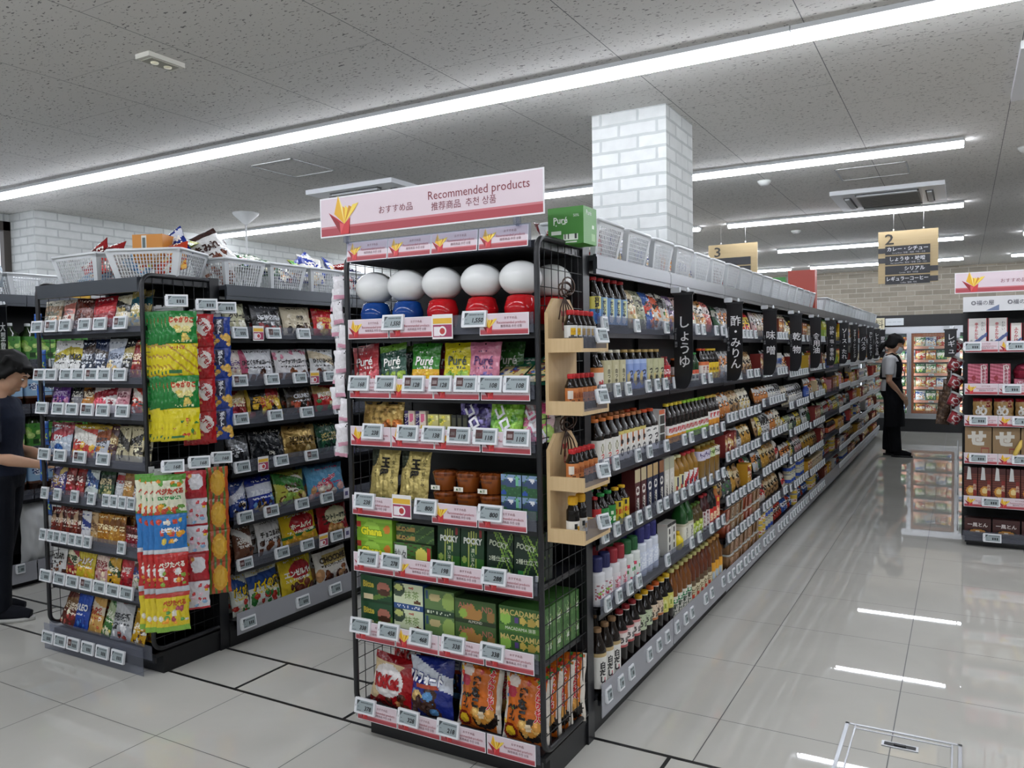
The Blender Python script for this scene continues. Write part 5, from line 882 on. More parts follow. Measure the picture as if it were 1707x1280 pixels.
pile('in the chocolate aisle baskets', -3.27, 2.84, 1.83, [('white chocolate bag', 0, -.02, .05, -.5, -.5, 1.3), ('white chocolate bag', -.06, .06, .0, -.4, -.3, 1.5), ('dark green bag', .0, .2, .08, -1.0, .1, 1.4), ('dark green bag', -.02, .34, .06, -1.0, -.1, 1.6), ('navy bag', .0, .46, .03, -.8, 0, 1.5), ('white and navy bag', .0, .62, .04, -.4, .1, 1.5), ('blue bag', -.04, .72, .06, -.5, -.7, 1.4), ('yellow green bag', -.05, .66, .08, -1.0, .2, 1.6), ('blue bag', .0, .82, .07, -.8, .6, 1.6), ('red bag', .0, .92, .02, -.4, -.2, 1.6), ('navy bag', .0, 1.0, .01, -.4, .2, 1.5)])
pile('in sauce aisle baskets', -1.3, 2.865, 1.815, [('red bag', .055, -.01, -.005, -.12, 0, 1.57), ('red bag', -.06, -.02, .02, -.8, .2, 1.57), ('blue bag', .05, .315, -.04, -.3, .1, 1.57), ('white and navy bag', .05, .63, -.06, -.3, 0, 1.57), ('orange red bag', .05, .945, -.06, -.2, 0, 1.57), ('white and navy bag', .05, 1.26, -.06, -.3, 0, 1.57), ('red bag', .05, 1.89, -.05, -.2, 0, 1.57), ('red bag', 0, 4.73, .02, -.2, .3, 1.57)])
mb = MB(); mb.box(-1.44, 7.85, 1.80, -1.2, 7.97, 2.175, '#a83a28'); tag(mb.build('display_box', CARD, None, (-1.32, 7.9, 1.80)), 'plain brick red box standing behind the white baskets', 'box')
mb = MB(); mb.box(-1.58, 7.85, 1.80, -1.46, 7.97, 2.12, '#3a8a3a'); tag(mb.build('display_box', CARD, None, (-1.52, 7.9, 1.80)), 'small green box next to the brick red box', 'box')

# ================= sauce aisle: the two nearest bays =================
def rb(name, h, r, liq, cap, lab, lops, lz=(.1, .55), **k): return bottle(name, 'bottle', h, r, liq, cap, lab, lops, lz, res=.0045, seg=16, **k)
DK = '#120b08'; AMB = '#6a3c10'; AMB2 = '#8a6420'
def lt(txt, col='#1a1a1a', tv=.5, th=.2, vert=True, **k): return ('t', txt, .5, tv, th, col, dict(vert=vert, bold=.05, maxw=.6 if vert else .36, **k))
SB = {
 'y1': (rb('sauce_bottle', .185, .03, DK, '#a01a1c', '#3a78b8', [('b', .55, 1, '#d8cc60'), lt('真昆布', '#1a1a1a', .68, .2), ('e', .5, .25, .1, .15, '#2a4a98')], (.05, .6)), 'tall dark bottle with yellow and blue label'),
 'b1': (rb('sauce_bottle', .185, .03, DK, '#a01a1c', '#7a9fc4', [('r', .5, .2, .62, .95, '#c8cc98'), ('e', .5, .22, .09, .16, '#d8dce0'), lt('だしつゆ', '#2a3a5a', .6, .14)], (.05, .6)), 'tall dark bottle with pale blue label'),
 'o0': (rb('sauce_bottle', .16, .032, DK, '#1a1a1a', '#dcd8d0', [('b', .8, 1, '#c87a3a'), ('e', .46, .35, .08, .14, '#b03a38'), ('e', .58, .4, .06, .12, '#b03a38')], (.02, .62), sq=4), 'square bottle with white and orange label'),
 'c1': (rb('sauce_bottle', .165, .033, '#1c1812', '#ddd6c0', '#b7b08c', [('r', .42, .1, .58, .85, '#c8c2a0'), lt('白つゆ', '#4a4430', .5, .15), ('e', .5, .1, .04, .06, '#7a4a20')], (.02, .76), sq=4), 'square bottle with cream label and white cap'),
 'u1': (rb('sauce_bottle', .165, .033, '#1c1812', '#b89a5c', '#7f95c8', [('b', .84, 1, '#9db0d8'), lt('つゆ', '#1c2240', .42, .26), ('e', .36, .35, .07, .25, '#b8a878')], (.02, .76), sq=4), 'square bottle with sky blue label and gold cap'),
 'c2': (rb('sauce_bottle', .165, .033, '#1c1812', '#b89a5c', '#b5b48e', [lt('つゆ', '#2a2a22', .45, .26), ('e', .38, .3, .06, .2, '#c8b070')], (.02, .76), sq=4), 'square bottle with khaki label and gold cap'),
 'r1': (rb('sauce_bottle', .13, .024, '#7a1418', '#8a161c', '#b02a30', [('f', 900, 10, .2, 0, .8, .4, .05, .1, ['#d8b048', '#3a3a7a', '#e0d8d0']), ('p', .3, .55, .7, .8, '#f0e0e0', .6)], (.03, .7), sq=3), 'small red sauce bottle'),
 'o1': (rb('sauce_bottle', .12, .028, '#1a0f08', '#c86a2a', '#d8843a', [('b', .5, 1, '#d8d0c8'), lt('たれ', '#c03020', .7, .2, False)], (.03, .66), sq=3), 'small bottle with orange and white label'),
 'g1': (rb('sauce_bottle', .145, .027, '#1c3a1e', '#2f8a3a', '#dcd8c4', [('b', .6, 1, '#c8543a'), lt('香', '#2a2a2a', .35, .3, False)], (.03, .4)), 'green bottle with bright green cap'),
 'o2': (rb('sauce_bottle', .165, .029, DK, '#c8481c', '#dcd2c8', [('b', .8, 1, '#c8683a'), lt('だし', '#8a2a20', .5, .26), ('b', 0, .2, '#d8a0a0')], (.03, .58), sq=4), 'dark bottle with red orange cap and white label'),
 'y2': (rb('sauce_bottle', .165, .029, DK, '#d8b428', '#d8b41e', [lt('めん', '#5a3a10', .6, .2, False), ('f', 905, 8, .3, .05, .7, .4, .04, .08, ['#a86a20', '#e8d060'])], (.03, .55), sq=4), 'dark bottle with yellow cap and yellow label'),
 'w3': (rb('sauce_bottle', .185, .034, DK, '#c8702c', '#dedbd4', [('e', .5, .68, .09, .17, '#8a8a6a'), ('e', .5, .68, .05, .1, '#d8d4c4'), lt('つゆ', '#c03028', .28, .24), ('b', 0, .07, '#b84a30')], (.04, .58), sq=4), 'dark bottle with white label and red lettering'),
 'b3': (rb('sauce_bottle', .185, .029, DK, '#c07a4a', '#dcd8d2', [('b', .88, 1, '#c8b868'), ('r', .38, .5, .5, .88, '#b8642a'), ('e', .5, .26, .1, .16, '#15151a'), ('e', .5, .26, .055, .09, '#dcd8d2'), lt('ゆ', '#15151a', .62, .2, False)], (.04, .66), sq=4), 'dark bottle with black ring label'),
 'k3': (rb('sauce_bottle', .185, .034, DK, '#cc4a1a', '#dfddda', [lt('つゆ', '#15151a', .45, .34), ('p', .3, .82, .7, .92, '#555', .4)], (.04, .6), sq=4), 'dark bottle with orange cap and black brush lettering'),
 'p3': (rb('ponzu_bottle', .19, .029, DK, '#c8b02c', '#e0dcd8', [('b', 0, .46, '#d08a1c'), ('r', .3, .46, .7, .9, '#e4e0dc'), lt('味ぽん', '#b82228', .72, .3, False), ('p', .3, .15, .7, .3, '#8a3a10', .5)], (.04, .46), sq=4), 'dark bottle with yellow cap and white over orange label'),
 'g3': (rb('ponzu_bottle', .19, .029, DK, '#8ab82c', '#dfe0d6', [('b', 0, .46, '#8ab428'), lt('味ぽん', '#b82228', .72, .3, False), ('p', .3, .15, .7, .3, '#3a5a10', .5)], (.04, .46), sq=4), 'dark bottle with lime cap and white over lime label'),
 'd3': (rb('ponzu_bottle', .19, .029, DK, '#b89a3c', '#e0dcd8', [('b', 0, .56, '#d08a1c'), lt('味', '#b82228', .78, .3, False), ('p', .3, .2, .7, .35, '#8a3a10', .5)], (.04, .56), sq=4), 'dark bottle with gold cap and orange label'),
 'r4': (rb('sauce_bottle', .15, .025, '#2a0e0a', '#a81a20', '#b02024', [lt('うま', '#f0e4e0', .4, .24, False), ('e', .5, .7, .06, .1, '#e8d8c0')], (.03, .72)), 'small bottle with red cap and red label'),
 'g4': (rb('sauce_bottle', .155, .032, DK, '#1f8a3c', '#1f7f36', [('e', .5, .7, .05, .08, '#e0e8d0'), lt('うま', '#ecf0e0', .45, .22, False), ('f', 910, 6, .35, .05, .65, .25, .04, .06, ['#dfe4d0', '#8ab84a'])], (.05, .66)), 'bottle with green cap and green label'),
 'y4': (rb('sauce_bottle', .155, .031, DK, '#d8aa14', '#cfb41a', [lt('うまい', '#c0301c', .55, .24, False), ('e', .5, .85, .06, .1, '#1a1a1a'), ('f', 911, 5, .35, .05, .65, .3, .04, .07, ['#3a4a1a', '#8a9a2a'])], (.08, .68)), 'bottle with yellow cap and yellow label'),
 'a4': (rb('vinegar_bottle', .19, .033, AMB2, '#d8d4a4', '#d8d2a8', [('r', .5, .4, .56, .95, '#2a2a4a'), ('e', .46, .35, .05, .12, '#b03a30'), ('b', 0, .1, '#c8b878')], (.06, .52)), 'clear amber bottle with cream cap and cream label'),
 'w4': (rb('vinegar_bottle', .19, .033, AMB2, '#a81c24', '#dcdad6', [('d', .3, 2.6, .75, '#a81c24'), ('e', .54, .4, .05, .12, '#2a2a4a')], (.06, .52)), 'clear amber bottle with red and white label'),
 'v4': (rb('vinegar_bottle', .2, .042, '#7a5a1e', '#8a7a3a', '#c9c2d4', [('p', .3, .3, .7, .8, '#4a3a6a', .4)], (.62, .86), sq=4, shoulder=.86), 'big amber vinegar bottle with lilac label'),
 'l4': (rb('vinegar_bottle', .2, .042, '#7a5a1e', '#8a7a3a', '#c4d09c', [('e', .5, .5, .06, .3, '#8ab040'), ('p', .3, .3, .7, .8, '#3a4a2a', .4)], (.62, .86), sq=4, shoulder=.86), 'big amber vinegar bottle with pale green label'),
 'x4': (rb('vinegar_bottle', .2, .042, '#7a5a1e', '#8a7a3a', '#d8d6cc', [('p', .3, .3, .7, .8, '#3a3a2a', .5)], (.62, .86), sq=4, shoulder=.86), 'big amber vinegar bottle with white label'),
 'n5': (rb('mayonnaise_bottle', .185, .033, '#d6d6da', '#1f2358', '#d6d4d6', [('p', .3, .2, .7, .9, '#9a4a58', .3), ('f', 920, 6, .3, .2, .7, .8, .03, .06, ['#c83a58', '#8ab048'])], (.05, .5), capr=.023, caph=.3, neck=.62), 'white squeeze bottle with navy cap'),
 'm5': (rb('mayonnaise_bottle', .185, .033, '#d6d4d6', '#96202c', '#d8d2d4', [('f', 921, 8, .3, .2, .7, .9, .03, .07, ['#c03048', '#d8a0b0']), lt('マヨ', '#a82a40', .5, .2)], (.05, .5), capr=.023, caph=.3, neck=.62), 'white squeeze bottle with red cap'),
 'e5': (rb('mayonnaise_bottle', .185, .033, '#d4d8d4', '#1c5a2e', '#d4d8d2', [('f', 922, 8, .3, .2, .7, .9, .03, .07, ['#3a8a4a', '#c83a58'])], (.05, .5), capr=.023, caph=.3, neck=.62), 'white squeeze bottle with dark green cap'),
 'i5': (rb('mayonnaise_bottle', .21, .033, '#cfd4e0', '#24246a', '#cdd4e4', [('p', .3, .1, .7, .9, '#e8ecf4', .4)], (.05, .5), capr=.024, caph=.32, neck=.62), 'pale bottle with tall indigo cap'),
 'w5': (rb('sake_bottle', .23, .036, '#1d4a20', '#c8a838', '#d8d6c8', [lt('料理酒', '#3a3a30', .5, .18), ('b', .85, 1, '#b8b49c')], (.05, .5), sq=5), 'big green bottle with gold cap and pale label'),
 'l5': (rb('sauce_bottle', .17, .029, '#4a3a14', '#4a6a20', '#9ab02a', [lt('すし', '#f0f0d8', .5, .3, False), ('e', .5, .85, .06, .1, '#d8dc80')], (.05, .5)), 'brown bottle with olive cap and lime label'),
 'm6': (rb('sauce_bottle', .19, .028, '#3a0f10', '#a01e26', '#d8d0cc', [('r', .44, .1, .56, .95, '#6a1a24'), lt('りんご酢', '#e8dcd8', .5, .16)], (.06, .56)), 'maroon bottle with red cap and white edged label'),
 'k5': (rb('sauce_bottle', .2, .029, '#0e0a08', '#1a1614', '#c02a1c', [lt('黒酢', '#f0d8b0', .5, .24)], (.05, .5)), 'black bottle with bright red label'),
 'h5': (rb('sauce_bottle', .2, .029, '#a8642a', '#c8a030', '#c03020', [('e', .5, .85, .07, .08, '#d8c040'), lt('甘酢', '#f0d8b0', .4, .2)], (.05, .75)), 'caramel bottle with gold cap and red label'),
 'w6': (rb('sauce_bottle', .235, .034, '#1a100a', '#8a6a48', '#dcdad4', [('b', .88, 1, '#b8a070'), lt('白だし', '#15151a', .46, .26), ('r', .54, .1, .58, .3, '#b83a4a')], (.05, .62)), 'dark bottle with brush lettered white label'),
 'r6': (rb('sauce_bottle', .24, .034, DK, '#8a161c', '#d8c8c4', [('e', .5, .5, .1, .36, '#e0d8d4'), ('b', .86, 1, '#c07a78'), ('b', 0, .14, '#b05050'), lt('うま', '#1a1a1a', .42, .36, False)], (.4, .68), band='#e0d8d0'), 'dark bottle with deep red cap and pinkish label'),
 'y6': (rb('sauce_bottle', .24, .034, DK, '#d8a814', '#b9c4a4', [('p', .3, .6, .7, .9, '#5a6a4a', .3), lt('うま', '#1a1a1a', .36, .36, False)], (.4, .68), band='#e8e4d8'), 'dark bottle with yellow cap and pale green label'),
 'o6': (rb('sauce_bottle', .24, .034, DK, '#d0601c', '#d4c0a8', [('b', 0, .14, '#b06a3a'), ('p', .3, .6, .7, .9, '#7a4a2a', .3), lt('うま', '#1a1a1a', .36, .36, False)], (.4, .68), band='#e8e0d8'), 'dark bottle with orange cap and peach label'),
 'z6': (rb('sauce_bottle', .24, .034, DK, '#d8b01c', '#c8c058', [('e', .5, .5, .08, .3, '#d8d890'), ('e', .5, .4, .05, .18, '#8a9a30')], (.36, .66), band='#e8e4d0'), 'dark bottle with yellow cap and lemon label'),
 'a6': (rb('dressing_bottle', .245, .033, '#6e3f14', '#c4bd78', '#d9d6cc', [('b', .68, 1, '#2a7a4a'), ('b', .88, 1, '#d8d6c8'), lt('和風', '#2a3a2a', .36, .28), ('e', .5, .78, .05, .07, '#e8e8e0')], (.08, .48)), 'amber bottle with pale cap and green banded label'),
 'c6': (rb('dressing_bottle', .245, .033, '#5a2a12', '#c4bd78', '#cfc4a4', [('b', .72, 1, '#5a4428'), ('p', .3, .2, .7, .6, '#6a5a38', .4), ('r', .44, .1, .56, .3, '#b8402a')], (.08, .48)), 'reddish amber bottle with pale cap and cream label'),
 'q6': (rb('dressing_bottle', .245, .033, '#6a4216', '#b88a48', '#c9b890', [('b', .55, 1, '#d8981c'), ('e', .5, .3, .08, .2, '#a8b8c8')], (.08, .5)), 'amber bottle with tan cap and golden label'),
}
SQ = ('o0', 'c1', 'u1', 'c2', 'w3', 'b3', 'k3', 'p3', 'g3', 'd3', 'o2', 'y2', 'v4', 'l4', 'x4', 'w5', 'o1', 'r1')
PLAN = [
 (0, 'y1', 2.735, 1, .07, 1), (0, 'b1', 2.80, 4, .068, 1),
 (1, 'o0', 2.735, 1, .07, 1), (1, 'c1', 2.81, 3, .074, 2), (1, 'u1', 3.04, 3, .078, 2), (1, 'c2', 3.275, 3, .075, 2), (1, 'r1', 3.5, 2, .052, 2), (1, 'o1', 3.68, 3, .065, 2), (1, 'g1', 3.94, 2, .065, 2), (1, 'o2', 4.1, 2, .066, 2), (1, 'y2', 4.235, 3, .066, 2),
 (2, 'w3', 2.735, 3, .072, 2), (2, 'b3', 2.945, 5, .063, 2), (2, 'k3', 3.26, 2, .078, 2), (2, 'p3', 3.56, 4, .066, 2), (2, 'g3', 3.825, 6, .066, 2), (2, 'd3', 4.235, 3, .068, 2),
 (3, 'r4', 2.73, 1, .05, 2), (3, 'g4', 2.785, 2, .07, 2), (3, 'y4', 2.93, 2, .07, 2), (3, 'a4', 3.655, 2, .075, 2), (3, 'w4', 3.81, 3, .075, 2), (3, 'v4', 4.045, 2, .09, 1), (3, 'l4', 4.225, 1, .09, 1), (3, 'x4', 4.32, 1, .09, 1),
 (4, 'n5', 2.74, 2, .074, 1), (4, 'm5', 2.89, 2, .074, 2), (4, 'e5', 3.04, 2, .074, 2), (4, 'i5', 3.19, 3, .076, 2), (4, 'w5', 3.76, 2, .082, 2), (4, 'l5', 3.925, 3, .064, 2), (4, 'm6', 4.12, 2, .064, 2), (4, 'k5', 4.25, 2, .064, 2), (4, 'h5', 4.38, 1, .064, 2),
 (5, 'w6', 2.74, 3, .072, 2), (5, 'r6', 2.96, 3, .073, 2), (5, 'y6', 3.18, 2, .073, 2), (5, 'o6', 3.325, 2, .073, 2), (5, 'z6', 3.47, 2, .073, 2), (5, 'a6', 3.615, 4, .073, 2), (5, 'c6', 3.905, 5, .073, 2), (5, 'q6', 4.27, 3, .073, 2)]
XF = -1.212
for sh, k, y0, n, pt, deep in PLAN:
    p, desc = SB[k]; NP = ('front', 'second row')
    if k == 'p3': deep = 1
    for j in range(deep):
        if j and y0 > 3.5 and sh != 5: continue
        for i in range(n):
            y = y0+pt*i; p.put((XF+.012-.076*j-.002, y, AD[0][sh]+.002), PI/2-(.1 if k in SQ else .5)+rnd.uniform(-.08, .08), '%s, %s %s, %s sauce shelf' % (desc, ORD[i], ('in front', 'in second row')[j], ORD[sh]), desc+'s')
def aput(p, sh, y, label, group=None, x=XF, tilt=0, ry=0, dz=0, k=0, rz=PI/2): return p.put((x, y, AD[k][sh]+.002+dz), rz, label, group, tilt, ry)
FISH = [('cream bag with shrimp print', '#c9b894', '#d8c8a8', ('#d8c080', '#a8683a', '#e8dcc0')), ('grey green dried fish bag', '#8a8c72', '#a8a890', ('#5a5a48', '#c8c0a0')), ('blue and red fish flake bag', '#3a5a9a', '#c0392a', ('#c86a3a', '#d8d4c8', '#a8402a')), ('white and orange fish flake bag', '#d4cfc8', '#b84a28', ('#c87840', '#e0c0a0', '#3a3a4a')), ('peaked white and black fish flake bag', '#cfccc0', '#2a2a2a', ('#c87030', '#4a7a3a', '#d8a878')), ('purple printed seaweed bag', '#7a6488', '#c8bcc8', ('#b88a68', '#d8c8d0')), ('pink and tan dried food bag', '#b89a94', '#d8c8c0', ('#c8a878', '#e0d0c0')), ('clear bag with dark kelp', '#6a6a62', '#c8c8c0', ('#3a3a30', '#a8a898')), ('white and green noodle bag', '#cfd0c4', '#8aa868', ('#c84a38', '#d8d4b8')), ('brown and white mushroom bag', '#a88a68', '#d8d0c4', ('#6a4a30', '#c8a878')), ('orange and white rice bag', '#c98a4a', '#dcd6cc', ('#b8602a', '#e8d8c0')), ('pale red dried bag', '#b8605a', '#d8c8c4', ('#8a3a38', '#e0c8c0'))]
for i, (ds, b, a_, f_) in enumerate(FISH):
    w = .1 if i < 7 else .09; p = pouch('dried_food_bag', 'dried food bag', w, .17, .05, b, art(700+i, b, a_, None, '#2a2622', f_, low=.55, n=16), style='pillow', res=.006)
    y = 3.13+.105*i if i < 7 else 3.87+.098*(i-7)
    for j in range(2): aput(p, 0, y, '%s, %s, top sauce shelf' % (ds, ('in front', 'behind')[j]), 'dried food bags on the top sauce shelf', XF+.02-.05*j, -.28, rnd.uniform(-.12, .12))
CTN = [('maroon carton with white ring', '#4a1a1c', '#c0b08c', 3.135, 2), ('navy carton with white ring', '#1c2240', '#b89a6a', 3.285, 2), ('dark blue carton with brown top', '#1c2038', '#8a5a38', 3.44, 1), ('white carton with dark ring', '#d0ccc2', '#a8a890', 3.515, 2)]
for ds, b, tcol, y0, n in CTN:
    p = carton('sauce_carton', 'carton', .062, .2, .06, b, [('b', .72, 1, tcol), ('e', .5, .55, .34, .1, '#e0dcd4'), ('e', .5, .55, .17, .05, b), ('r', .3, .06, .7, .4, '#d8d4ca' if b[1] != 'd' else '#c8c4b8'), ('p', .35, .08, .65, .38, '#2a2424', .5)], side=b, res=.006)
    for i in range(n): aput(p, 3, y0+.074*i, '%s, %s along, fourth sauce shelf' % (ds, ORD[i]), ds+'s', XF+.0)
p = pouch('sauce_sachet', 'sauce sachet', .07, .14, .02, '#8a3a3c', art(760, '#8a3a3c', '#c8a0a0', None, '#e8dcd8', ('#d8a0a0', '#5a2024')), style='flat'); aput(p, 3, 3.07, 'maroon sauce sachet beside the maroon cartons', None, XF, -.3)
p = pouch('clear_pouch', 'pouch', .1, .16, .03, '#b8bcc0', [('f', 770, 14, .1, .05, .9, .5, .06, .1, ['#c8a838', '#d8dce0', '#8a8c90']), ('b', .85, 1, '#c05058')], style='flat', res=.006)
for i in range(2): aput(p, 4, 3.44+.06*i, 'clear pouch with red top, %s, fifth sauce shelf' % ('inner', 'outer')[i], 'clear pouches', XF-.02*i, -.25)
p = carton('seasoning_carton', 'carton', .06, .15, .05, '#d6d4cc', [('e', .5, .75, .2, .1, '#1c1c1c'), ('e', .5, .5, .2, .1, '#1c1c1c'), ('e', .5, .25, .2, .1, '#1c1c1c'), ('b', .9, 1, '#2a2a2a')], side='#c4c2ba')
for i in range(2): aput(p, 4, 3.56+.065*i, 'white carton with black dots, %s, fifth sauce shelf' % ('inner', 'outer')[i], 'white dotted cartons', XF)
mb = MB(); mb.lathe([(0, .018), (.02, .03), (.05, .028), (.068, .014), (.07, .01)], 16, '#d8c01c'); lj = mb.build('lemon_bottle', GLOSS); mb = MB(); mb.lathe([(.07, .011), (.088, .01)], 12, '#d8b010'); mb.build('cap', MATTE, lj); Proto(lj, 'bottle').put((XF+.02, 3.69, AD[0][4]+.002), 0, 'small lemon shaped yellow bottle by the big green bottles', None)
p = carton('sauce_gift_box', 'carton', .085, .17, .06, '#c8ccc8', [('r', .1, .1, .9, .85, '#3a3a34'), ('r', .12, .35, .88, .38, '#d0d4d0'), ('r', .12, .6, .88, .63, '#d0d4d0'), ('b', .88, 1, '#c0603a'), ('r', .9, 0, 1, 1, '#d8d4d0'), ('p', .92, .1, .98, .9, '#b03a48', .5)], side='#d8d4d0'); aput(p, 2, 3.455, 'clear windowed box with orange top between dark bottles', None, XF)
# ================= sauce aisle: bays further back =================
def fbag(ds, b, a_, f_, w=.1, h=.17, st='pillow', low=.55, tcol='#2a2622', mat=None): return (pouch('packet', 'packet', w, h, .045, b, art(sum(map(ord, ds)), b, a_, None, tcol, f_, low=low, n=14), style=st, res=.009, mat=mat), ds, w, h)
def fbox(ds, b, a_, w=.09, h=.13, tcol='#f0e8d8'): return (carton('food_box', 'food box', w, h, .07, b, art(sum(map(ord, ds)), b, a_, None, tcol, (a_, '#e0d0a8', '#8a4a28'), low=.45), res=.009), ds, w, h)
FAR = {
 'fish': [fbag('white and orange dried bag', '#d2cdc4', '#c07038', ('#c88848', '#e0d8c8', '#7a4a2a')), fbag('clear bag with brown flakes', '#b8a488', '#d8d4cc', ('#7a5a40', '#c8b090')), fbag('pink and white bag', '#c8a8a4', '#dcd8d4', ('#b85a58', '#e8dcd8')), fbag('silver bag with orange print', '#b8b8b8', '#c87838', ('#d8a868', '#e8e8e4'))],
 'noodle': [fbag('cream bag of yellow noodles', '#d4cab0', '#e0d8c4', ('#c8a838', '#d8c068', '#b89020'), .085, .21), fbag('white bag of noodles', '#d6d6d2', '#c0c4c8', ('#e8e4d8', '#a8a8a0'), .08, .21), fbag('white bag with black figure', '#d0d0ce', '#2a2a2a', ('#2a2a2a', '#d8d4c8'), .085, .21), fbag('orange and silver bag', '#c87c3c', '#d0ccc4', ('#d89a58', '#e8e0d4'), .1, .19)],
 'red': [fbag('red and yellow bag', '#b82c28', '#d8b838', ('#d8a030', '#e8d8c0'), .1, .16), fbag('brown clear bag of dried food', '#a07c50', '#d0bc98', ('#4a3420', '#a88458'), .11, .15), fbag('golden bag of crumbs', '#b88a38', '#d8c89a', ('#c89c48', '#a87830'), .12, .15), fbag('pale bag with red print', '#d0c8bc', '#b83a38', ('#c84a40', '#e0d4c4'), .1, .16)],
 'miso': [(tub('miso_tub', 'miso tub', .105, .085, .085, '#80603f', '#a8a49c', [('r', .34, 0, .66, 1, '#c4bca8'), ('p', .38, .1, .62, .9, '#2a2420', .5)]), 'brown tub with pale lid', .105, .085), (tub('miso_tub', 'miso tub', .105, .085, .085, '#8a6644', '#b0b0ac', [('r', .34, 0, .66, 1, '#c0a888'), ('p', .38, .1, .62, .9, '#7a2a20', .5)]), 'tan tub with pale lid', .105, .085), (tub('miso_tub', 'miso tub', .105, .085, .085, '#8a4028', '#b8b0a8', [('r', .34, 0, .66, 1, '#c8b8a0'), ('p', .38, .1, .62, .9, '#b03020', .5)]), 'red brown tub with pale lid', .105, .085)],
 'green': [fbag('dark green seaweed bag', '#3a5a40', '#c8c8b8', ('#1a2a1c', '#d8d4c4', '#3a6a40'), .1, .17), fbag('black bag with white print', '#55595a', '#d0d0cc', ('#e0dcd0', '#3a6a3a'), .1, .17), fbag('pale green bag', '#a8b490', '#d8dcc8', ('#6a8a4a', '#e0dcc8'), .1, .17), fbag('yellow bag', '#d0b83a', '#e0d8a8', ('#b88a20', '#e8e0c0'), .09, .16)],
 'spice': [(rb('spice_jar', .1, .02, '#c8a028', '#b8402a', '#d8b83a', [('p', .3, .2, .7, .8, '#7a3a18', .5)], (.05, .65)), 'small yellow spice jar', .045, .1), (rb('spice_jar', .1, .02, '#3a4a9a', '#d8d8d8', '#4a6ab8', [('p', .3, .2, .7, .8, '#e8e8f0', .5)], (.05, .65)), 'small blue topped spice jar', .045, .1), fbox('small yellow box', '#cfa82c', '#b8402a', .06, .12), fbox('small pink box', '#c88a94', '#b83a4a', .06, .12), fbox('small beige box', '#c8b48c', '#7a5a38', .06, .12)],
 'oil': [(rb('oil_bottle', .21, .034, '#c8a028', '#c83a20', '#d8c030', [('e', .5, .5, .08, .25, '#b83020'), ('p', .3, .2, .7, .4, '#3a5a2a', .5)], (.1, .5)), 'golden oil bottle with red cap', .076, .21), (rb('oil_bottle', .21, .034, '#a8a838', '#3a7a30', '#8aa83a', [('e', .5, .5, .08, .25, '#e0e0a0')], (.1, .5)), 'greenish oil bottle with green cap', .076, .21), (rb('sauce_bottle', .17, .03, '#2a120a', '#c8a030', '#c8502a', [('p', .3, .2, .7, .8, '#f0e0c0', .5)], (.08, .5)), 'brown sauce bottle with orange label', .068, .17)],
 'curry': [fbox('brown curry box', '#6a2c1a', '#c8862c', .095, .14), fbox('red curry box', '#a8281f', '#d8a838', .095, .14), fbox('yellow curry box', '#c8962a', '#8a2a1c', .095, .14), fbox('dark red box', '#7a2420', '#c8a868', .095, .14), fbox('white stew box', '#c8c4bc', '#3a5a9a', .095, .14, '#3a3a4a')],
 'can': [(can('food_can', 'can', .09, .036, '#b8b49c', [('b', .3, .6, '#2a4aa0'), ('p', .2, .1, .8, .3, '#8a8a60', .5)]), 'can with blue band', .078, .09), (can('food_can', 'can', .09, .036, '#c8a83a', [('b', .3, .6, '#d8d8d0'), ('p', .2, .35, .8, .55, '#b03a2a', .5)]), 'can with yellow label', .078, .09), fbag('red striped sachet', '#a83a30', '#d8c8b8', ('#c85a40', '#e8dcc8', '#7a2a20'), .07, .13, 'flat'), fbag('blue and white carton pouch', '#3a5aa0', '#d8dce4', ('#d8dce4', '#2a3a7a'), .085, .14)],
}
TH = {1: [], 2: ['fish', 'fish', 'noodle', 'noodle', 'red', 'miso', 'miso'], 3: ['fish', 'noodle', 'noodle', 'noodle', 'red', 'red', 'can'], 4: ['green', 'fish', 'noodle', 'green', 'green', 'can', 'can'], 5: ['spice', 'spice', 'spice', 'green', 'red', 'spice', 'can'], 6: ['oil', 'spice', 'spice', 'red', 'oil', 'can', 'curry'], 7: ['oil', 'oil', 'spice', 'red', 'curry', 'curry', 'can'], 8: ['curry', 'curry', 'oil', 'curry', 'can', 'red', 'curry'], 9: ['curry', 'noodle', 'curry', 'curry', 'red', 'curry', 'noodle'], 10: ['noodle', 'curry', 'noodle', 'noodle', 'curry', 'noodle', 'red'], 11: ['noodle', 'noodle', 'curry', 'noodle', 'noodle', 'curry', 'curry']}
TS = [price_tag(.05, .054, None, 300+i, False, 'shelf_ticket') for i in range(3)]; stuff = MB(); nt_ = 0
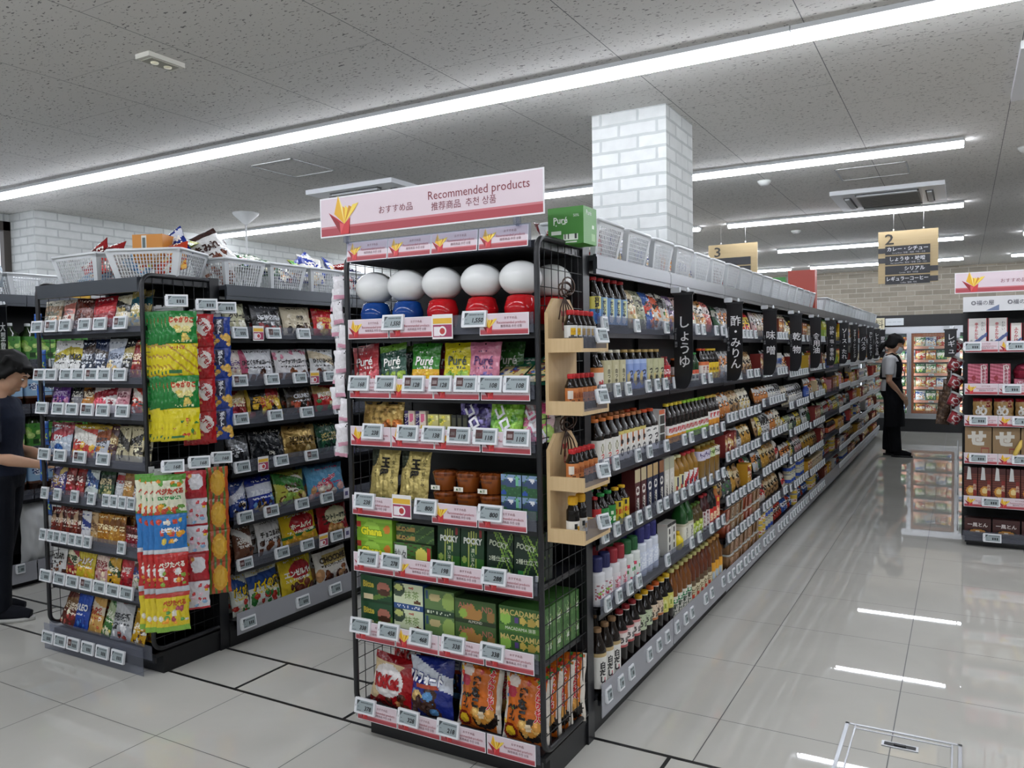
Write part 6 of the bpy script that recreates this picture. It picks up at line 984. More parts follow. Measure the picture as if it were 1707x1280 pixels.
for k in range(12):
    for sh in range(len(AD[k])):
        y0, y1 = YB[k]+.03, YB[k+1]-.03
        if k >= 2:
            q = random.Random(k*100+sh); y = y0+.02; i = 0; pool = FAR[TH[k][min(sh, 6)]]; cur = None; left = 0; gap = (AD[k][sh-1]-.09 if sh else 1.72)-AD[k][sh]; cnt = {}
            while y < y1-.05:
                if left <= 0: cur = q.choice(FAR[q.choice(('red', 'green', 'noodle', 'fish', 'green', 'red', 'curry'))] if q.random() < (.42 if sh < 5 else .15) else pool); left = q.randint(1, 3)
                p, ds, w, h = cur; left -= 1
                if y+w > y1+.02: break
                s = min(1.0, gap/(h*1.0))
                flat = p.r.name.startswith(('packet',)); cnt[ds] = cnt.get(ds, 0)+1
                n2 = 2 if ds.find('tub') >= 0 or ds.startswith('can') else 1
                for j in range(n2):
                    p.put((XF-.005-(.01 if flat else 0), y+w/2, AD[k][sh]+.002+j*(h+.004)), PI/2+q.uniform(-.12, .12), '%s, %s%s, %s shelf, %s sauce aisle bay' % (ds, ORD[i], ('' if n2 == 1 else (' at bottom', ' on top')[j]), ORD[sh], ORD[k]), 'goods on the %s shelf of the %s sauce aisle bay' % (ORD[sh], ORD[k]), -.26 if flat else 0, q.uniform(-.12, .12) if flat else 0, (1, 1, s))
                y += w+.006; i += 1
        pitch = .118 if k < 2 else (.098 if k < 7 else .085); y = YB[k]+.05; i = 0; last = sh == len(AD[k])-1
        while y < YB[k+1]-.04:
            if k < 7:
                if rnd.random() < (.8 if k < 2 else .92) and nt_ < 298:
                    TS[(i+sh) % 3].put((XR+.0045, y+rnd.uniform(-.015, .015), AD[k][sh]+.04-.056-(.025 if last else 0)), PI/2, 'small shelf ticket, %s on %s shelf, %s sauce aisle bay' % (ORD[i], ORD[sh], ORD[k]), 'shelf tickets of the sauce aisle', -.12); nt_ += 1
            else:
                z = AD[k][sh]+.04-.056; stuff.box(XR+.004, y-.025, z, XR+.014, y+.025, z+.054, '#dfe1e4'); stuff.quad((XR+.0146, y-.018, z+.008), (XR+.0146, y+.018, z+.008), (XR+.0146, y+.018, z+.046), (XR+.0146, y-.018, z+.046), '#8a9598')
            y += pitch; i += 1
o = stuff.build('shelf_tickets', CARD); tag(o, 'many tiny shelf tickets far down the sauce aisle', 'price tag', None, 'stuff')
# black sail banners over the aisle
BN = ('しょうゆ', '酢・みりん', '味噌', '乾物', '食用油', '砂糖・塩・香辛料', 'ソース・たれ', 'マヨネーズ・ドレッシング', 'パスタ', 'カレー・シチュー', 'レトルト食品', '即席食品')
SUB = ('Soy sauce  酱油', 'Vinegar/Mirin  醋・料酒', 'Miso  味噌', 'Dried food  干货', 'Cooking oil', 'Sugar/Salt/Spices', 'Sauce', 'Mayonnaise/Dressing', 'Pasta', 'Curry/Stew', 'Retort food', 'Instant food')
def banner(x0, y, zt, txt, sub, label, w=.088, h=.43):
    o = (x0, y, zt); R = empty('aisle_banner', o, label, 'aisle banner', 'black aisle banners')
    mb = MB(); P = [(0, 0), (w, 0)]; P += [(w*(1-.5*(1-math.cos(a))*.9), -h*(.72+.28*math.sin(a))) for a in np.linspace(0, PI/2, 9)]; P += [(0, -h)]
    n0 = mb.add([(x0+a, y-.002, zt+b) for a, b in P]); n1 = mb.add([(x0+a, y+.002, zt+b) for a, b in P]); N = len(P)
    mb.face([n0+i for i in range(N)][::-1]); mb.face([n1+i for i in range(N)])
    for i in range(N): mb.face((n0+i, n0+(i+1) % N, n1+(i+1) % N, n1+i))
    mb.build('cloth', plain('black_vinyl', '#101115', .3) if 'black_vinyl' not in bpy.data.materials else bpy.data.materials['black_vinyl'], R, o)
    mb = MB(); S = lambda x, z, o_=0: Vector((x, y-.0035-o_, z)); nn = len(txt); hh = min(.06, h*.78/nn) if nn > 2 else .06; zc = zt-h*.5
    if nn == 2: [mb.text(S, c, x0+w*.58, zc+(.05 if i == 0 else -.05), .06, '#e4e4e6', bold=.01) for i, c in enumerate(txt)]
    else: mb.text(S, txt, x0+w*.58, zc, hh, '#e4e4e6', vert=True, bold=.01)
    mb.text(S, sub, x0+w*.12, zc+.02, .013, '#9a9a9e', 0, -PI/2); mb.build('lettering', INK, R, o)
    mb = MB(); mb.box(x0-.006, y-.006, zt, x0+w+.006, y+.006, zt+.012, '#17181c'); mb.box(x0-.012, y-.01, zt+.01, x0+.03, y+.01, zt+.035, '#c8ccd0', 1); mb.lathe([(zt+.01, .006), (zt+.022, .008), (zt+.032, .003)], 8, '#d8dce0', 1, cx=x0+w*.25, cy=y); mb.lathe([(zt+.01, .006), (zt+.022, .008), (zt+.032, .003)], 8, '#d8dce0', 1, cx=x0+w*.75, cy=y); mb.build('clip', [MATTE, GLOSS], R, o)
for i, t in enumerate(BN): banner(-1.158, 3.56+.94*i, 1.70, t, SUB[i], 'black sail banner over the sauce aisle, %s from the front' % ORD[i])
banner(-5.19, 2.72, 1.78, '大型飲料', '', 'black banner in front of the bottled drinks', w=.09)
# ================= bottled drinks behind the staff member =================
D1 = rb('tea_bottle', .265, .05, '#1c2a14', '#d8dcdc', '#3f7d2e', [('f', 950, 14, .1, .2, .9, .9, .06, .12, ['#7aa840', '#2a5a24', '#a8c070']), ('r', .4, .1, .6, .3, '#1c3a1a')], (.12, .68), sq=4, neck=.3)
D2 = rb('tea_bottle', .245, .05, '#2a140a', '#2a2a2c', '#8fb0cc', [('e', .5, .6, .1, .2, '#e0e4e8'), ('p', .35, .5, .65, .75, '#2a3a6a', .5), ('b', 0, .12, '#5a3a28')], (.3, .8), sq=4, neck=.3)
for sh, p, ds in ((0, D1, 'large green labelled tea bottle'), (1, D2, 'large blue labelled brown tea bottle'), (2, D1, 'large green labelled tea bottle low down'), (3, D2, 'large blue labelled tea bottle low down')):
    for i in range(12): p.put((-5.27, 2.04+.112*i, BRD[1][sh]+.002), PI/2, '%s, %s from the left, behind staff' % (ds, ORD[i]), ds+'s')
D3 = rb('water_bottle', .17, .03, '#b8c4cc', '#8a2a5a', '#d8d8dc', [('r', .45, .2, .6, .8, '#5a5a6a')], (.3, .6))
for i in range(5): D3.put((-5.3+.02*(i % 2), 2.3+.12*i, 1.915+.012*(i % 2)), 0, 'small clear bottle with magenta cap, %s in the basket above drinks' % ORD[i], 'magenta capped bottles')
P = carton('snack_carton', 'carton', .13, .07, .2, '#b8901c', [('e', .5, .5, .3, .3, '#a8302a')]); P.put((-5.35, 3.3, 1.865), PI/2, 'low mustard yellow carton on the drinks row, past the basket', None)
P = carton('drink_carton', 'carton', .22, .16, .2, '#d8d8dc', [('b', .6, 1, '#c8502c'), ('e', .6, .4, .2, .2, '#3a5a9a')]); P.put((-5.38, 3.62, 1.865), PI/2, 'white and orange carton on the drinks row', None)
p = pouch('white_sack', 'sack', .26, .40, .16, '#c9cbcc', [], style='pillow', res=.01, wr=.006, mat=MATTE); p.put((-5.26, 2.97, .122), PI/2-.2, 'big plain white bag on the lowest deck behind the staff member', None)
for k in (0, 1, 2):
    for sh in range(5):
        for i in range(5): TGS[i % 2].put((-5.194, 1.1+.9*k+.15+.16*i, BR[sh]-.06), PI/2, 'white price tag, %s on %s shelf, %s bottled drinks bay' % (ORD[i], ORD[sh], ORD[k]), 'price tags of the drinks')
# ================= end rack at the right edge =================
def gput(p, x, sh, label, group=None, y=6.62, dz=0, rx=-.06): return p.put((x, y, RD[sh]+dz+.002), 0, label, group, rx)
pa = carton('gift_box', 'box', .118, .20, .05, '#d9d6d2', [('r', 0, 0, .04, 1, '#a82c38'), ('r', .94, 0, 1, 1, '#a82c38'), ('d', .12, .5, .26, '#4a5a8a'), ('t', '辛子たかな', .45, .55, .15, '#b02a34', dict(vert=True, maxw=.6, bold=.03)), ('t', 'わかい', .78, .72, .11, '#222', dict(vert=True, maxw=.4)), ('t', '福', .18, .2, .08, '#333')], side='#a82c38')
pb = carton('gift_box', 'box', .07, .16, .05, '#dcd8d2', [('r', 0, 0, .06, 1, '#a82c38'), ('r', .92, 0, 1, 1, '#a82c38'), ('t', 'ふりかけ', .5, .5, .16, '#b02a34', dict(vert=True, maxw=.7, bold=.03)), ('d', .1, .4, .2, '#4a5a8a')], side='#a82c38')
for i, x in enumerate((.09, .215, .62, .75)): gput(pa, x, 0, 'white and red pickled greens box, %s along top shelf, right rack' % ORD[i], 'white pickled greens boxes')
for i, x in enumerate((.325, .405, .49)): gput(pb, x, 0, 'narrow white and red box, %s along top shelf, right rack' % ORD[i], 'narrow white boxes')
pc = carton('cake_box', 'box', .125, .175, .06, '#c4687c', [('s', 7, 1.4, .5, '#9a3c50'), ('e', .3, .42, .12, .1, '#8a1c28'), ('r', .66, .05, .9, .95, '#d8c0c4'), ('t', '博多あまおう', .78, .5, .14, '#8a2038', dict(vert=True, maxw=.85, bold=.04)), ('e', .78, .86, .14, .1, '#e8e0dc'), ('r', .95, 0, 1, 1, '#8a1c34')], side='#8a1c34')
for i, x in enumerate((.095, .232, .6, .74)): gput(pc, x, 1, 'pink striped strawberry cake box, %s along second shelf, right rack' % ORD[i], 'pink cake boxes')
mb = MB(); mb.lathe([(0, .075), (.05, .08), (.052, .082)], 24, '#a83048'); mb.lathe([(.052, .082), (.09, .06), (.11, .0)], 24, '#7a2438'); tinr = mb.build('candy_tin', FOIL); tn = Proto(tinr, 'tin')
for i, x in enumerate((.39,)): gput(tn, x, 1, 'domed crimson tin next to the pink cake boxes', None, dz=.075, rx=0); 
pt = carton('cake_box', 'box', .15, .07, .1, '#b04a62', [('s', 9, .9, .4, '#c87a8c'), ('p', .1, .2, .9, .8, '#e8d0d4', .4)]); gput(pt, .39, 1, 'low pink box under the domed crimson tin', None, rx=0)
pd = pouch('noodle_bag', 'noodle bag', .118, .155, .05, '#a88552', [('b', .84, 1, '#7a1a20'), ('r', .68, .58, .92, .8, '#7a2420'), ('p', .7, .6, .9, .78, '#c89a78', .3), ('t', 'め', .45, .42, .5, '#e4e0d8', dict(bold=.045))], style='flat')
for i, x in enumerate((.125, .255, .385, .515, .645)): gput(pd, x, 2, 'kraft bag with red top and white lettering, %s along, right rack' % ORD[i], 'kraft noodle bags')
pe = carton('craft_box', 'box', .165, .215, .05, '#9a7d58', [('r', .6, .1, .9, .32, '#9a4a3c'), ('r', .63, .13, .87, .29, '#a88560'), ('t', 'せ', .45, .62, .5, '#dedad0', dict(bold=.07, maxw=.7))], side='#8a6d4a')
for i, x in enumerate((.1, .272, .444, .616)): gput(pe, x, 3, 'kraft box with white brush stroke and red stamp, %s along, right rack' % ORD[i], 'kraft brush boxes')
mb = MB(); mb.tube([(.315, 6.55, .65), (.325, 6.54, .69), (.35, 6.545, .74), (.36, 6.55, .78)], [.008, .016, .016, .006], '#d8b858', seg=8); tag(mb.build('shelf_wobbler', CARD, None, (.335, 6.545, .68)), 'small yellow banana shaped tag on the rail before kraft boxes', 'shelf tag')
pf = carton('noodle_box', 'box', .082, .235, .06, '#5a2620', [('s', 14, 1.57, .3, '#7a4030'), ('r', 0, .8, 1, 1, '#4a1c1a'), ('e', .55, .28, .4, .16, '#c88a38'), ('e', .5, .3, .2, .09, '#e8d090'), ('r', .66, .08, .92, .62, '#8a2a24'), ('t', '長崎', .8, .4, .1, '#e8d8b8', dict(vert=True, maxw=.4))], side='#3a1816')
for i in range(9): gput(pf, .055+.087*i, 4, 'dark red noodle box with bowl picture, %s along, right rack' % ORD[i], 'dark red noodle boxes', rx=0)
mb = MB(); mb.poly([(0, -.0, 0), (.03, 0, 0), (.024, 0, .085), (.008, 0, .095)], '#d8d8d6'); mb.poly([(0, .001, 0), (.008, .001, .095), (.024, .001, .085), (.03, .001, 0)], '#d8d8d6'); fl = Proto(mb.build('paper_flag', CARD), 'paper flag')
for i in range(4): fl.put((.03+.087*i, 6.585, RD[4]+.15), 0, 'white paper flag on dark red noodle box, %s along' % ORD[i], 'white paper flags')
pg = carton('noodle_box', 'box', .165, .125, .07, '#3a1a18', [('s', 10, 1.57, .25, '#4a2420'), ('e', .5, .2, .4, .22, '#1a1210'), ('e', .5, .22, .3, .15, '#b88038'), ('e', .5, .24, .08, .06, '#e8dcc0'), ('t', '一風とん', .5, .62, .24, '#d8d0cc', dict(maxw=.8, bold=.03))], side='#2a1412')
for i in range(4): gput(pg, .1+.175*i, 5, 'dark brown noodle box with white lettering, %s along, right rack' % ORD[i], 'dark brown noodle boxes', rx=0)
PR = promo(.205, .078, 'promo_card')
for sh in range(5):
    for i in range(4): PR.put((.115+.208*i, 6.5425, RT[sh]-.08), 0, 'pink recommended card, %s on %s shelf of right edge rack' % (ORD[i], ORD[sh]), 'pink cards of the right rack')
TB = [price_tag(.11, .06, None, 350+i) for i in range(2)]
for sh, xs in ((0, (.06, .32)), (1, (.3,)), (2, (.1, .36)), (3, (.1, .36)), (4, (.18,)), (5, (.19,))):
    for i, x in enumerate(xs): TB[i].put((x, 6.536, RT[sh]-.068), 0, 'price tag, %s on %s shelf of right edge rack' % (ORD[i], ORD[sh]), 'price tags of the right rack', -.12)
bs2 = promo(.945, .146, 'recommended_sign', 'promo sign', True); bs2.put((.42, 6.535, 1.817), 0, 'pink recommended sign on the right edge rack', None)
mb = MB(); mb.box(-.0, 6.536, 1.685, .84, 6.542, 1.79, '#d4d4d6'); S = lambda x, z, o=0: Vector((x, 6.5355-o, z))
for x in (.12, .34, .56, .76): mb.text(S, '◎福の屋', x, 1.745, .035, '#3a3a4a', off=.001); mb.poly([S(x+.02, 1.69, .0012), S(x+.1, 1.69, .0012), S(x+.1, 1.73, .0012), S(x+.07, 1.715, .0012)], '#6a7898')
tag(mb.build('header_strip', CARD, None, (.42, 6.54, 1.74)), 'white header strip with shop logos under the right sign', 'header strip')
# strip of cup noodles and dried goods hanging on its outer side
CUP = Proto((lambda: (lambda m: (m.lathe([(0, .034), (.085, .045)], 20, '#8a2c34', 0, colf=lambda a, z: lin('#d8d0cc') if math.sin(a*3) > .2 and .2 < 1 else lin('#8a2430'))) or m.build('noodle_cup', CARD))(MB()))(), 'noodle cup')
lm = MB(); lm.lathe([(.085, .049), (.1, .049), (.101, .0)], 20, '#c8c8c8'); lm.build('lid', GLOSS, CUP.r)
lm = MB(); S = lambda x, z, o=0: Vector(((.0395+.01*(z/.085)+.0015+o)*math.cos(-PI/2+x/.04), (.0395+.01*(z/.085)+.0015+o)*math.sin(-PI/2+x/.04), z)); lm.grid(10, 8, lambda u, v: S((u-.5)*.09, .012+v*.06), paint('#96242e', [('e', .5, .5, .3, .36, '#d8d0d0'), ('e', .5, .5, .2, .24, '#8a1c24')], 10, 8)); lm.build('label', CARD, CUP.r)
for i in range(5): CUP.put((-.075-.004*(i % 2), 6.86, 1.40-.135*i), .35, 'red and silver noodle cup hanging beside right rack, %s from top' % ORD[i], 'hanging noodle cups', .0, .55)
p = pouch('dried_food_bag', 'dried food bag', .1, .26, .05, '#4a382c', [('f', 960, 30, .05, .05, .95, .95, .05, .1, ['#3c2c22', '#5a4636', '#66503e'])], style='pillow', res=.01)
for i in range(3): p.put((-.075-.03*i, 6.93+.02*i, 1.02-.09*i), .3, 'long brown dried food bag hanging behind the noodle cups, %s from top' % ORD[i], 'hanging dried food bags', 0, .1)
mb = MB(); mb.lathe([(-.004, .05), (0, .055), (.004, .05)], 20, '#d0d2d4')
wd = mb.build('round_tag', GLOSS)
for v in wd.data.vertices: v.co = Vector((v.co.z, v.co.x, v.co.y*1.3+.07))
wp = Proto(wd, 'round tag')
for i in range(5): wp.put((-.028, 6.78, .60-.135*i), 0, 'round white tag on the outer side of right rack, %s from top' % ORD[i], 'round white tags', 0, .0)
banner(-.12, 6.8, 1.56, 'レギュ', '', 'small black banner hanging beside the right edge rack', w=.08, h=.2)
mb = MB(); mb.tube([(-.005, 6.86, 1.5), (-.08, 6.86, 1.505)], .003, '#ccc', seg=6); mb.tube([(-.075, 6.86, 1.505), (-.075, 6.86, .86)], .003, '#ccc', seg=6); mb.build('hook', STEEL, RU, RU.location)
# ================= freezer along the back wall =================
def freezer(x0, n, label, orange=(), goods=True):
    w = .715; x1 = x0+w*n; o = ((x0+x1)/2, 15.4, 0); R = empty('display_freezer', o, label, 'freezer'); IN = plain('freezer_liner', '#c8ccd0', .4)
    mb = MB(); mb.box(x0, 15.0, 0, x1, 15.84, .22, '#101114'); mb.build('kick_panel', BLACKM, R, o)
    mb = MB(); mb.box(x0, 15.75, .22, x1, 15.84, 1.775); mb.box(x0, 15.02, .22, x0+.02, 15.75, 1.775); mb.box(x1-.02, 15.02, .22, x1, 15.75, 1.775); mb.box(x0, 15.02, .22, x1, 15.75, .27); mb.box(x0, 15.02, 1.72, x1, 15.75, 1.775); mb.build('cabinet', IN, R, o)
    mb = MB(); mb.box(x0, 14.985, 1.66, x1, 15.03, 1.775); mb.box(x0, 14.985, .22, x1, 15.03, .285); mb.build('outer_frame', STEEL, R, o)
    for k in range(6):
        z = .29+.228*k; mb = MB(); mb.box(x0+.02, 15.14, z-.012, x1-.02, 15.7, z, '#b8bcc0'); mb.box(x0+.02, 15.13, z-.035, x1-.02, 15.14, z+.01, '#cc9078' if orange else '#d0d4d8'); mb.build('shelf', MATTE, R, o)
    for k in range(n+1):
        mb = MB(); x = x0+w*k; mb.box(x-.012 if k else x, 15.04, .3, x+.012 if k < n else x, 15.06, 1.7, '#fff'); mb.build('light_tube', emis('freezer_tube', '#f4f8ff', FRZ) if 'freezer_tube' not in bpy.data.materials else bpy.data.materials['freezer_tube'], R, o)
    for k in range(n):
        a, b = x0+w*k, x0+w*(k+1); mb = MB(); t = .035
        mb.box(a, 14.97, .27, a+t, 15.0, 1.70); mb.box(b-t, 14.97, .27, b, 15.0, 1.70); mb.box(a+t, 14.97, .27, b-t, 15.0, .31); mb.box(a+t, 14.97, 1.66, b-t, 15.0, 1.70); d = mb.build('door', STEEL, R, o)
        mb = MB(); mb.box(a+t, 14.982, .31, b-t, 14.988, 1.66); mb.build('glass', GLASS, d, o).location = (0, 0, 0)
        mb = MB(); mb.tube([(b-t/2, 14.955, .8), (b-t/2, 14.94, .83), (b-t/2, 14.94, 1.2), (b-t/2, 14.955, 1.23)], .008, '#bbb'); mb.build('handle', STEEL, d, o)
        if k in orange:
            mb = MB(); OR = '#c8642a'; e = .04
            mb.box(a+t, 14.99, .31, a+t+e, 14.996, 1.66, OR); mb.box(b-t-e, 14.99, .31, b-t, 14.996, 1.66, OR); mb.box(a+t+e, 14.99, .31, b-t-e, 14.996, .36, OR); mb.box(a+t+e, 14.99, 1.60, b-t-e, 14.996, 1.66, OR); S = lambda x, z, o_=0: Vector((x, 14.9895-o_, z))
            for z in (.335, 1.63): mb.text(S, '冷凍食品セール', (a+b)/2, z, .045, '#d8a080', maxw=.3)
            mb.build('orange_trim', CARD, d, o)
    return R
fr1 = freezer(-1.505, 3, 'glass door freezer with orange trimmed door beyond the standing clerk', (1,))
freezer(-4.4, 4, 'glass door freezer along back wall behind the sauce row', (), False); freezer(.66, 5, 'glass door freezer along back wall behind the right rack', (), False)
FZ = [pouch('frozen_food_bag', 'frozen food', .15, .17, .05, b, art(970+i, b, a_, None, '#f0ece4', f_, low=.6, n=14), style='flat', res=.012) for i, (b, a_, f_) in enumerate((('#c8c0a8', '#3a7a3a', ('#d8b868', '#a84a30', '#5a8a3a')), ('#b83a28', '#d8b048', ('#e0c078', '#d8d0c0')), ('#3a6a3a', '#c8c8a8', ('#8ab048', '#d8d0a8')), ('#d8c89a', '#c0502a', ('#c88a38', '#e8d8b0')), ('#d4d8dc', '#3a5a9a', ('#d89a58', '#e8e4dc')), ('#c88a2c', '#8a2a20', ('#e8c878', '#b85a28'))))]
FN = ('cream and green', 'red and yellow', 'green', 'beige and orange', 'white and blue', 'golden brown')
for k in range(6):
    for i in range(13):
        t = (k*5+i*7//2) % 6; x = -1.41+.157*i; FZ[t].put((x, 15.2, .292+.228*k), 0, '%s frozen food pack, %s along %s freezer shelf from bottom' % (FN[t], ORD[i], ORD[k]), 'frozen food packs', -.12)
FT = MB(); FT.box(-.04, -.002, 0, .04, 0, .03, '#e0e4e6'); FT.box(-.03, -.0025, .006, .02, -.002, .022, '#8a9094'); ft = Proto(FT.build('freezer_ticket', CARD), 'price tag')
for k in range(6):
    for i in range(7): ft.put((-1.36+.3*i, 15.128, .29+.228*k-.032), 0, 'white ticket, %s along %s freezer shelf from bottom' % (ORD[i], ORD[k]), 'freezer tickets')

# ================= people =================
SKIN = None
def skin_mat():
    m, nt, b = newmat('skin'); b.inputs['Base Color'].default_value = (*lin('#c49a7e'), 1); b.inputs['Roughness'].default_value = .5; b.inputs['Subsurface Weight'].default_value = .15; b.inputs['Subsurface Radius'].default_value = (.02, .008, .005); return m
SKIN = skin_mat()
def cloth_mat(n, c):
    m, nt, b = newmat(n); b.inputs['Roughness'].default_value = .85; b.inputs['Specular IOR Level'].default_value = .2
    tc = nt.nodes.new('ShaderNodeTexCoord'); z = nt.nodes.new('ShaderNodeTexNoise'); z.inputs['Scale'].default_value = 9; z.inputs['Detail'].default_value = 3; nt.links.new(tc.outputs['Object'], z.inputs['Vector'])
    bp = nt.nodes.new('ShaderNodeBump'); bp.inputs['Strength'].default_value = .5; bp.inputs['Distance'].default_value = .03; nt.links.new(z.outputs['Fac'], bp.inputs['Height']); nt.links.new(bp.outputs[0], b.inputs['Normal'])
    b.inputs['Base Color'].default_value = (*lin(c), 1); return m
HAIRM = plain('black_hair', '#0b0a0a', .65, 0, .25)
def ell(mb, c, r, seg=16, rings=10, rot=None):
    c = Vector(c); base = len(mb.v); R = rot or Matrix.Identity(3)
    for i in range(rings+1):
        t = PI*i/rings
        for k in range(seg): a = 2*PI*k/seg; mb.v.append(tuple(c+R @ Vector((r[0]*math.sin(t)*math.cos(a), r[1]*math.sin(t)*math.sin(a), -r[2]*math.cos(t)))))
    for i in range(rings):
        for k in range(seg): mb.face((base+i*seg+k, base+i*seg+(k+1) % seg, base+(i+1)*seg+(k+1) % seg, base+(i+1)*seg+k))
def rings(mb, rs, seg=28, a0=0, a1=2*PI, closed=True):
    """loft of elliptical rings (x, y, z, rx, ry)"""
    ids = []; full = abs(a1-a0-2*PI) < 1e-6; n = seg if full else seg+1
    for x, y, z, rx, ry in rs: ids.append(mb.add([(x+rx*math.cos(a0+(a1-a0)*k/seg), y+ry*math.sin(a0+(a1-a0)*k/seg), z) for k in range(n)]))
    for i in range(len(rs)-1):
        for k in range(seg): k2 = (k+1) % n; mb.face((ids[i]+k, ids[i]+k2, ids[i+1]+k2, ids[i+1]+k), smooth=True)
    if full and closed: mb.face([ids[0]+k for k in range(n)][::-1]); mb.face([ids[-1]+k for k in range(n)])
def fused(mb, name, mat, parent, voxel, smooth=6):
    """one continuous surface from the overlapping volumes"""
    o = mb.build(name, mat, parent); m = o.modifiers.new('r', 'REMESH'); m.mode = 'VOXEL'; m.voxel_size = voxel; m.use_smooth_shade = True
    s = o.modifiers.new('s', 'SMOOTH'); s.iterations = smooth; s.factor = .5
    bpy.context.view_layer.update(); dg = bpy.context.evaluated_depsgraph_get(); me = bpy.data.meshes.new_from_object(o.evaluated_get(dg)); o.modifiers.clear(); o.data = me; me.materials.clear(); me.materials.append(mat); return o
def hand(mb, w, d, n, side, curl=.5, k=1.0):
    """wrist w, direction d, back-of-hand normal n; five fingers of unequal length, thumb from the side of the palm"""
    d = Vector(d).normalized(); n = Vector(n); n = (n-d*n.dot(d)).normalized(); s = d.cross(n)*side; w = Vector(w)
    for t in (-1.1, -.4, .3, 1.0): mb.tube([w+s*.008*t*k, w+d*.045*k+s*.018*t*k, w+d*.085*k+s*.02*t*k], [.014*k, .0155*k, .012*k], seg=8)
    for i, L in enumerate((.066, .076, .072, .056)):
        p = w+d*.085*k+s*(.030-.0195*i)*k; dd = d.copy(); pts = [p-d*.012*k, p]
        for j in range(3):
            a = curl*(.5, .8, .7)[j]; dd = (dd*math.cos(a)-n*math.sin(a)); nn = n; p = p+dd.normalized()*L*k*(.42, .32, .26)[j]; pts.append(p)
        mb.tube(pts, [.0088*k, .0088*k, .0082*k, .0076*k, .0062*k], seg=8)
    p = w+d*.025*k+s*.028*k; mb.tube([w+d*.012*k+s*.015*k, p+s*.012*k+d*.01*k, p+s*.028*k+d*.035*k-n*.01*k, p+s*.028*k+d*.06*k-n*.02*k], [.012*k, .012*k, .0095*k, .0075*k], seg=8)
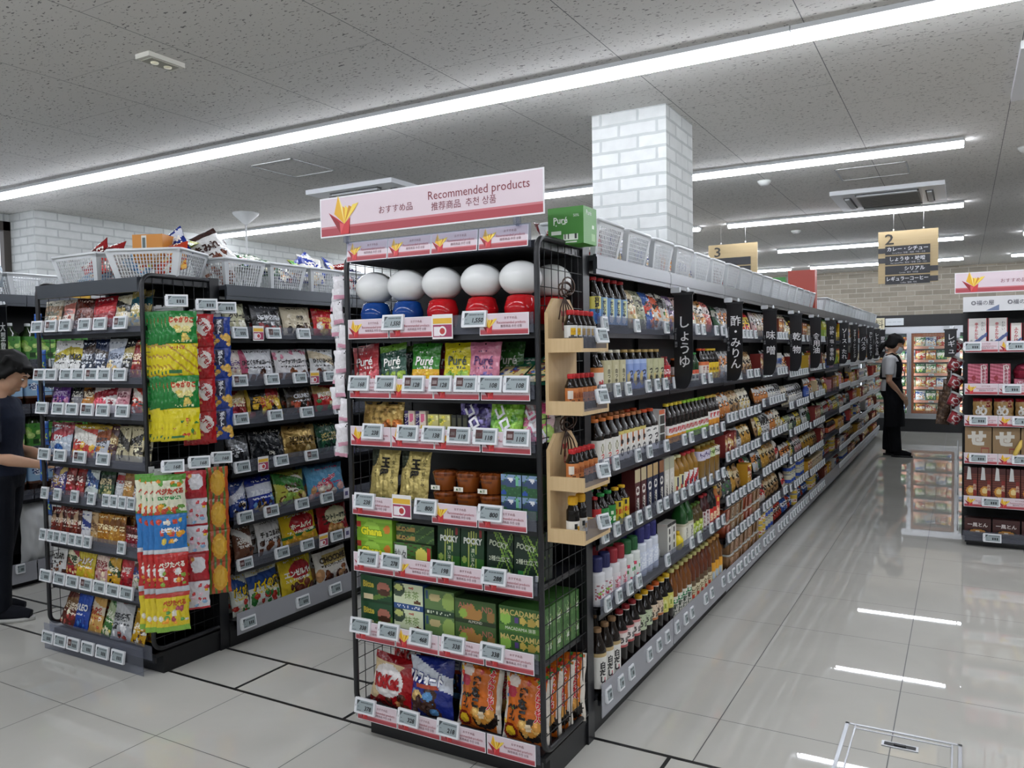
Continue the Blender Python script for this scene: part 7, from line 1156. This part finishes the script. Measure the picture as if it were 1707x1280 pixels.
def person(loc, rz, H, label, arms, bow, hair, shirt, pants, apron=None, mask=False, shoes='#14161c', sole='#c8c8c8', step=(0, 0)):
    k = H/1.6
    hc = Vector((0, -.012-bow*.10, 1.485-bow*.03)); HR = Matrix.Rotation(bow, 3, 'X')
    def Hd(x, y, z): return hc+HR @ Vector((x, y, z))
    TOR = [(0, 0, .79, .13, .10), (0, .005, .86, .158, .115), (0, .005, .94, .15, .108), (0, 0, 1.03, .132, .095), (0, -.005, 1.13, .146, .105), (0, -.005, 1.21, .158, .108), (0, .0, 1.28, .152, .09), (0, .005, 1.325, .11, .068), (0, .0, 1.36, .056, .054)]
    b = MB(); rings(b, TOR); b.tube([(0, .005, 1.33), tuple(Hd(0, .012, -.08)), tuple(Hd(0, .005, -.02))], [.052, .05, .05], seg=14)
    ell(b, hc+HR @ Vector((0, .012, .03)), (.074, .092, .088), rot=HR); ell(b, Hd(0, -.022, -.035), (.060, .066, .078), rot=HR); ell(b, Hd(0, -.05, -.088), (.03, .03, .026), rot=HR)
    b.tube([Hd(0, -.084, .022), Hd(0, -.1, -.012), Hd(0, -.107, -.024)], [.009, .0125, .013], seg=8); ell(b, Hd(0, -.1, -.028), (.017, .012, .009), 8, 6, HR)
    ell(b, Hd(0, -.085, -.056), (.024, .011, .006), 10, 6, HR); ell(b, Hd(0, -.083, -.066), (.02, .011, .006), 10, 6, HR); ell(b, Hd(0, -.08, .035), (.05, .012, .01), 10, 6, HR)
    for s in (-1, 1):
        ell(b, Hd(.074*s, .012, -.01), (.01, .02, .031), 10, 8, HR)
        sh, el, wr, hd, hn = arms[0 if s > 0 else 1]; sh = Vector(sh)
        b.tube([Vector((.09*s, 0, 1.29)), sh, sh.lerp(Vector(el), .5), Vector(el), Vector(el).lerp(Vector(wr), .35), Vector(wr)], [.05, .052, .044, .037, .037, .025], seg=12); hand(b, wr, hd, hn, s if hd[1] else s, .55)
        dy = step[0 if s > 0 else 1]
        b.tube([(.085*s, 0, .86), (.085*s, dy*.2, .66), (.085*s, dy*.5, .45), (.085*s, .01+dy*.8, .3), (.085*s, .015+dy, .08)], [.085, .076, .052, .05, .034], seg=14); b.tube([(.085*s, .03+dy, .05), (.088*s, -.06+dy, .04), (.092*s, -.14+dy, .028)], [.035, .036, .026], seg=10)
    R = fused(b, 'person', SKIN, None, .0055, 5); R.location = loc; R.rotation_euler = (0, 0, rz); R.scale = (k, k, k); tag(R, label, 'person')
    b = MB(); rings(b, [(x, y, z, rx+.014, ry+.014) for x, y, z, rx, ry in TOR[1:8]])
    for s in (-1, 1):
        sh, el = Vector(arms[0 if s > 0 else 1][0]), Vector(arms[0 if s > 0 else 1][1]); b.tube([(.08*s, 0, 1.285), sh, sh.lerp(el, .35), sh.lerp(el, .72)], [.058, .066, .062, .056], seg=14)
    b.tube([(0, .008, 1.315), (0, .004, 1.352)], [.075, .066], seg=16); fused(b, 'shirt', shirt, R, .008, 5)
    b = MB(); rings(b, [(x, y, z, rx+.012, ry+.012) for x, y, z, rx, ry in TOR[:4]])
    for s in (-1, 1):
        dy = step[0 if s > 0 else 1]; b.tube([(.082*s, 0, .86), (.086*s, dy*.2, .66), (.087*s, dy*.5, .45), (.088*s, .012+dy*.8, .25), (.088*s, .012+dy, .07)], [.1, .092, .078, .074, .07], seg=14)
    fused(b, 'trousers', pants, R, .009, 5)
    for s in (-1, 1):
        dy = step[0 if s > 0 else 1]; b = MB(); b.tube([(.085*s, .04+dy, .055), (.088*s, -.03+dy, .055), (.092*s, -.10+dy, .045), (.094*s, -.165+dy, .034)], [.042, .046, .042, .028], seg=14); sh_ = fused(b, 'shoe', cloth_mat('shoe_fabric', shoes), R, .006, 3)
        b = MB(); P = [(.042*math.cos(a)+.0*s, -.055+.128*math.sin(a)) for a in np.linspace(0, 2*PI, 25)[:-1]]; n0 = b.add([(.09*s+x, y+dy, 0) for x, y in P]); n1 = b.add([(.09*s+x, y+dy, .024) for x, y in P]); N = len(P)
        b.face([n0+i for i in range(N)][::-1]); b.face([n1+i for i in range(N)])
        for i in range(N): b.face((n0+i, n0+(i+1) % N, n1+(i+1) % N, n1+i), smooth=True)
        for i in range(len(b.c)): b.c[i] = lin(sole)
        b.build('sole', MATTE, sh_)
    b = MB(); ell(b, hc+HR @ Vector((0, .026, .042)), (.08, .09, .086), 18, 12, HR)
    if hair == 'tail':
        for s in (-1, 1): ell(b, Hd(.05*s, .03, -.01), (.036, .055, .06), rot=HR)
        ell(b, Hd(0, .06, -.01), (.074, .06, .07), rot=HR); ell(b, Hd(0, .11, -.03), (.03, .03, .034), rot=HR); b.tube([Hd(0, .1, -.02), Hd(0, .135, -.06), Hd(0, .14, -.13), Hd(0, .125, -.2)], [.024, .036, .032, .012], seg=10); b.tube([Hd(-.06, -.055, .075), Hd(0, -.075, .07), Hd(.06, -.055, .075)], [.013, .015, .013], seg=10); b.tube([Hd(-.06, -.07, .05), Hd(0, -.085, .045), Hd(.06, -.07, .05)], [.007, .008, .007], seg=8)
    else:
        ell(b, Hd(0, .055, -.01), (.08, .068, .085), rot=HR); ell(b, Hd(0, .03, .06), (.086, .088, .078), rot=HR); b.tube([Hd(-.065, -.045, .07), Hd(-.02, -.075, .085), Hd(.04, -.07, .08), Hd(.07, -.04, .06)], [.016, .019, .019, .015], seg=10)
        for s in (-1, 1): b.tube([Hd(.074*s, -.02, .05), Hd(.08*s, .0, .0), Hd(.074*s, .03, -.045)], [.022, .02, .016], seg=8)
        for q in range(7): b.tube([Hd(.05*math.cos(q), .02+.05*math.sin(q), .1), Hd(.085*math.cos(q), .03+.09*math.sin(q), .085), Hd(.095*math.cos(q), .03+.1*math.sin(q), .045)], [.02, .018, .01], seg=8)
    hq = random.Random(5 if hair == 'tail' else 9)
    for q in range(46):
        t = 2*PI*q/46+hq.uniform(-.05, .05); fr = -math.sin(t); cx_, cy_ = math.cos(t), math.sin(t)
        ze = hq.uniform(.035, .062) if fr > .5 else (hq.uniform(-.045, .0) if fr > -.3 else hq.uniform(-.085, -.045)); mid = Hd(.078*cx_, .025+.092*cy_, .085); end = Hd(.088*cx_*(1.0 if fr < .5 else 1.02), .02+.1*cy_, ze); b.tube([Hd(.025*cx_, .03+.03*cy_, .128), mid, end], [.012, .0115, .004], seg=6)
    fused(b, 'hair', HAIRM, R, .007, 2)
    for s in (-1, 1):
        b = MB(); ell(b, Hd(.03*s, -.08, .012), (.013, .008, .0055), 10, 8, HR)
        for i in range(len(b.c)): b.c[i] = lin('#d8d4ce')
        n0 = len(b.f); ell(b, Hd(.03*s, -.0862, .009), (.0055, .003, .005), 8, 6, HR)
        for i in range(n0, len(b.c)): b.c[i] = lin('#1a1210')
        e = b.build('eye', GLOSS, R); b = MB(); b.tube([Hd(.014*s, -.087, .034), Hd(.03*s, -.088, .038), Hd(.048*s, -.078, .033)], [.0025, .0032, .0018], '#1a1412', seg=6); b.build('eyebrow', MATTE, R)
    if mask:
        b = MB(); nu, nv = 14, 10
        def Mk(u, v): a = (u-.5)*2.3; z = -.098+.088*v; bul = math.sin(PI*v)**.6*.012; return Hd(.079*math.sin(a), -.02-(.082+bul-.03*(1-v)*abs(math.sin(a)))*math.cos(a)**.8 if math.cos(a) > 0 else -.02, z)
        b.grid(nu, nv, lambda u, v: Mk(u, v), lin('#c9d2d8')); b.grid(nu, nv, lambda u, v: Mk(u, v)+HR @ Vector((0, .003, 0)), lin('#c9d2d8'), flip=True)
        for s in (-1, 1): b.tube([Hd(.068*s, -.04, -.02), Hd(.08*s, 0, .0), Hd(.08*s, .025, -.01)], .0018, '#d8dde0', seg=5)
        b.build('face_mask', MATTE, R)
    if apron:
        b = MB(); A0, A1 = -PI*1.12, PI*.12
        rs = [(0, -.004, .40, .20, .165), (0, -.004, .55, .195, .16), (0, 0, .72, .187, .15), (0, .0, .88, .182, .14), (0, 0, .96, .17, .13), (0, -.002, 1.03, .152, .116)]
        for off in (0, .006): rings(b, [(x, y, z, rx-off, ry-off) for x, y, z, rx, ry in rs], 30, A0, A1, False)
        rs = [(0, -.002, 1.03, .152, .117), (0, -.007, 1.13, .165, .127), (0, -.007, 1.21, .176, .13), (0, -.004, 1.25, .17, .118)]
        for off in (0, .006): rings(b, [(x, y, z, rx-off, ry-off) for x, y, z, rx, ry in rs], 16, -PI*.82, -PI*.18, False)
        for s in (-1, 1): b.tube([(.075*s, -.112, 1.24), (.08*s, -.08, 1.31), (.075*s, -.02, 1.352), (.07*s, .05, 1.33), (.04*s, .11, 1.2), (-.05*s, .125, 1.04)], .013, seg=8)
        b.tube([(.15*math.cos(a)*1.03, .118*math.sin(a)*1.03, 1.03) for a in np.linspace(0, 2*PI, 25)[:-1]], .014, seg=8, closed=True); b.build('apron', apron, R)
    return R
NAVY = cloth_mat('navy_cotton', '#1e2434'); DNAVY = cloth_mat('dark_navy_cotton', '#12151d'); WHT_ = cloth_mat('white_cotton', '#c4c6c8'); BLKC = cloth_mat('black_cotton', '#0d0e12')
person((-.82, 11.57, 0), PI/2, 1.60, 'standing clerk in white shirt and dark apron, masked, hands clasped',
       [((.165, 0, 1.275), (.2, .01, 1.0), (.07, -.165, .77), (-.6, -.25, -.75), (.5, -.9, .0)), ((-.165, 0, 1.275), (-.2, .01, 1.0), (-.07, -.165, .75), (.6, -.25, -.75), (-.5, -.9, .0))], .42, 'tail', WHT_, BLKC, BLKC, True, '#101014', '#1a1a1c', (.03, -.08))
b = MB(); b.tube([(-.705, 11.52, 1.24), (-.675, 11.53, 1.14), (-.66, 11.55, 1.10)], .006, '#8a2a34', seg=6); b.box(-.665, 11.53, 1.06, -.655, 11.58, 1.11, '#2a2a3a'); tag(b.build('name_badge', MATTE, None, (-.67, 11.55, 1.1)), 'red strap and badge on the chest of the masked clerk', 'badge')
person((-4.69, 2.44, 0), 2.3, 1.5, 'staff member in navy top and trousers reaching towards the snack rack',
       [((.165, 0, 1.275), (.2, -.02, 1.0), (.14, -.24, .93), (-.15, -1, -.02), (.5, .1, .9)), ((-.165, 0, 1.275), (-.2, -.03, .99), (-.12, -.25, .93), (.15, -1, -.02), (-.5, .1, .9))], .6, 'short', NAVY, DNAVY, None, False, '#15171e', '#b8b8b4', (.1, .0))
b = MB(); b.box(-.13, -.1, 0, .13, .1, .014, '#c9b468'); b.box(-.12, -.09, .014, .12, .09, .02, '#d8c88a'); pk = tag(b.build('paper_packet', CARD), 'flat yellow packet held by the staff member in navy', 'packet'); pk.location = (-4.445, 2.665, .85); pk.rotation_euler = (0, 0, 2.3)
